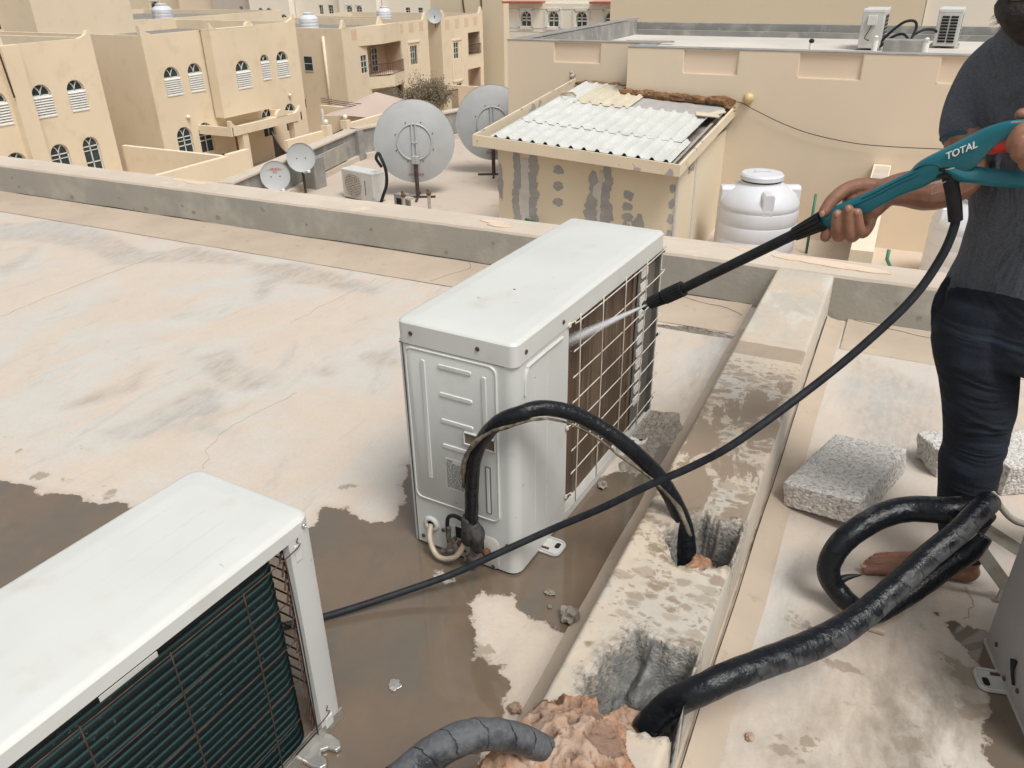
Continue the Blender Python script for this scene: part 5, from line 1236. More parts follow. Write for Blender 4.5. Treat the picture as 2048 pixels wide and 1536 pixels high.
# nails
nm = MB()
for c, d, s_ in (((-.1085, 1.8605, .958), (-.02, 1, .15), .8), ((-.0875, 1.8575, .973), (-.05, 1, .2), .8), ((-.0685, 1.8615, .966), (-.05, 1, .2), .7), ((-.141, 1.888, .948), (.1, 1, .1), .9)):
    q = Vector(d).to_track_quat('Y', 'Z').to_matrix()
    vs_ = []
    mb2 = MB().sphere((0, 0, 0), .0078 * s_, 6, (.85, .35, 1.15)); vs_ = [tuple(q @ Vector(p) + Vector(c)) for p in mb2.v]; build(MB().add(vs_, mb2.f), 'fingernail', 'nail', person, smooth=True)
mb2 = MB().sphere((.115, 1.874, .024), .0085, 6, (1.1, .8, .5)); build(mb2, 'toenail', 'nail', person, smooth=True)
fwd_ = Vector((math.sin(YAW), -math.cos(YAW), 0)); sd_ = Vector((math.cos(YAW), math.sin(YAW), 0))
for s_ in (-1, 1):
    e_ = Vector((.205, 1.955, 1.492)) + fwd_ * .0795 + sd_ * .031 * s_
    ey = build(MB().sphere(tuple(e_), .0125, 8), 'eye', 'wframe', person, smooth=True); build(MB().sphere(tuple(e_ + fwd_ * .0085), .006, 6), 'iris', 'beard', ey, smooth=True)
    build(MB().tube([e_ + fwd_ * .014 + Vector((0, 0, .020)) - sd_ * .017, e_ + fwd_ * .014 + Vector((0, 0, .025)), e_ + fwd_ * .008 + Vector((0, 0, .020)) + sd_ * .017], .0035, 6, 3), 'eyebrow', 'beard', person, smooth=True)
# beard and hair
mb = MB(); chain(mb, [(.120, 1.905, 1.374), (.140, 1.872, 1.362), (.172, 1.862, 1.372)], [.022, .030, .024]); chain(mb, [(.15, 1.885, 1.35), (.165, 1.89, 1.325)], [.034, .022])
chain(mb, [(.125, 1.93, 1.40), (.135, 1.95, 1.44), (.142, 1.965, 1.48)], [.018, .014, .012]); chain(mb, [(.19, 1.872, 1.39), (.24, 1.895, 1.43), (.262, 1.92, 1.48)], [.026, .018, .014])
chain(mb, [(.150, 1.905, 1.355), (.19, 1.895, 1.355), (.225, 1.90, 1.37)], [.032, .036, .03])
remesh(build(mb, 'beard', 'beard', person, fixn=False), .005, 2)
random.seed(5); mb = MB()
for k in range(420):
    a = random.uniform(0, 1); base_ = Vector((.118 + .10 * a, 1.90 - .035 * math.sin(a * 3) , 1.375 - .03 * random.random()))
    d = Vector((random.uniform(-.5, .2) - .4 * (1 - a), random.uniform(-.6, .3), random.uniform(-1, .1))).normalized() * random.uniform(.012, .032)
    mb.tube([base_, base_ + d * .6 + Vector((0, 0, .002)), base_ + d], [.0006, .0005, .0002], 3)
build(mb, 'beard_strand', 'beard', person)
remesh(build(MB().sphere((.212, 1.968, 1.53), .102, 14, (.95, 1.05, 1.08)), 'hair', 'beard', person, fixn=False), .008, 2)
# T-shirt: torso, sleeves
mb = MB(); Cs = [(.735, .318, 2.07, .168, .122), (.76, .315, 2.07, .170, .124), (.83, .318, 2.066, .165, .120), (.92, .312, 2.06, .158, .116), (1.0, .302, 2.054, .160, .117), (1.08, .292, 2.048, .166, .119), (1.16, .278, 2.04, .172, .118), (1.22, .262, 2.034, .172, .110), (1.275, .246, 2.026, .150, .093), (1.315, .228, 2.016, .112, .076), (1.345, .214, 2.006, .076, .062)]
def fold(z, an):
    return 1 + .022 * math.sin(3 * an + z * 22) + .014 * math.sin(7 * an - z * 31 + 1)
rings = []
for z, cx, cy, hw, hd in Cs:
    f_ = 1.0; ring = ellring(cx, cy, z, hw, hd, YAW, 40)
    ring = [(cx + (p[0] - cx) * fold(z, 2 * PI * k / 40), cy + (p[1] - cy) * fold(z, 2 * PI * k / 40), p[2]) for k, p in enumerate(ring)]
    rings.append(ring)
mb.loft(rings)
chain(mb, [(.155, 2.085, 1.275), (.128, 2.085, 1.235), (.112, 2.075, 1.185), (.106, 2.055, 1.148), (.108, 2.04, 1.118)], [.050, .054, .052, .050, .049], 20)
chain(mb, [(.335, 1.96, 1.26), (.375, 1.93, 1.22), (.395, 1.90, 1.18)], [.054, .058, .056], 18)
for (a, b_, c, r0) in (((.16, 2.03, 1.25), (.17, 1.985, 1.16), (.185, 1.96, 1.05), .012), ((.145, 2.06, 1.22), (.158, 2.0, 1.13), (.165, 1.985, 1.06), .010), ((.20, 1.95, 1.28), (.20, 1.94, 1.2), (.23, 1.93, 1.12), .008)):
    chain(mb, [a, b_, c], [r0 * .5, r0, r0 * .5], 8)
sh = build(mb, 'shirt', 'shirt', person, fixn=False); remesh(sh, .006, 4)
def hoop(c, ax_, r_, w_, name, m, par_, th=.002):
    q = Vector(ax_).to_track_quat('Z', 'Y').to_matrix().to_4x4(); q.translation = c
    return build(MB().lathe([(r_, -w_ / 2), (r_ + th, -w_ / 2), (r_ + th, w_ / 2), (r_, w_ / 2), (r_, -w_ / 2)], tf=q, n=28), name, m, par_, smooth='auto')
hoop((.111, 2.036, 1.106), (-.02, .45, 1), .0455, .008, 'sleeve_trim', 'hem', sh)
# jeans
mb = MB()
mb.loft([ellring(.318, 2.055, .80, .155, .11, YAW, 30), ellring(.315, 2.05, .74, .165, .118, YAW, 30), ellring(.312, 2.045, .68, .168, .12, YAW, 30), ellring(.31, 2.04, .62, .165, .115, YAW, 30)])
def leg(pts):
    rings = [ellring(x, y, z, a, b_, -.2, 26, p=2.1) for z, x, y, a, b_ in pts]; mb.loft(rings)
leg([(.75, .245, 2.04, .090, .095), (.69, .232, 2.03, .092, .098), (.64, .238, 2.02, .094, .095), (.60, .252, 2.01, .094, .092), (.55, .268, 2.005, .088, .085), (.49, .283, 2.0, .083, .080), (.44, .290, 2.0, .076, .076), (.405, .296, 2.0, .074, .074), (.375, .296, 2.0, .068, .070), (.34, .298, 1.995, .073, .073), (.30, .303, 1.99, .070, .069), (.26, .309, 1.987, .067, .066), (.23, .311, 1.985, .064, .064), (.20, .318, 1.983, .067, .066), (.17, .322, 1.98, .060, .062), (.14, .330, 1.978, .062, .062), (.11, .336, 1.975, .057, .058), (.075, .343, 1.973, .055, .056)])
leg([(.75, .40, 2.03, .085, .095), (.62, .445, 2.04, .09, .09), (.45, .53, 2.07, .078, .075), (.25, .66, 2.14, .068, .065), (.09, .77, 2.20, .06, .058)])
for c, r_, h_ in (((.30, 2.0, .39), .074, .02), ((.302, 1.99, .345), .072, .018), ((.318, 1.985, .205), .067, .016), ((.333, 1.978, .145), .062, .015)):
    q = Matrix.Rotation(.25, 4, 'X') @ Matrix.Rotation(.2, 4, 'Y'); q.translation = c
    mb.lathe([(r_ * .8, -h_), (r_ * .97, -h_ * .5), (r_ * 1.01, 0), (r_ * .97, h_ * .5), (r_ * .8, h_)], tf=q, n=24, cap=True)
chain(mb, [(.150, 2.03, .79), (.142, 2.03, .72), (.160, 2.01, .64), (.168, 2.0, .60)], [.008, .014, .014, .008], 10)
jn = build(mb, 'jeans', 'denim', person, fixn=False); remesh(jn, .006, 4)
mb = MB(); mb.tube([(.152, 2.02, .775), (.163, 1.985, .70), (.178, 1.955, .655)], .0022, 6, 5)
build(mb, 'pocket_seam', mat('seam_thread', (.02, .02, .022), rough=.9), jn)
mb = MB()
for a, b_ in (((.343, 1.9185, .688), (.356, 1.9185, .688)), ((.343, 1.9185, .700), (.356, 1.9185, .700)), ((.343, 1.9185, .688), (.343, 1.9185, .700)), ((.350, 1.918, .688), (.350, 1.918, .700))): mb.tube([a, b_], .0006, 4)
build(mb, 'stitching', mat('mustard_thread', (.35, .24, .06), rough=.9), jn)
# ------------------------------------------------------------------ neighbouring roof one storey down
lr = MB(); lp = [(-9.0, 3.87), (-9.2, 9.4), (-10.1, 13.5), (-9.1, 17.2), (-5.9, 17.2), (-5.9, 12.0), (4, 12.0), (4, 3.87)]
lr.prism(lp, -2.25, -2.0, lambda a, c, h: (a, c, h)); tag(build(lr, 'lower_roof_floor', 'lroof'), 'beige flat roof one storey below the parapet', 'roof', kind='structure')
ab = thing('annex_building', 'cream one storey lower annex carrying the satellite dishes', 'building', (-6, 8, -8.2))
build(MB().prism([(a * .995, c) for a, c in lp], -8.2, -2.26, lambda a, c, h: (a, c, h)), 'wall', 'housewall', ab)
gp = thing('roof_edge_wall', 'grey unpainted parapet along the far left edge of the lower roof', 'wall', (-10.1, 13.5, -2))
def wallseg(mb, a, b_, t, z0, z1):
    A = Vector((a[0], a[1], 0)); B = Vector((b_[0], b_[1], 0)); n = (B - A).normalized(); s_ = Vector((-n.y, n.x, 0)) * t
    P = [A, B, B + s_, A + s_]; mb.prism([(p.x, p.y) for p in P], z0, z1, lambda x, y, h: (x, y, h))
mb = MB(); wallseg(mb, (-9.2, 9.0), (-10.1, 13.5), .2, -2, -1.43); wallseg(mb, (-10.1, 13.5), (-9.1, 17.2), .2, -2, -1.42); build(mb, 'wall_body', 'concgrey', gp, bevel=.01)
mb = MB(); wallseg(mb, (-9.16, 9.0), (-10.06, 13.5), .26, -1.43, -1.40); wallseg(mb, (-10.06, 13.5), (-9.06, 17.2), .26, -1.42, -1.39); build(mb, 'coping', 'partop', gp)
build(MB().box((-10.13, 13.38, -2), (-9.98, 13.56, -1.41)), 'pilaster', 'concgrey', gp)
mb = MB(); wallseg(mb, (-9.60, 11.35), (-9.93, 12.9), .03, -1.88, -1.55); build(mb, 'blocked_panel', 'parin', gp, bevel=.008)
mb = MB(); wallseg(mb, (-9.1, 9.0), (-10.0, 13.4), .1, -2, -1.9); wallseg(mb, (-9.98, 13.6), (-8.98, 17.2), .1, -2, -1.9); build(mb, 'fillet', 'partop', gp)
build(MB().box((-9.75, 11.1, -2), (-9.3, 11.4, -1.47)), 'pier', 'concgrey', gp, bevel=.01)

# facade tiling with real openings
def facade(mb, a0, a1, b0, b1, ops, depth, tf):
    """wall skin between (a0,b0)-(a1,b1) with rectangular or arched openings (l,r,bot,top,arched) and their reveals"""
    As = sorted({a0, a1} | {o[0] for o in ops} | {o[1] for o in ops}); Bs = sorted({b0, b1} | {o[2] for o in ops} | {o[3] for o in ops})
    for i in range(len(As) - 1):
        for j in range(len(Bs) - 1):
            ca, cb = (As[i] + As[i + 1]) / 2, (Bs[j] + Bs[j + 1]) / 2
            if any(o[0] < ca < o[1] and o[2] < cb < o[3] for o in ops): continue
            mb.add([tf(As[i], Bs[j], 0), tf(As[i + 1], Bs[j], 0), tf(As[i + 1], Bs[j + 1], 0), tf(As[i], Bs[j + 1], 0)], [(0, 1, 2, 3)])
    for l, r_, b_, t, arch_ in ops:
        if arch_:
            R_ = (r_ - l) / 2; cx = (l + r_) / 2; cz = t - R_; n = 10
            arc_ = [(cx + R_ * math.cos(PI * k / n), cz + R_ * math.sin(PI * k / n)) for k in range(n + 1)]
            half = n // 2
            for seg, corner in ((arc_[:half + 1], (r_, t)), (arc_[half:], (l, t))):
                mb.add([tf(*corner, 0)] + [tf(*p, 0) for p in seg], [tuple(range(len(seg) + 1))])
            path = [(l, b_)] + [(l, cz)] + arc_[::-1] + [(r_, cz), (r_, b_), (l, b_)]
        else: path = [(l, b_), (l, t), (r_, t), (r_, b_), (l, b_)]
        for p, q in zip(path[:-1], path[1:]): mb.add([tf(*p, 0), tf(*q, 0), tf(*q, depth), tf(*p, depth)], [(0, 1, 2, 3)])
    return mb
def FX(X): return lambda a, b_, d: (X - d, a, b_)
def FY(Y): return lambda a, b_, d: (a, Y + d, b_)

def strip(mb, pts, w_, d0, d1, tf):
    for p, q in zip(pts[:-1], pts[1:]):
        t = Vector((q[0] - p[0], q[1] - p[1])).normalized(); n = Vector((-t.y, t.x)) * w_ / 2
        P = [(p[0] + n.x, p[1] + n.y), (q[0] + n.x, q[1] + n.y), (q[0] - n.x, q[1] - n.y), (p[0] - n.x, p[1] - n.y)]
        mb.prism(P, d0, d1, tf)
    return mb
def window(par_, l, r_, b_, t, tf, arch_=True, shutter=None, depth=.14, grid=(2, 3), name='window'):
    """pane with white bars; arched ones carry the crossing curves, upper ones a slatted white shutter"""
    R_ = (r_ - l) / 2; cx = (l + r_) / 2; cz = t - R_
    poly = [(l, b_)] + ([(cx - R_ * math.cos(PI * k / 10), cz + R_ * math.sin(PI * k / 10)) for k in range(11)] if arch_ else [(l, t), (r_, t)]) + [(r_, b_)]
    wd = build(MB().prism(poly, depth - .02, depth + .01, tf), name, 'glass', par_)
    fr = MB(); e = .045; d0, d1 = depth - .05, depth - .015
    if arch_:
        strip(fr, [(l + .02, b_)] + [(cx - (R_ - .02) * math.cos(PI * k / 10), cz + (R_ - .02) * math.sin(PI * k / 10)) for k in range(11)] + [(r_ - .02, b_)], e, d0, d1, tf)
        for s_ in (-1, 1): strip(fr, [(cx + s_ * R_ * (1 - math.cos(u)) * .98 - 0 * s_, cz + R_ * math.sin(u) * .97) for u in [k * PI / 2 / 5 * .86 for k in range(6)]], .032, d0, d1, tf)
        strip(fr, [(l, cz), (r_, cz)], e, d0, d1, tf); strip(fr, [(cx, cz), (cx, b_)], e, d0, d1, tf)
        if not shutter: strip(fr, [(l, (cz + b_) / 2 + .08), (r_, (cz + b_) / 2 + .08)], e, d0, d1, tf); strip(fr, [(l, cz - .18), (r_, cz - .18)], .03, d0, d1, tf)
    else:
        strip(fr, [(l, b_), (l, t), (r_, t), (r_, b_), (l, b_)], e, d0, d1, tf)
        for k in range(1, grid[0]): x = l + (r_ - l) * k / grid[0]; strip(fr, [(x, b_), (x, t)], .035, d0, d1, tf)
        for k in range(1, grid[1]): z = b_ + (t - b_) * k / grid[1]; strip(fr, [(l, z), (r_, z)], .035, d0, d1, tf)
    build(fr, 'frame', 'wframe', wd)
    if shutter:
        shm = MB(); n = 8; h = (cz - b_) / n
        for k in range(n): z = b_ + k * h; shm.add([tf(l, z, -.03), tf(r_, z, -.03), tf(r_, z + h * .86, .03), tf(l, z + h * .86, .03), tf(r_, z + h * .90, .06), tf(l, z + h * .90, .06)], [(0, 1, 2, 3), (3, 2, 4, 5)])
        shm.prism([(l, b_ - .05), (r_, b_ - .05), (r_, b_), (l, b_)], -.03, .1, tf); build(shm, 'shutter', 'wframe', wd)
    return wd
def body(par_, x0, x1, y0, y1, z0, z1, m, skip='', name='wall', para=.55, roofm='darkroof'):
    """five plain sides of a block plus a roof sunk behind its parapet"""
    mb = MB(); t = .18
    if 'x' not in skip: mb.add([(x1, y0, z0), (x1, y1, z0), (x1, y1, z1), (x1, y0, z1)], [(0, 1, 2, 3)])
    mb.add([(x0, y0, z0), (x0, y1, z0), (x0, y1, z1), (x0, y0, z1)], [(0, 1, 2, 3)]); mb.add([(x0, y1, z0), (x1, y1, z0), (x1, y1, z1), (x0, y1, z1)], [(0, 1, 2, 3)])
    if 'y' not in skip: mb.add([(x0, y0, z0), (x1, y0, z0), (x1, y0, z1), (x0, y0, z1)], [(0, 1, 2, 3)])
    P = [(x0, y0), (x1, y0), (x1, y1), (x0, y1)]; Q = [(x0 + t, y0 + t), (x1 - t, y0 + t), (x1 - t, y1 - t), (x0 + t, y1 - t)]
    for k in range(4):
        p, q, a, c = P[k], P[(k + 1) % 4], Q[k], Q[(k + 1) % 4]
        mb.add([(*p, z1), (*q, z1), (*c, z1), (*a, z1)], [(0, 1, 2, 3)]); mb.add([(*a, z1), (*c, z1), (*c, z1 - para), (*a, z1 - para)], [(0, 1, 2, 3)])
    build(mb, name, m, par_)
    return build(MB().box((x0 + t, y0 + t, z1 - para - .1), (x1 - t, y1 - t, z1 - para)), 'roof', roofm, par_)

# ------------------------------------------------------------------ neighbour building behind the shed
nb = thing('neighbour_building', 'large peach rendered building with shallow recessed panels under its roof edge behind the shed', 'building', (-1, 14.5, -8.2))
opsR = [(-3.0, -2.23, .12, .428, False), (-1.47, -.68, .12, .428, False), (.18, .96, .12, .428, False), (1.75, 2.5, .12, .428, False)]
mb = facade(MB(), -3.79, 6, -8.2, .44, opsR, .035, FY(11.55)); mb.box((-3.79, 11.551, -2), (-3.76, 12.1, .43)); mb.add([(-3.79, 11.55, -8.2), (-3.79, 12.1, -8.2), (-3.79, 12.1, .44), (-3.79, 11.55, .44)], [(0, 1, 2, 3)])
facade(mb, -5.96, -3.79, -8.2, .45, [(-5.17, -4.39, .145, .437, False)], .035, FY(12.1))
mb.add([(-5.96, 12.1, -8.2), (-5.96, 18.1, -8.2), (-5.96, 18.1, .45), (-5.96, 12.1, .45)], [(0, 1, 2, 3)]); build(mb, 'wall', 'nwall', nb)
mb = MB(); tr = MB()
for l, r_, b_, t, _a in opsR + [(-5.17, -4.39, .145, .437, False)]:
    Yp = 12.1 if l < -4 else 11.55
    mb.box((l - .01, Yp + .034, b_ - .01), (r_ + .01, Yp + .06, t + .01)); tr = MB(); tr.box((l, Yp + .004, b_ - .0), (r_, Yp + .033, b_ + .012)).box((l + .0, Yp + .004, b_), (l + .012, Yp + .033, t)).box((r_ - .012, Yp + .004, b_ + .013), (r_, Yp + .033, t))
    build(MB().box((l - .01, Yp + .034, b_ - .01), (r_ + .01, Yp + .06, t + .01)), 'recessed_panel', 'npanel', nb); build(tr, 'panel_edge', 'ntrim', nb)

cp = MB(); cp.box((-3.8, 11.545, .44), (6, 11.80, .452)); cp.box((-5.97, 12.095, .45), (-3.5, 12.33, .462)); cp.box((-5.97, 12.33, .45), (-5.72, 18.1, .462)).box((-3.75, 11.8, .44), (-3.5, 12.095, .45)); build(cp, 'coping', 'concgrey', nb)
mb = MB(); mb.box((-5.72, 12.33, -.1), (-5.70, 17.9, .44)).box((-5.72, 17.95, .15), (6, 18.15, .385)).box((-5.7, 17.80, .15), (6, 17.95, .25)); build(mb, 'rear_parapet', 'concgrey', nb)
build(MB().box((-5.7, 12.33, .05), (-3.5, 17.9, .15)).box((-3.5, 11.8, .05), (6, 17.9, .15)), 'roof', 'farroof', nb)
tag(build(MB().sphere((-2.04, 11.50, -.15), .072, 10).lathe([(.045, 0), (.045, .03)], (-2.04, 11.52, -.15), 12), 'wall_lamp', 'globe', smooth=True), 'round cream globe lamp on the peach wall right of the shed', 'lamp')
tag(build(MB().tube([(-4.83, 12.1, -.02), (-4.83, 12.03, -.02), (-4.82, 12.0, -.05)], .035, 8, 2).sphere((-4.84, 12.02, .02), .03, 5), 'junction_pipe', 'bracket', smooth=True), 'small pipe stub on the wall above the left back corner of the shed', 'pipe')
P = [(-4.75, 11.95, -.17), (-4.2, 11.8, -.24), (-3.5, 11.6, -.25), (-2.9, 11.5, -.22), (-2.22, 11.5, -.20), (-1.95, 11.5, -.29), (-1.6, 11.5, -.43), (-1.2, 11.5, -.55), (-.7, 11.5, -.63), (-.3, 11.5, -.65), (.3, 11.5, -.64), (1.2, 11.5, -.60)]
tag(build(MB().tube(P, .006, 5, 6), 'sagging_cable', 'iron'), 'thin dark cable sagging across the peach wall from the shed roof', 'cable')
# things on the far roof
def simple_ac(name, loc_, rz, L, D, H, label, louvre_end=True, coil_side=True, box_=False):
    t = thing(name, label, 'air conditioner', loc_, rz)
    build(MB().box((0, 0, .03), (L, D, H)), 'casing', 'white2', t, bevel=.012, **loc)
    build(MB().box((-.006, -.006, H - .05), (L + .006, D + .006, H + .004)), 'top_cover', 'white', t, bevel=.01, **loc)
    if coil_side: build(MB().box((L * .3, -.004, .07), (L - .05, .004, H - .09)), 'coil', 'hole', t, **loc); g_ = MB(); [g_.tube([(L * .3, -.009, z), (L - .05, -.009, z)], .003, 4) for z in np.arange(.1, H - .1, .06)]; build(g_, 'wire_grille', 'wframe', t, **loc)
    if louvre_end:
        lv = MB()
        for i in range(2):
            for k in range(9): lv.box((-.010, D * .16 + i * D * .36, .09 + k * (H - .18) / 9), (-.003, D * .46 + i * D * .36, .09 + (k + .68) * (H - .18) / 9))
        build(lv, 'louvre', 'hole', t, **loc)
    if box_:
        b__ = build(MB().box((-.05, D * .3, H * .62), (.0, D * .72, H * .86)), 'isolator_box', 'white', t, bevel=.006, **loc)
        build(MB().tube([(-.03, D * .5, H * .62), (-.05, D * .62, H * .45), (-.03, D * .72, H * .3), (-.02, D * .5, H * .24)], .007, 6, 5), 'cable', 'black', t, smooth=True, **loc)
    for x in (.12, L - .12):
        for y in (-.04, D): build(MB().box((x - .03, y, 0), (x + .03, y + .04, .03)), 'foot', 'white2', t, **loc)
    return t
simple_ac('air_conditioner', (-.72, 15.45, .155), math.radians(88), .85, .34, .62, 'white condenser with isolator box on the far roof at upper right', louvre_end=False, box_=True)
simple_ac('air_conditioner', (.44, 16.2, .155), math.radians(88), .85, .37, .60, 'white condenser with dark louvred end on the far roof nearest the person', coil_side=True)
tag(build(MB().box((-.64, 14.95, .155), (.0, 15.25, .36)), 'pipe_box', 'concgrey', bevel=.01), 'low grey concrete duct box on the far roof between two condensers', 'duct')
for pts, lab in (([(-.75, 15.6, .22), (-.6, 15.6, .42), (-.42, 15.6, .58), (-.27, 15.6, .60), (-.22, 15.6, .50), (-.27, 15.5, .30)], 'tall black pipe arc beside the far roof isolator box condenser'),
                 ([(-.72, 15.5, .20), (-.55, 15.5, .36), (-.4, 15.5, .41), (-.30, 15.4, .34), (-.28, 15.3, .28)], 'lower black pipe arc on the far roof'),
                 ([(-.25, 15.7, .38), (-.10, 15.8, .46), (.05, 16.1, .44), (.14, 16.4, .35)], 'black pipe curving into the louvred far condenser')):
    pipe('insulated_pipe', pts, .022, 'rubber', lab, 'pipe', 8, 6)
for x, y in ((-.74, 14.5), (-.02, 14.3)):
    v_ = thing('vent_pipe', 'short white slotted vent pipe %s the duct box on the far roof' % ('left of' if x < -.5 else 'right of'), 'vent', (x, y, .155))
    build(MB().lathe([(.045, 0), (.045, .22), (.001, .22)], n=12), 'pipe', 'wframe', v_, world=False, smooth='auto')
    g_ = MB(); [g_.cbox((.045 * math.cos(a) * .6, .045 * math.sin(a) * .6, .25), (.008, .012, .06)) for a in [k * PI / 4 for k in range(8)]]; g_.lathe([(.04, .275), (.001, .30)], n=10); build(g_, 'cap', 'wframe', v_, world=False)
vt = thing('vent_pipe', 'small black topped vent pipe standing alone on the far roof edge', 'vent', (-1.70, 14.6, .155))
build(MB().lathe([(.03, 0), (.03, .16)], n=10), 'pipe', 'wframe', vt, world=False); build(MB().sphere((0, 0, .19), .045, 6, (1, 1, .8)), 'cap', 'black', vt, world=False, smooth=True)
bd = thing('scrap_boards', 'grey scrap boards lying on the far roof left corner', 'boards', (-4.9, 15.3, .155))
for k, (a, c, rz, l_) in enumerate(((-5.0, 15.2, .3, .8), (-4.7, 15.6, .1, .9), (-5.25, 14.9, 1.3, .5))): build(MB().cbox((a, c, .18 + .02 * k), (l_, .12, .03), R3(0, 0, rz)), 'board', 'bracket', bd)

# ------------------------------------------------------------------ shed
shed = thing('shed', 'cream shed with grey filler patches and white corrugated sheet roof', 'shed', (-3.5, 10.2, -2))
sx0, sx1, sy0, sy1 = -4.63, -2.30, 9.08, 11.55
def zr(x, y): return -.35 - .15 * (x + 4.81) / 2.59 + .085 * (y - 8.75)     # roof plane
mb = MB(); mb.add([(sx0, sy0, -2), (sx1, sy0, -2), (sx1, sy0, zr(sx1, sy0) - .1), (sx0, sy0, zr(sx0, sy0) - .1)], [(0, 1, 2, 3)])
mb.add([(sx0, sy0, -2), (sx0, 12.1, -2), (sx0, 12.1, zr(sx0, 12.1) - .1), (sx0, sy0, zr(sx0, sy0) - .1)], [(0, 1, 2, 3)]); build(mb, 'front_wall', 'shed', shed)
sideops = [(9.55, 9.85, -.80, -.60, False)]
build(facade(MB(), sy0, sy1, -2, -.58, sideops, .08, FX(sx1)), 'side_wall', 'shed', shed)
build(MB().box((sx1 - .1, 9.55, -.80), (sx1 - .07, 9.85, -.60)), 'side_opening', 'hole', shed)
build(MB().box((sx1 - .06, 9.60, -.74), (sx1 + .01, 9.75, -.69), None).box((sx1 - .05, 9.70, -.69), (sx1 + .01, 9.82, -.64)), 'scrap_in_opening', 'bracket', shed)
for q0, q1 in (((sx1 - .01, sy0 - .012, -2), (sx1 + .012, sy0 + .05, -.60)), ((sx1 - .002, 9.90, -2), (sx1 + .012, 9.96, -.5))): build(MB().box(q0, q1), 'corner_trim', 'patchw', shed)
def blob(cx, cz, rx, rz, seed, n=26, am=.35, Yp=sy0):
    pts = []
    for k in range(n):
        a = 2 * PI * k / n; q = 1 + am * noise.fractal(Vector((math.cos(a) * 1.6 + seed * 3.3, math.sin(a) * 1.6, seed)), .6, 2.2, 4); pts.append((cx + rx * q * math.cos(a), cz + rz * q * math.sin(a)))
    return pts
def sw(px, z): return px
mb = MB(); fy = FY(sy0)
def patch(cx, cz, rx, rz, seed, d=.003, am=.35): mb.prism(blob(cx, cz, rx, rz, seed, am=am), -d, .0, lambda a, c, h: (a, sy0 + h, c))
def flush():
    global mb
    build(mb, 'filler_patch', 'patch', shed); mb = MB()
for k in range(9): patch(-4.37 + .02 * math.sin(k), -.66 - k * .11, .055, .085, k + 1, .0031 + k * .0002)
flush()
for k in range(8): patch(-4.14 + .02 * math.sin(k * 2), -.66 - k * .11, .065, .085, k + 20, .0031 + k * .0002)
flush()
for k in range(7): patch(-3.34 + .025 * math.sin(k * 1.3), -.82 - k * .11, .06 + .008 * k, .085, k + 40, .0031 + k * .0002)
flush()
for k in range(8): patch(-3.16 + .02 * math.sin(k * 1.7), -.72 - k * .11, .05 + .007 * k, .085, k + 60, .0031 + k * .0002)
flush()
for k, (a, c) in enumerate(((-3.80, -.76), (-3.80, -.96), (-3.80, -1.16), (-2.88, -.98), (-2.89, -1.12), (-2.88, -1.25))): patch(a, c, .07, .055, k + 80); flush()
patch(-2.74, -1.38, .09, .17, 91, am=.5); patch(-2.89, -1.42, .06, .12, 92, .0036, am=.5); flush(); patch(-4.60, -1.0, .035, .2, 93); patch(-4.60, -.85, .03, .10, 94, .0036); flush()
for k in range(4): patch(-2.35, -.85 - k * .18, .035, .06, 95 + k); flush()
mb = MB()
mb.prism([(-4.30, -.66), (-4.20, -.66), (-4.21, -.8), (-4.19, -1.0), (-4.20, -1.2), (-4.18, -1.7), (-4.31, -1.7), (-4.30, -1.3), (-4.32, -1.1), (-4.30, -.95), (-4.31, -.8)], -.0065, 0, lambda a, c, h: (a, sy0 + h, c)); build(mb, 'filler_tape', 'patchw', shed); mb = MB()
mb.prism([(-3.26, -.72), (-3.23, -.72), (-3.22, -.85), (-3.23, -1.0), (-3.24, -1.7), (-3.27, -1.7), (-3.27, -1.08), (-3.34, -1.02), (-3.33, -.92), (-3.26, -.85)], -.0065, 0, lambda a, c, h: (a, sy0 + h, c))
build(mb, 'filler_tape', 'patchw', shed)
# fascia box and roof
X_0, X_1, Y_0 = -4.81, -2.20, 8.75
mb = MB()
def fas(a, b_, w_, hh=.132):
    za, zb = zr(*a), zr(*b_); A = Vector((*a, za)); B = Vector((*b_, zb)); n = (B - A).cross(Vector((0, 0, 1))).normalized() * w_
    mb.add([tuple(A), tuple(B), tuple(B - n), tuple(A - n), tuple(A - Vector((0, 0, hh))), tuple(B - Vector((0, 0, hh))), tuple(B - n - Vector((0, 0, hh))), tuple(A - n - Vector((0, 0, hh)))], [(0, 1, 2, 3), (4, 5, 6, 7), (0, 1, 5, 4), (1, 2, 6, 5), (2, 3, 7, 6), (3, 0, 4, 7)])
fas((X_0, Y_0), (X_1, Y_0), .03); fas((X_1, Y_0 + .03), (X_1, 11.55), .03); fas((X_0, 12.08), (X_0, Y_0 + .03), .03)
build(mb, 'fascia', 'fascia', shed)
build(MB().add([(X_0 + .03, Y_0 + .03, zr(X_0, Y_0) - .12), (X_1 - .03, Y_0 + .03, zr(X_1, Y_0) - .12), (X_1 - .03, 11.54, zr(X_1, 11.5) - .12), (-3.80, 11.54, zr(-3.8, 11.5) - .12), (-3.80, 12.08, zr(-3.8, 12) - .12), (X_0 + .03, 12.08, zr(X_0, 12) - .12)], [(0, 1, 2, 3, 4, 5)]), 'roof_deck', 'roofdark', shed)
bt_ = MB()
for x in (X_0 + .12, X_1 - .14): bt_.add([(x - .02, Y_0 + .05, zr(x, Y_0) - .06), (x + .02, Y_0 + .05, zr(x, Y_0) - .06), (x + .02, 11.5, zr(x, 11.5) - .06), (x - .02, 11.5, zr(x, 11.5) - .06)], [(0, 1, 2, 3)])
build(bt_, 'batten', 'bracket', shed)
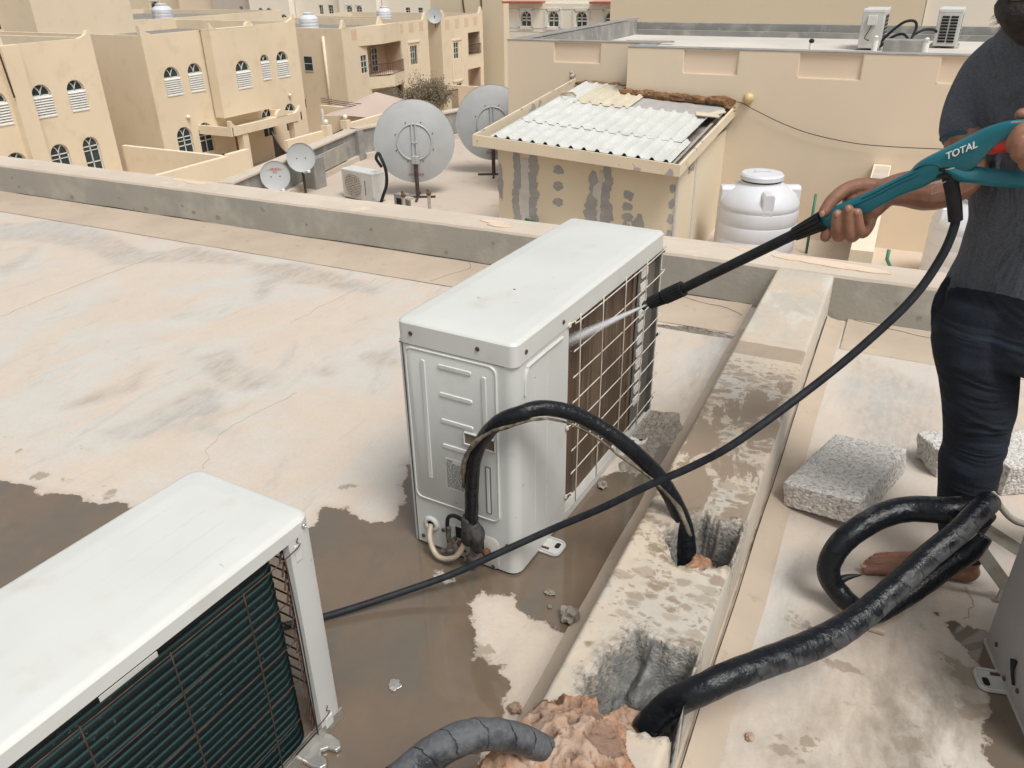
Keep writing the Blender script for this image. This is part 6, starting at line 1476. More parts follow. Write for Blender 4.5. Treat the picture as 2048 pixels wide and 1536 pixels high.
def corr(x0, x1, y0, y1, dz, m, per=.165, seed=0, skew=0):
    n = int((x1 - x0) / per * 16); top_, bot_ = [], []
    for i in range(n + 1):
        x = x0 + (x1 - x0) * i / n; ph = (x / per) % 1; h = .030 * min(1, max(0, (1 - abs(ph - .5) / .20) * 1.8))
        j = .01 * noise.noise(Vector((x * 3, seed, 0)))
        top_.append((x, y0 + j, h)); bot_.append((x + skew, y1 + j, h))
    rings = []
    for k in range(5):
        f = k / 4; rings.append([(a[0] + (b_[0] - a[0]) * f, a[1] + (b_[1] - a[1]) * f, zr(a[0], a[1] + (b_[1] - a[1]) * f) + dz + a[2] + .006 * noise.noise(Vector((a[0] * 2, f * 3, seed)))) for a, b_ in zip(top_, bot_)])
    mb = MB().loft(rings, cap=False, closed=False)
    o = build(mb, 'roof_sheet', m, shed); s_ = o.modifiers.new('thickness', 'SOLIDIFY'); s_.thickness = .004; return o
corr(-4.62, -2.34, 8.85, 9.72, -.020, 'sheetw', seed=1); corr(-4.60, -2.40, 9.62, 10.9, -.010, 'sheetw', seed=2)
corr(-4.58, -4.05, 10.8, 11.9, -.008, 'sheetw', seed=5); corr(-4.30, -3.50, 10.75, 11.85, .004, 'sheetc', seed=3)
ps = MB()
build(MB().add([(-4.1, 10.85, zr(-4.1, 10.85) - .02), (-2.35, 10.85, zr(-2.35, 10.85) - .02), (-2.30, 11.54, zr(-2.3, 11.54) - .02), (-3.81, 11.54, zr(-3.8, 11.54) - .02), (-3.81, 12.07, zr(-3.8, 12.07) - .02), (-4.6, 12.07, zr(-4.6, 12.07) - .02)], [(0, 1, 2, 3, 4, 5)]), 'sealed_strip', 'sealgrey', shed)
build(MB().cbox((-2.42, 10.82, zr(-2.42, 10.8) + .03), (.3, .16, .01), R3(.1, .1, .3)).cbox((-2.32, 10.95, zr(-2.3, 10.9) + .04), (.2, .1, .01), R3(.2, -.2, .5)), 'loose_sheet_scrap', 'sheetc', shed)
random.seed(4); fm = MB()
def foamrope(a, b_, n, r0):
    A, B = Vector(a), Vector(b_)
    for k in range(n):
        f = k / (n - 1); p = A + (B - A) * f; rr_ = r0 * random.uniform(.6, 1.25)
        q = rock((p.x, p.y + random.uniform(-.01, .01), p.z + random.uniform(-.012, .015)), rr_, k, 2, .5, 2.0, (1.7, .8, .8)); fm.add(q.v, q.f)
foamrope((-4.72, 12.06, -.13), (-3.86, 12.06, -.16), 18, .045); build(fm, 'foam_sealing', 'foamdark', shed, smooth='auto'); fm = MB(); foamrope((-3.76, 11.50, -.15), (-2.30, 11.50, -.21), 34, .058); foamrope((-2.35, 11.48, -.22), (-2.22, 11.40, -.30), 4, .035)
build(fm, 'foam_sealing', 'foamdark', shed, smooth='auto')
coil_ = MB(); coil_.tube([(-4.45 + .12 * math.cos(t) * (1 - .02 * t), 10.95 + .10 * math.sin(t), zr(-4.45, 10.95) + .03 + .002 * t) for t in [k * .35 for k in range(50)]], .006, 4)
tag(build(coil_, 'coiled_wire', 'cablew'), 'small coil of pale wire lying on the shed roof sheets', 'wire')
for pts, lab in (([(-4.66, 9.05, -1.47), (-5.6, 9.1, -1.60), (-6.6, 9.6, -1.93)], 'grey pipe running left from the shed corner across the lower roof'), ):
    tag(build(MB().tube(pts, .018, 8, 4), 'conduit', 'bracket', smooth=True), lab, 'pipe')
tag(build(MB().tube([(-4.66, 9.04, -1.50), (-4.95, 9.0, -1.75), (-5.1, 8.9, -1.99)], .018, 8, 2), 'water_pipe', 'green', smooth=True), 'green pipe slanting down from the shed left corner', 'pipe')
tag(build(MB().tube([(-4.23, 9.04, -1.42), (-4.1, 9.02, -1.43), (-3.95, 9.0, -1.46), (-3.93, 9.0, -1.56)], .018, 8, 1), 'water_pipe', 'green', smooth=True), 'short green pipe with elbow low on the shed front wall', 'pipe')

# ------------------------------------------------------------------ water tanks, partition
def tank(loc_, R_, H, label, lugs=True, grp='white water tanks'):
    t = thing('water_tank', label, 'water tank', loc_, .4, grp)
    pr = [(R_ * .96, 0)]; z = 0
    for k in range(4):
        z0 = H * .62 * k / 4; pr += [(R_ * .995, z0 + .02), (R_ * 1.0, z0 + .06), (R_ * 1.0, z0 + H * .62 / 4 - .03), (R_ * .978, z0 + H * .62 / 4 - .010)]
    pr += [(R_ * 1.0, H * .64), (R_ * .98, H * .68), (R_ * .86, H * .76), (R_ * .66, H * .83), (R_ * .5, H * .865), (R_ * .47, H * .90)]
    build(MB().lathe(pr, n=48), 'body', 'tank', t, world=False, smooth='auto')
    build(MB().lathe([(R_ * .50, H * .90), (R_ * .53, H * .905), (R_ * .53, H * .945), (R_ * .49, H * .965), (.001, H * .972)], n=36), 'lid', 'tank', t, world=False, smooth='auto')
    if lugs:
        build(MB().lathe([(R_ * .475, H * .885), (R_ * .49, H * .885), (R_ * .49, H * .902), (R_ * .475, H * .902)], n=36), 'lid_gasket', 'crack', t, world=False)
        for k in range(4):
            a = k * PI / 2; q = Matrix.Rotation(a, 4, 'Z'); mb = MB()
            prof_ = [(-.075, H * .60), (-.075, H * .80), (-.05, H * .835), (.05, H * .835), (.075, H * .80), (.075, H * .60)]
            mb.prism(prof_, R_ * .55, R_ * .985, lambda a_, c_, h_: tuple(q @ Vector((h_, a_, c_)))); build(mb, 'lifting_lug', 'tank', t, world=False, bevel=.018)
        build(MB().box((-.10, -.012, H * .97), (.10, .012, H * .99)), 'lid_handle', 'tank', t, world=False, bevel=.005)
    return t
tank((-1.555, 10.35, -2.0), .505, 1.18, 'white ribbed water tank with lid against the peach wall beside the shed')
tank((.98, 10.35, -2.0), .545, 1.20, 'white ribbed water tank partly hidden behind the person')
pw = thing('partition_wall', 'narrow cream partition wall running away behind the hands and spray lance', 'wall', (-.2, 8, -2))
build(MB().add([(-.33, 11.54, -2), (-.12, 11.54, -2), (-.05, 5.0, -2), (-.19, 5.0, -2), (-.33, 11.54, -.89), (-.12, 11.54, -.89), (-.05, 5.0, -.075), (-.18, 5.0, -.075)], [(0, 1, 2, 3), (4, 5, 6, 7), (0, 1, 5, 4), (1, 2, 6, 5), (2, 3, 7, 6), (3, 0, 4, 7)]), 'wall_body', 'ntrim', pw)
build(MB().add([(-.29, 11.2, -.84), (-.13, 11.2, -.84), (-.115, 9.5, -.63), (-.265, 9.5, -.63)], [(0, 1, 2, 3)]), 'bare_top_patch', 'partop', pw)
tag(build(MB().tube([(.10, 8.5, -2), (.10, 8.5, -1.28), (.05, 8.5, -1.20), (.05, 8.5, -1.10)], .018, 8, 1), 'water_pipe', 'green', smooth=True), 'green pipe stub with dark cap right of the partition wall', 'pipe')
tag(build(MB().tube([(-.93, 10.9, -2), (-.93, 10.9, -1.2)], .018, 8), 'water_pipe', 'green', smooth=True), 'thin green pipe rising beside the nearer water tank', 'pipe')

# ------------------------------------------------------------------ satellite dishes
def dish(loc_, R_, nrm, label, back=True, stand=.9, text=False, mast=None):
    t = thing('satellite_dish', label, 'satellite dish', loc_, 0, 'satellite dishes on the lower roof')
    c = Vector((0, 0, stand)); n = Vector(nrm).normalized()          # n points to where the camera side looks
    q = n.to_track_quat('Z', 'Y').to_matrix().to_4x4(); q.translation = c
    s_ = -1 if back else 1
    prof = [(max(.001, R_ * f), s_ * (.16 * R_ * f * f - .16 * R_)) for f in [k / 12 for k in range(13)]]
    prof = prof + [(R_ * 1.012, prof[-1][1] - .004 * s_), (R_ * 1.012, prof[-1][1] + .012 * s_), (R_ * .995, prof[-1][1] + .01 * s_)]
    build(MB().lathe(prof, tf=q, n=56), 'reflector', 'dish', t, world=False, smooth='auto')
    if back:
        ring_ = [(R_ * .43 + .012 * math.cos(a), .16 * R_ * (1 - .43 ** 2) + .012 + .012 * math.sin(a)) for a in [k * PI / 3 for k in range(7)]]
        build(MB().lathe(ring_, tf=q, n=40), 'mounting_ring', 'dishtrim', t, world=False, smooth=True)
        mb = MB(); 
        for x in (-.032, .032): mb.box((x - .012, -R_ * .43, .16 * R_ + .002), (x + .012, R_ * .45, .16 * R_ + .03), lambda a, b_, z: tuple(q @ Vector((a, b_, z))))
        mb.box((-.05, -.01, .16 * R_ + .03), (.05, .01, .16 * R_ + .045), lambda a, b_, z: tuple(q @ Vector((a, b_, z))))
        build(mb, 'spine', 'dishtrim', t, world=False, bevel=.002)
        for k in range(8):
            a = k * PI / 4 + .39; build(MB().sphere(tuple(q @ Vector((R_ * .5 * math.cos(a), R_ * .5 * math.sin(a), .16 * R_ * .76 + .004))), .011, 4), 'bolt', 'iron', t, world=False)
        build(MB().cbox(tuple(q @ Vector((0, -R_ * .42, .16 * R_ + .04))), (.11, .09, .13)), 'tilt_mount', 'dishtrim', t, world=False, bevel=.01)
        p = q @ Vector((0, -R_ * .42, .16 * R_ + .04)); p0 = Vector((p.x, p.y, p.z + .02))
        build(MB().tube([p0, (p.x, p.y, .02)], .034, 12), 'pole', 'pole', t, world=False, smooth='auto')
        for k in range(4):
            a = k * PI / 2 + .45; build(MB().cbox((p.x + .15 * math.cos(a), p.y + .15 * math.sin(a), .018), (.3, .035, .03), R3(0, 0, a)), 'foot_bar', 'pole', t, world=False)
        text_mesh('STARGOLD', .05, 'redink', 'lettering', world_of(t) @ q @ frame_matrix((0, -R_ * .80, .16 * R_ * (1 - .64) + .006), (1, 0, 0), (0, 1, .25)), t, ext=.001)
    else:
        for dx in (-.12, .12):
            for dy in (-.26, -.02): build(MB().sphere(tuple(q @ Vector((dx * R_ / .4, dy * R_ / .4, -.14 * R_))), .011, 4), 'bolt', 'iron', t, world=False)
        build(MB().tube([tuple(q @ Vector((0, -R_ * .15, -.16 * R_ - .035))), tuple(q @ Vector((0, -R_ * .4, -.16 * R_ - .06))), (-n.x * .12, -n.y * .12, stand - R_ * .8), (-n.x * .12, -n.y * .12, 0)], .022, 8), 'mast', 'pole', t, world=False)
        build(MB().tube([tuple(q @ Vector((0, -R_ * .98, -.02))), tuple(q @ Vector((R_ * .12, -R_ * 1.1, R_ * .25))), tuple(q @ Vector((R_ * .4, -R_ * 1.02, R_ * .45)))], .009, 6, 4), 'feed_arm', 'dishtrim', t, world=False)
        build(MB().sphere(tuple(q @ Vector((R_ * .42, -R_ * 1.0, R_ * .46))), .028, 6, (1.2, 1, 1)), 'receiver', 'wframe', t, world=False, smooth=True)
        if text:
            text_mesh('STARGOLD', R_ * .22, 'redink', 'lettering', world_of(t) @ q @ frame_matrix((0, R_ * .45, -.16 * R_ * .75 + .006), (1, 0, 0), (0, 1, -.1)), t, ext=.0005)
            build(MB().lathe([(R_ * .13, .0), (R_ * .13, .001), (R_ * .10, .001), (R_ * .10, 0)], tf=q @ Matrix.Translation((0, R_ * .25, -.16 * R_ * .9 + .006)) @ Matrix.Diagonal((1, .5, 1, 1)), n=20), 'emblem', 'redink', t, world=False)
    return t
dish((-7.42, 11.48, -2.0), .665, (.50, -.80, .10), 'large grey dish seen from behind on a dark pole, nearest big one', stand=.90)
dish((-6.98, 13.48, -2.0), .66, (.47, -.82, .10), 'large grey dish seen from behind, half hidden by the shed corner', stand=.92)
dish((-9.26, 10.75, -2.0), .238, (.62, -.74, .22), 'small round grey dish with receiver in front of the grey roof wall', back=False, stand=.635)
dish((-9.11, 9.9, -2.0), .232, (.62, -.74, .22), 'small grey dish with red lettering just above the parapet', back=False, stand=.52, text=True)

# small condenser and services on the lower roof
sm = thing('air_conditioner', 'small white condenser with round fan grille on the lower roof', 'air conditioner', (-8.52, 10.85, -2), math.radians(-12))
build(MB().box((0, 0, .02), (.76, .27, .48)), 'casing', 'white2', sm, bevel=.012, **loc); build(MB().box((-.004, -.004, .465), (.764, .274, .50)), 'top_cover', 'white', sm, bevel=.01, **loc)
qf = Matrix.Rotation(PI / 2, 4, 'X'); qf.translation = (.27, -.004, .245)
build(MB().lathe([(.001, -.002), (.205, -.002)], tf=qf, n=28), 'fan_opening', 'plate', sm, **loc)
g_ = MB(); [g_.lathe([(r_ - .004, .0), (r_, .004), (r_ + .004, 0)], tf=qf, n=28) for r_ in np.arange(.03, .21, .028)]
for k in range(14): g_.box((.07, -.012, .06 + k * .028), (.47, -.009, .068 + k * .028))
build(g_, 'fan_grille', 'grille', sm, **loc); build(MB().box((.56, -.006, .12), (.575, -.001, .36)), 'louver_slot', 'plate', sm, **loc)
build(MB().tube([(.74, -.01, .1), (.80, -.05, .12), (.84, 0, .04)], .012, 6, 4), 'cable', 'bracket', sm, smooth=True, **loc)
pipe('insulated_pipe', [(-7.72, 10.9, -1.42), (-7.74, 10.8, -1.27), (-7.62, 10.7, -1.16), (-7.5, 10.6, -1.20), (-7.43, 10.6, -1.40), (-7.44, 10.6, -1.62), (-7.52, 10.6, -1.80), (-7.60, 10.6, -1.97)], .026, 'rubber', 'black pipe looping up beside the small condenser on the lower roof', 'pipe', 8, 6)
bx_ = thing('electrical_box', 'open rusty meter box near the dish pole on the lower roof', 'box', (-7.1, 10.4, -2), -.25)
build(MB().box((-.1, 0, 0), (.12, .16, .30)), 'case', 'concgrey', bx_, bevel=.006, **loc); build(MB().box((-.04, -.004, .12), (.07, .002, .24)), 'opening', 'hole', bx_, **loc); build(MB().box((.08, -.01, .24), (.24, .12, .27)), 'bent_lid', 'bracket', bx_, **loc)
for x, y, h, lab in ((-6.83, 10.15, .36, 'short grey standpipe beside the meter box'), (-6.40, 10.2, .42, 'grey standpipe with brown cap right of the dish pole')):
    t = thing('standpipe', lab, 'pipe', (x, y, -2)); build(MB().tube([(0, 0, 0), (0, 0, h)], .026, 8), 'pipe', 'bracket', t, world=False, smooth='auto'); build(MB().sphere((0, 0, h + .01), .042, 5, (1, 1, .8)).tube([(0, 0, h), (-.02, 0, h + .07)], .02, 6), 'cap', 'rust', t, world=False, smooth='auto')
tag(build(MB().tube([(-7.6, 10.3, -1.92), (-7.2, 10.1, -1.86), (-6.9, 10.0, -1.88), (-6.6, 10.0, -1.93), (-6.35, 10.0, -1.97)], .022, 8, 5).tube([(-7.55, 10.2, -1.97), (-7.1, 9.95, -1.93), (-6.7, 9.9, -1.95)], .022, 8, 5), 'pipe_run', 'bracket', smooth=True), 'tangle of grey pipes behind the parapet beside the meter box', 'pipe')

# ------------------------------------------------------------------ ground and street
GZ = -8.2
tag(build(MB().box((-600, -100, GZ - .5), (400, 700, GZ)), 'ground', 'soil'), 'sandy ground of the neighbourhood', 'ground', kind='structure')
tag(build(MB().box((-33, 20, GZ), (-26.6, 44, GZ + .01)), 'yard_paving', 'yard'), 'paved yards before the houses', 'paving', kind='structure')
tag(build(MB().box((-60, 76, GZ), (-24, 82.5, GZ + .012)), 'street', 'street'), 'street beyond the houses', 'street', kind='structure')

# ------------------------------------------------------------------ cream houses on the left
def horn(mb, y, z, X, s_=1, h=.38, w_=.6, t=.2):
    pts = [(y, z), (y, z + h), (y + s_ * .12, z + h), (y + s_ * .2, z + h * .55), (y + s_ * .34, z + h * .28), (y + s_ * w_, z)]
    mb.prism(pts, 0, t, FX(X))
def hump(mb, y, z, X, r_=.28, t=.2): mb.prism([(y + r_ * math.cos(a), z + r_ * .9 * math.sin(a)) for a in [k * PI / 8 for k in range(9)]], 0, t, FX(X))
Hx = -33.0
h1 = thing('house', 'cream house at far left with arched windows, cropped by the left edge', 'house', (-38, 20, GZ), 0, 'cream houses across the street')
o1_ = [(20.35, 21.2, -3.88, -2.62), (22.3, 23.2, -3.85, -2.58), (23.95, 24.82, -3.82, -2.58), (22.4, 23.3, -6.95, -5.02), (24.0, 24.85, -6.95, -4.98), (20.4, 21.3, -6.95, -5.0)]
build(facade(MB(), 8, 25.75, GZ, -1.0, [(*o, True) for o in o1_], .22, FX(Hx)), 'front_wall', 'housewall', h1)
for k, o in enumerate(o1_): window(h1, *o, FX(Hx), shutter=o[2] > -4.5)
body(h1, -45, Hx, 8, 25.75, GZ, -1.0, 'housewall', skip='x', name='side_wall')
for y in (25.75, 21.7): mb = MB(); horn(mb, y, -1.0, Hx, -1, .3); build(mb, 'corner_horn', 'housewall', h1)
build(MB().box((Hx, 21.35, GZ), (Hx + .35, 22.1, -1.0)), 'pilaster', 'housewall', h1)
build(MB().tube([(Hx + .38, 21.2, -1.2), (Hx + .38, 21.3, -2.9)], .04, 6), 'pipe', 'iron', h1)
ph = thing('stair_tower', 'tall plain cream rooftop block behind the two left houses with a narrow door', 'building', (-45, 33, -1.6))
build(facade(MB(), -56, -42, -1.6, 4, [(-46.2, -44.9, -1.5, -.05, False)], .3, FY(29.7)), 'front_wall', 'housewall', ph); body(ph, -56, -42, 29.7, 35.9, -1.6, 4, 'housewall', skip='y', name='side_wall')
window(ph, -46.2, -44.9, -1.5, -.05, FY(29.7), False, grid=(1, 2), depth=.25, name='door')

h2 = thing('house', 'cream house with projecting upper bay, arched windows and gate porch', 'house', (-38, 34, GZ), 0, 'cream houses across the street')
o2 = [(29.25, 30.25, -3.87, -2.58), (30.78, 31.72, -3.87, -2.55), (36.05, 36.75, -3.88, -2.6), (37.35, 38.35, -3.9, -2.55), (29.3, 30.3, -6.9, -5.42), (30.75, 31.7, -6.9, -5.42), (35.5, 36.45, -6.9, -5.42), (37.45, 38.4, -6.9, -5.40)]
build(facade(MB(), 28.4, 39.35, GZ, -1.1, [(*o, True) for o in o2], .22, FX(Hx)), 'front_wall', 'housewall', h2)
for o in o2: window(h2, *o, FX(Hx), shutter=o[2] > -4.5)
body(h2, -45, Hx, 28.4, 39.35, GZ, -1.1, 'housewall', skip='x', name='side_wall', para=.5)
bw = (33.35, 34.4, -4.0, -2.65)
mb = facade(MB(), 32.0, 35.3, -5.3, -1.08, [(*bw, True)], .2, FX(-32.3)); mb.box((Hx - .02, 32.0, -5.3), (-32.5, 35.3, -5.29)).box((-32.9, 32.0, -5.3), (-32.301, 32.02, -1.08)).box((-32.9, 35.28, -5.3), (-32.301, 35.3, -1.08)).box((Hx, 32.0, -1.09), (-32.3, 35.3, -1.08)); build(mb, 'bay', 'housewall', h2)
window(h2, *bw, FX(-32.3), shutter=True, depth=.12)
for fn, ar in ((horn, (28.4, -1.1, Hx, 1, .42, .7)), (horn, (32.0, -1.08, -32.3, 1, .3, .5)), (hump, (35.0, -1.12, -32.4, .3)), (horn, (39.35, -1.1, Hx, -1, .4, .7))):
    mb = MB(); fn(mb, *ar); build(mb, 'corner_horn', 'housewall', h2)
for y, z in ((30.2, -5.0), (38.0, -4.95)): build(MB().sphere((Hx + .08, y, z), .1, 6), 'wall_light', 'wframe', h2, smooth=True)
dr_ = build(MB().box((Hx - .05, 33.2, GZ), (Hx + .03, 34.2, -5.9)), 'door', 'door', h2)
mb = MB(); mb.box((Hx, 30.9, -5.93), (-30.9, 36.3, -5.85)); mb.box((-31.0, 30.9, -5.93), (-30.8, 36.3, -5.5)).box((Hx, 30.8, -5.93), (-30.8, 30.95, -5.5)).box((Hx, 36.2, -5.93), (-30.8, 36.35, -5.5))
for y, s_ in ((30.8, 1), (36.35, -1)): horn(mb, y, -5.5, -30.8, s_, .32, .55)
hump(mb, 34.7, -5.52, -30.8, .42)
for y in (31.6, 35.6): mb.box((-31.25, y, GZ), (-30.85, y + .4, -5.93))
build(mb, 'porch', 'housewall', h2)
rb = thing('rooftop_wall', 'low cream rooftop wall behind the houses with white tanks beyond', 'wall', (-44, 42, -1.9)); body(rb, -56, -42.2, 36.0, 49, -2.0, -1.0, 'housewall', para=.3)

h3 = thing('house', 'cream house with angled balcony and pinkish notches under its roof edge', 'house', (-38, 48, GZ), 0, 'cream houses across the street')
F3 = FX(Hx)
bal = (46.15, 50.25, -4.85, -2.95)
o3 = [(45.35, 46.0, -4.55, -3.45, False), (*bal, False), (51.35, 52.25, -4.6, -3.35, False), (46.3, 50.2, GZ, -5.75, False)]
notch = [(44.6 + k * 1.35, 45.15 + k * 1.35, -2.35, -1.95, False) for k in range(7)]
build(facade(MB(), 43.6, 53.9, GZ, -1.75, o3, .12, F3), 'front_wall', 'housewall', h3)
for n_ in notch: build(MB().box((Hx - .01, n_[0], n_[2] - .12), (Hx + .008, n_[1], n_[3] + .1)), 'notch', 'housepink', h3)
body(h3, -46, Hx, 43.6, 53.9, GZ, -1.75, 'housewall', skip='x', name='side_wall', para=.45)
window(h3, 45.35, 46.0, -4.55, -3.45, F3, False, grid=(2, 3), depth=.09); window(h3, 51.35, 51.95, -4.6, -3.35, F3, False, grid=(2, 3), depth=.09)
mb = MB(); X_ = Hx - 1.3; mb.box((X_ - .1, 46.15, -4.9), (X_, 50.25, -2.9)).box((X_, 46.05, -4.9), (Hx - .121, 46.15, -2.9)).box((X_, 50.25, -4.9), (Hx - .121, 50.35, -2.9)).box((X_, 46.15, -4.95), (Hx - .121, 50.25, -4.85)).box((X_, 46.15, -2.95), (Hx - .121, 50.25, -2.90)); build(mb, 'balcony_recess', 'pinkwall', h3)
window(h3, 48.3, 49.0, -4.8, -3.3, FX(X_ + .12), False, grid=(2, 4), depth=.09, name='door')
build(MB().prism([(Hx + .0, 46.1), (Hx + .55, 47.6), (Hx + .75, 48.0), (Hx, 50.4)], -5.6, -4.82, lambda a, c, h: (a, c, h)), 'balcony_front', 'housewall', h3)
build(MB().prism([(Hx + .0, 45.2), (Hx + .45, 47.2), (Hx + .45, 47.6), (Hx, 50.3)], -2.88, -1.75, lambda a, c, h: (a, c, h)), 'bay_head', 'housewall', h3)
rl = MB(); RP = [(Hx, 46.15), (Hx + .7, 47.9), (Hx + .05, 50.3)]
for (a, c), (a2, c2) in zip(RP[:-1], RP[1:]):
    for z in (-4.80, -4.1): rl.tube([(a, c, z), (a2, c2, z)], .03, 5)
    n = int(math.hypot(a2 - a, c2 - c) / .16)
    for k in range(n + 1): f = k / n; rl.tube([(a + (a2 - a) * f, c + (c2 - c) * f, -4.8), (a + (a2 - a) * f, c + (c2 - c) * f, -4.1)], .014, 4)
build(rl, 'railing', 'iron', h3)
build(MB().box((Hx - .6, 46.3, GZ), (Hx - .5, 50.2, -5.7)), 'ground_floor_recess', 'fgrey', h3); window(h3, 48.2, 49.9, -7.4, -6.5, FX(Hx - .42), False, grid=(5, 2), depth=.06)
mb = MB(); strip(mb, [(51.0, -8), (51.0, -3.1), (52.6, -3.1), (52.6, -8)], .12, -.06, .0, F3); build(mb, 'pilaster_trim', 'ntrim', h3)
for y in (43.9, 48.1 - .2, 53.6): build(MB().prism([(y - .28, -1.75), (y, -1.25), (y + .28, -1.75)], 0, .2, FX(Hx + .01)), 'pointed_merlon', 'housewall', h3)
build(MB().tube([(Hx - 1.4, 43.5, -2.2), (Hx - 1.4, 43.5, -7.6)], .09, 8), 'down_pipe', 'ntrim', h3, smooth=True)
window(h3, -36.2, -35.5, -4.3, -3.4, lambda a, b_, d: (a, 43.6 - .06 + d * .3, b_), False, grid=(1, 2), depth=.09); build(MB().box((-37.4, 43.58, -6.6), (-36.5, 43.62, -6.05)), 'dark_opening', 'hole', h3)

h4 = thing('house', 'farthest cream house with stacked balcony and porch openings', 'house', (-38, 59, GZ), 0, 'cream houses across the street')
o4 = [(57.55, 58.3, -4.75, -3.6, False), (57.8, 58.6, -7.9, -6.6, False), (59.9, 61.9, -4.6, -3.05, False), (59.7, 61.9, GZ, -5.75, False)]
n4 = [(56.4 + k * 1.5, 57.0 + k * 1.5, -2.5, -2.05, False) for k in range(4)]
build(facade(MB(), 55.8, 62.45, GZ, -1.75, o4, .12, F3), 'front_wall', 'housewall', h4)
for n_ in n4: build(MB().box((Hx - .01, n_[0], n_[2] - .12), (Hx + .008, n_[1], n_[3] + .1)), 'notch', 'housepink', h4)
body(h4, -46, Hx, 55.8, 62.45, GZ, -1.75, 'housewall', skip='x', name='side_wall', para=.45)
for o in o4[:2]: window(h4, *o[:4], F3, False, grid=(2, 3), depth=.09)
mb = MB()
for z0, z1 in ((-4.65, -3.0), (GZ, -5.7)): mb.box((Hx - 1.1, 59.7, z0), (Hx - 1.0, 62.0, z1)); mb.box((Hx - 1.0, 61.9, z0), (Hx - .121, 62.0, z1)).box((Hx - 1.0, 59.6, z0), (Hx - .121, 59.7, z1))
build(mb, 'recess', 'pinkwall', h4); window(h4, 60.1, 60.9, -4.2, -3.3, FX(Hx - .88), False, grid=(2, 3), depth=.08); window(h4, 60.4, 61.2, -7.4, -6.2, FX(Hx - .88), False, grid=(2, 3), depth=.08)
rl = MB()
for z in (-4.6, -3.95): rl.tube([(Hx + .05, 59.9, z), (Hx + .05, 61.95, z)], .03, 5)
for k in range(14): y = 59.9 + 2.05 * k / 13; rl.tube([(Hx + .05, y, -4.6), (Hx + .05, y, -3.95)], .016, 4)
build(rl, 'railing', 'iron', h4)
mb = MB(); strip(mb, [(57.25, -6.4), (57.25, -3.4), (58.75, -3.4), (58.75, -6.4), (57.25, -6.4)], .12, -.06, 0, F3); build(mb, 'pilaster_trim', 'ntrim', h4)
for y in (56.1, 62.2): build(MB().prism([(y - .3, -1.75), (y, -1.25), (y + .3, -1.75)], 0, .2, FX(Hx + .01)), 'pointed_merlon', 'housewall', h4)
for args in (((-36.9, 45.4, -2.15), .62, 1.25, 'white water tank on the roof between the arched houses'), ((-37.2, 54.6, -2.1), .55, 1.2, 'white water tank on the roof of the balcony house'), ((-45.4, 41.2, -1.45), .65, 1.2, 'white water tank farthest left above the low rooftop wall')):
    tank(args[0], args[1], args[2], args[3], False)
def fdish(c, r_, label):
    t = thing('satellite_dish', label, 'satellite dish', c, 0, 'dishes on the far roofs'); q = Vector((.5, -.8, .25)).to_track_quat('Z', 'Y').to_matrix().to_4x4(); q.translation = (0, 0, .8)
    build(MB().lathe([(.01, -.1 * r_), (r_ * .5, -.07 * r_), (r_, .05 * r_)], tf=q, n=20), 'reflector', 'dish', t, world=False, smooth=True); build(MB().tube([(0, 0, .8), (0, .1, 0)], .03, 5), 'pole', 'pole', t, world=False)
fdish((-33.4, 55.6, -2.4), .55, 'small pale dish on the roof corner of the farthest cream house')
fdish((-47, 37.6, -1.3), .55, 'pale dish left of the leftmost roof tank'); fdish((-46.6, 38.9, -1.35), .6, 'pale dish nearest the leftmost roof tank')

# yard walls, gate, street things
def ywall(pts, t, top_, label, name='yard_wall'):
    x, y = pts[0]; o = thing(name, label, 'wall', (x, y, GZ)); mb = MB(); c = MB()
    for a, b_ in zip(pts[:-1], pts[1:]): wallseg(mb, a, b_, t, GZ, top_); wallseg(c, a, b_, t, top_, top_ + .03)
    build(mb, 'wall_body', 'housewall', o); build(c, 'coping', 'ntrim', o); return o
ywall([(-33, 26.0), (-26.9, 26.0)], .2, -5.68, 'cream boundary wall between the two left houses')
ywall([(-26.7, 12), (-26.7, 26.3)], .2, -5.72, 'long cream yard wall just beyond the parapet on the left'); ywall([(-26.7, 26.3), (-26.7, 27.6)], .25, -5.66, 'short cream gate pier wall before the porch', 'gate_wall')
ywall([(-26.7, 30.2), (-26.7, 33.0)], .2, -5.75, 'cream yard wall right of the open black gate')
ywall([(-26.7, 34.9), (-26.7, 46)], .2, -5.72, 'cream yard wall behind the large dishes'); ywall([(-33, 40.6), (-27, 40.6)], .2, -5.9, 'cream cross wall left of the carport canopy')
for k, y in enumerate((33.1, 34.7)):
    t = thing('gate_post', 'cream gate post with white ball, %s of the pair' % ('left' if k == 0 else 'right'), 'post', (-26.6, y, GZ)); build(MB().box((-.2, -.18, 0), (.2, .18, 2.75)), 'shaft', 'housewall', t, world=False); build(MB().sphere((0, 0, 2.9), .13, 6), 'ball', 'wframe', t, world=False, smooth=True)
def iron_gate(loc_, rz, w_, h0, h1_, label):
    t = thing('iron_gate', label, 'gate', loc_, rz); mb = MB(); n = int(w_ / .1)
    for k in range(n + 1): f = k / n; mb.tube([(w_ * f, 0, .1), (w_ * f, 0, h0 + (h1_ - h0) * (f ** 2))], .022, 4)
    mb.tube([(w_ * k / 8, 0, h0 + (h1_ - h0) * (k / 8) ** 2) for k in range(9)], .035, 5).tube([(0, 0, .15), (w_, 0, .15)], .03, 5).tube([(0, 0, .9), (w_, 0, .9)], .025, 5)
    return build(mb, 'bars', 'iron', t, world=False)
iron_gate((-26.7, 30.1, GZ), math.radians(155), 1.5, 1.9, 2.7, 'open black iron gate leaf below the porch'); iron_gate((-28.4, 27.6, GZ), math.radians(80), 1.3, 2.2, 2.0, 'black iron gate leaf near the brown door')
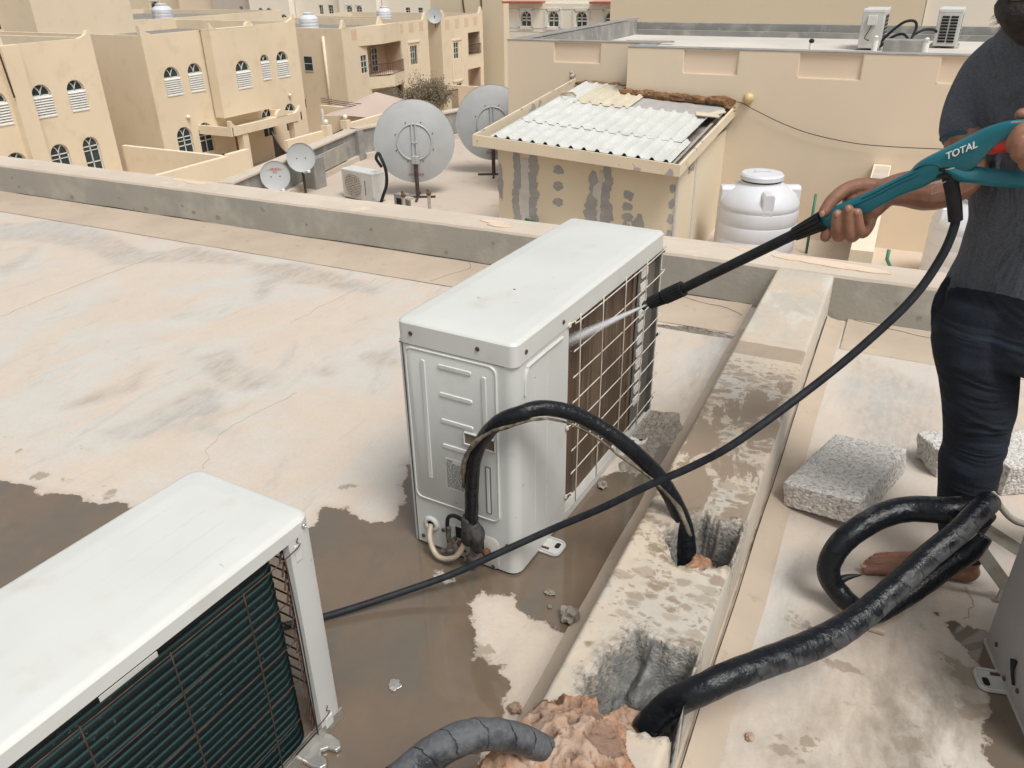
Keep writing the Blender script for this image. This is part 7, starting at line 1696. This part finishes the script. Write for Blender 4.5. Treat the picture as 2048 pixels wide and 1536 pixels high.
iron_gate((-26.7, 33.35, GZ), math.radians(90), 1.2, 2.2, 2.3, 'small dark arched gate between the two ball topped posts')
# carport canopy
cpn = thing('carport', 'pinkish fabric carport canopy on white poles in front of the balcony house', 'carport', (-29, 40, GZ))
C_ = [(-31.2, 38.6), (-26.9, 38.6), (-26.9, 44.0), (-31.2, 44.0)]; mb = MB(); ap = (-29.2, 41.3, -5.0); n = 8
for k in range(4):
    a, b_ = C_[k], C_[(k + 1) % 4]; ring0 = [(a[0] + (b_[0] - a[0]) * i / n, a[1] + (b_[1] - a[1]) * i / n, -6.1 + .12 * math.sin(PI * i / n)) for i in range(n + 1)]
    for i in range(n): mb.add([ring0[i], ring0[i + 1], ap], [(0, 1, 2)])
build(mb, 'canopy', 'shade', cpn)
for a, c in C_: build(MB().tube([(a, c, GZ), (a, c, -5.7)], .07, 6), 'pole', 'wframe', cpn)
lw_ = MB(); [lw_.tube([(-31.2, 38.6, -5.3 + .1 * k), (-29.0, 40.2, -5.75 + .1 * k), (-26.9, 42.0, -5.55)], .02, 4, 4) for k in range(3)]; tag(build(lw_, 'wire_bundle', 'iron'), 'dark wires sagging over the pinkish carport canopy', 'wires')
# dry shrub
tree = thing('dry_shrub', 'sparse dusty brown tree beside the carport in front of the balcony house', 'tree', (-27.2, 44.0, GZ))
random.seed(21); tb = MB(); lf = MB()
def branch(p, d, L, r_, lvl):
    q = p + d * L; m_ = p + d * L * .5 + Vector((random.uniform(-1, 1), random.uniform(-1, 1), random.uniform(-1, 1))) * L * .08
    tb.tube([p, m_, q], [r_, r_ * .8, r_ * .6], 5 if lvl < 2 else 3)
    if lvl >= 2:
        for _k in range(4 if lvl > 2 else 2):
            c = p + (q - p) * random.uniform(.2, 1.15) + Vector((random.gauss(0, .12), random.gauss(0, .12), random.gauss(0, .12))); s_ = random.uniform(.025, .065)
            a = Vector((random.gauss(0, 1), random.gauss(0, 1), random.gauss(0, 1))).normalized() * s_; b_ = a.orthogonal().normalized() * s_ * .6
            lf.add([tuple(c - a), tuple(c + b_), tuple(c + a), tuple(c - b_)], [(0, 1, 2, 3)])
    if lvl < 4:
        for _k in range(4 if lvl < 2 else 4):
            nd = (d + Vector((random.uniform(-1, 1), random.uniform(-1, 1), random.uniform(-.25, .7))) * .75).normalized(); branch(p + d * L * random.uniform(.55, 1), nd, L * random.uniform(.6, .8), r_ * .55, lvl + 1)
for k in range(5):
    a = k * 1.25; branch(Vector((-27.2, 44.0, GZ)), Vector((.3 * math.cos(a), .3 * math.sin(a), 1)).normalized(), 1.55, .07, 0)
build(tb, 'trunk', 'bark', tree); build(lf, 'crown', 'leaf', tree)

# ------------------------------------------------------------------ far background
def farblock(x0, x1, y, z1, m, label, wins=(), depth=12, z0=GZ, arch_=False, trim=True):
    t = thing('apartment_building', label, 'building', ((x0 + x1) / 2, y + 4, z0))
    ops = [(a, c, b_, d, False) for a, c, b_, d in wins]
    build(facade(MB(), x0, x1, z0, z1, [(*w_, arch_) for w_ in wins], .2, FY(y)), 'front_wall', m, t)
    mb = MB().add([(x0, y, z0), (x0, y + depth, z0), (x0, y + depth, z1), (x0, y, z1)], [(0, 1, 2, 3)]).add([(x1, y, z0), (x1, y + depth, z0), (x1, y + depth, z1), (x1, y, z1)], [(0, 1, 2, 3)]).add([(x0, y, z1), (x1, y, z1), (x1, y + depth, z1), (x0, y + depth, z1)], [(0, 1, 2, 3)])
    build(mb, 'side_wall', m, t)
    for w_ in wins: window(t, *w_, FY(y), arch_, grid=(2, 3), depth=.15)
    if trim:
        for w_ in wins: mb = MB(); strip(mb, [(w_[0] - .12, w_[2] - .1), (w_[0] - .12, w_[3] + .1), (w_[1] + .12, w_[3] + .1), (w_[1] + .12, w_[2] - .1), (w_[0] - .12, w_[2] - .1)], .14, -.05, 0, FY(y)); build(mb, 'window_trim', 'wframe' if arch_ else m, t)
    return t
farblock(-124, -91.5, 88, 6, 'fbeige', 'distant beige block with one white framed arched window', [(-99.0, -97.3, -5.0, -2.0)], arch_=True)
farblock(-91.4, -84.5, 86, 6, 'fpink', 'distant pinkish block with a row of four small windows', [(-90.2, -88.9, -4.9, -3.2), (-87.6, -86.5, -4.9, -3.2), (-85.9, -85.0, -4.9, -3.2)], trim=False)
farblock(-84.4, -77.4, 85, 6, 'fgrey', 'distant grey pink block with tiny windows', [(-79.9, -79.4, -3.0, -2.4), (-79.8, -79.3, -4.0, -3.3)], trim=False)
farblock(-77.3, -71.0, 84, 6, 'fwhite', 'distant white block with a pair of narrow arched windows', [(-76.0, -75.2, -4.6, -2.5), (-74.7, -73.9, -4.6, -2.5), (-72.6, -71.6, -4.6, -3.2)], arch_=True, trim=False)
farblock(-70.9, -63.6, 85, 6, 'fwhite', 'distant plain white block with two small windows behind the roof tank', [(-67.3, -66.7, -3.2, -2.2), (-65.9, -65.2, -3.2, -2.2)], trim=False)
farblock(-63.5, -58.2, 84, 6, 'fwhite', 'distant cream white block with tall twin arched windows', [(-62.5, -61.7, -4.4, -2.2), (-61.1, -60.3, -4.4, -2.2)], arch_=True)
farblock(-58.1, -51.0, 85, 6, 'fwhite', 'distant white block left of the big beige block', [(-54.9, -54.3, -3.3, -2.4), (-53.2, -52.6, -3.3, -2.4)], trim=False)
farblock(-38.5, -31.6, 63.5, 6, 'fbeige', 'big plain beige block behind the farthest cream house', []); tt = bpy.data.objects['apartment_building.007'] if 'apartment_building.007' in bpy.data.objects else None
if tt: build(MB().tube([(-35.5, 63.45, 5), (-35.3, 63.45, -1.2), (-34.9, 63.45, -2.4)], .06, 5, 3).tube([(-33.6, 63.45, 5), (-33.6, 63.45, -2.0)], .06, 5), 'down_pipe', 'iron', tt)
wb = farblock(-22.05, -12, 45, -.32, 'fwhite', 'white house with white trimmed arched windows and red tiled edge', [(-21.3, -20.65, -1.5, -.72), (-19.6, -18.95, -1.5, -.72), (-17.9, -17.25, -1.5, -.72), (-16.2, -15.5, -1.5, -.72)], arch_=True)
build(MB().box((-22.3, 44.6, -.32), (-19.9, 45.3, -.22)).box((-17.0, 44.6, -.32), (-12, 45.3, -.22)).box((-19.9, 46, -.32), (-17, 46.3, 2)), 'tiled_edge', 'clay', wb); build(MB().box((-22.05, 45.3, -.32), (-12, 50, 4)), 'upper_storey', 'fwhite', wb)
gl_ = MB(); [gl_.box((-22.06, 44.985, z), (-15, 44.999, z + .02)) for z in (-1.62, -1.8, -.62)]; build(gl_, 'groove', 'fgrey', wb)
farblock(-10.6, -.3, 30, 5, 'fbeige', 'huge plain beige wall behind the far roof', []); farblock(-.28, 12, 30.3, 5, 'fwhite', 'pale cream building behind the two far roof condensers', [])
lb_ = farblock(-47, -34.3, 84, -4.6, 'fwhite', 'low white building with curved arches behind the red car', [], z0=GZ)
mb = MB()
for cx in (-44.0, -41.6, -39.2): strip(mb, [(cx + 1.05 * math.cos(a), -6.6 + .9 * math.sin(a)) for a in [k * PI / 10 for k in range(11)]], .18, -.12, 0, FY(84))
build(mb, 'arch_moulding', 'wframe', lb_)
ywall([(-39, 67.5), (-32.5, 67.5)], .25, -6.55, 'tan street wall in front of the red car'); ywall([(-32.5, 64), (-28.4, 71)], .25, -6.7, 'tan street wall corner beside the peach building')
ywall([(-33, 55.2), (-25.5, 55.2)], .2, -6.4, 'cream wall beyond the tree right of the houses')
iron_gate((-28.9, 48.5, GZ), math.radians(80), 1.7, 2.3, 2.3, 'dark iron gate right of the dry tree')
# red car
car = thing('parked_car', 'red saloon car parked before the white arches', 'car', (-40.2, 79.4, GZ))
prof = [(-2.2, .35), (-2.2, .8), (-1.9, .95), (-1.2, 1.0), (-.6, 1.38), (.35, 1.42), (1.1, 1.02), (1.9, .92), (2.2, .7), (2.2, .35)]
build(MB().prism([(a, c) for a, c in prof], -.85, .85, lambda a, c, h: (a, h, c)), 'body', 'carred', car, world=False, bevel=.08, seg=3)
build(MB().prism([(-1.15, 1.0), (-.58, 1.33), (.32, 1.37), (1.0, 1.03)], -.87, .87, lambda a, c, h: (a, h, c)), 'window_band', 'glass', car, world=False, bevel=.03); build(MB().prism([(.42, 1.41), (1.12, 1.04), (1.06, 1.0), (.38, 1.38)], -.7, .7, lambda a, c, h: (a, h, c)), 'windscreen', 'glass', car, world=False)
for x in (-1.35, 1.35):
    for y in (-.86, .76):
        qw = Matrix.Rotation(PI / 2, 4, 'X'); qw.translation = (x, y + .1, .32); w_ = build(MB().lathe([(.001, 0), (.32, 0), (.32, .2), (.001, .2)], tf=qw, n=18), 'wheel', 'rubber', car, world=False); build(MB().lathe([(.001, .205), (.19, .205), (.19, .0)], tf=qw, n=14), 'rim', 'galv', w_, world=False)
build(MB().sphere((.55, -.95, 1.02), .1, 5, (1, .8, .7)), 'mirror', 'wframe', car, world=False, smooth=True)
for y in (-.6, .6): build(MB().sphere((2.12, y, .72), .12, 5, (.6, 1.4, .7)), 'headlight', 'wframe', car, world=False, smooth=True)
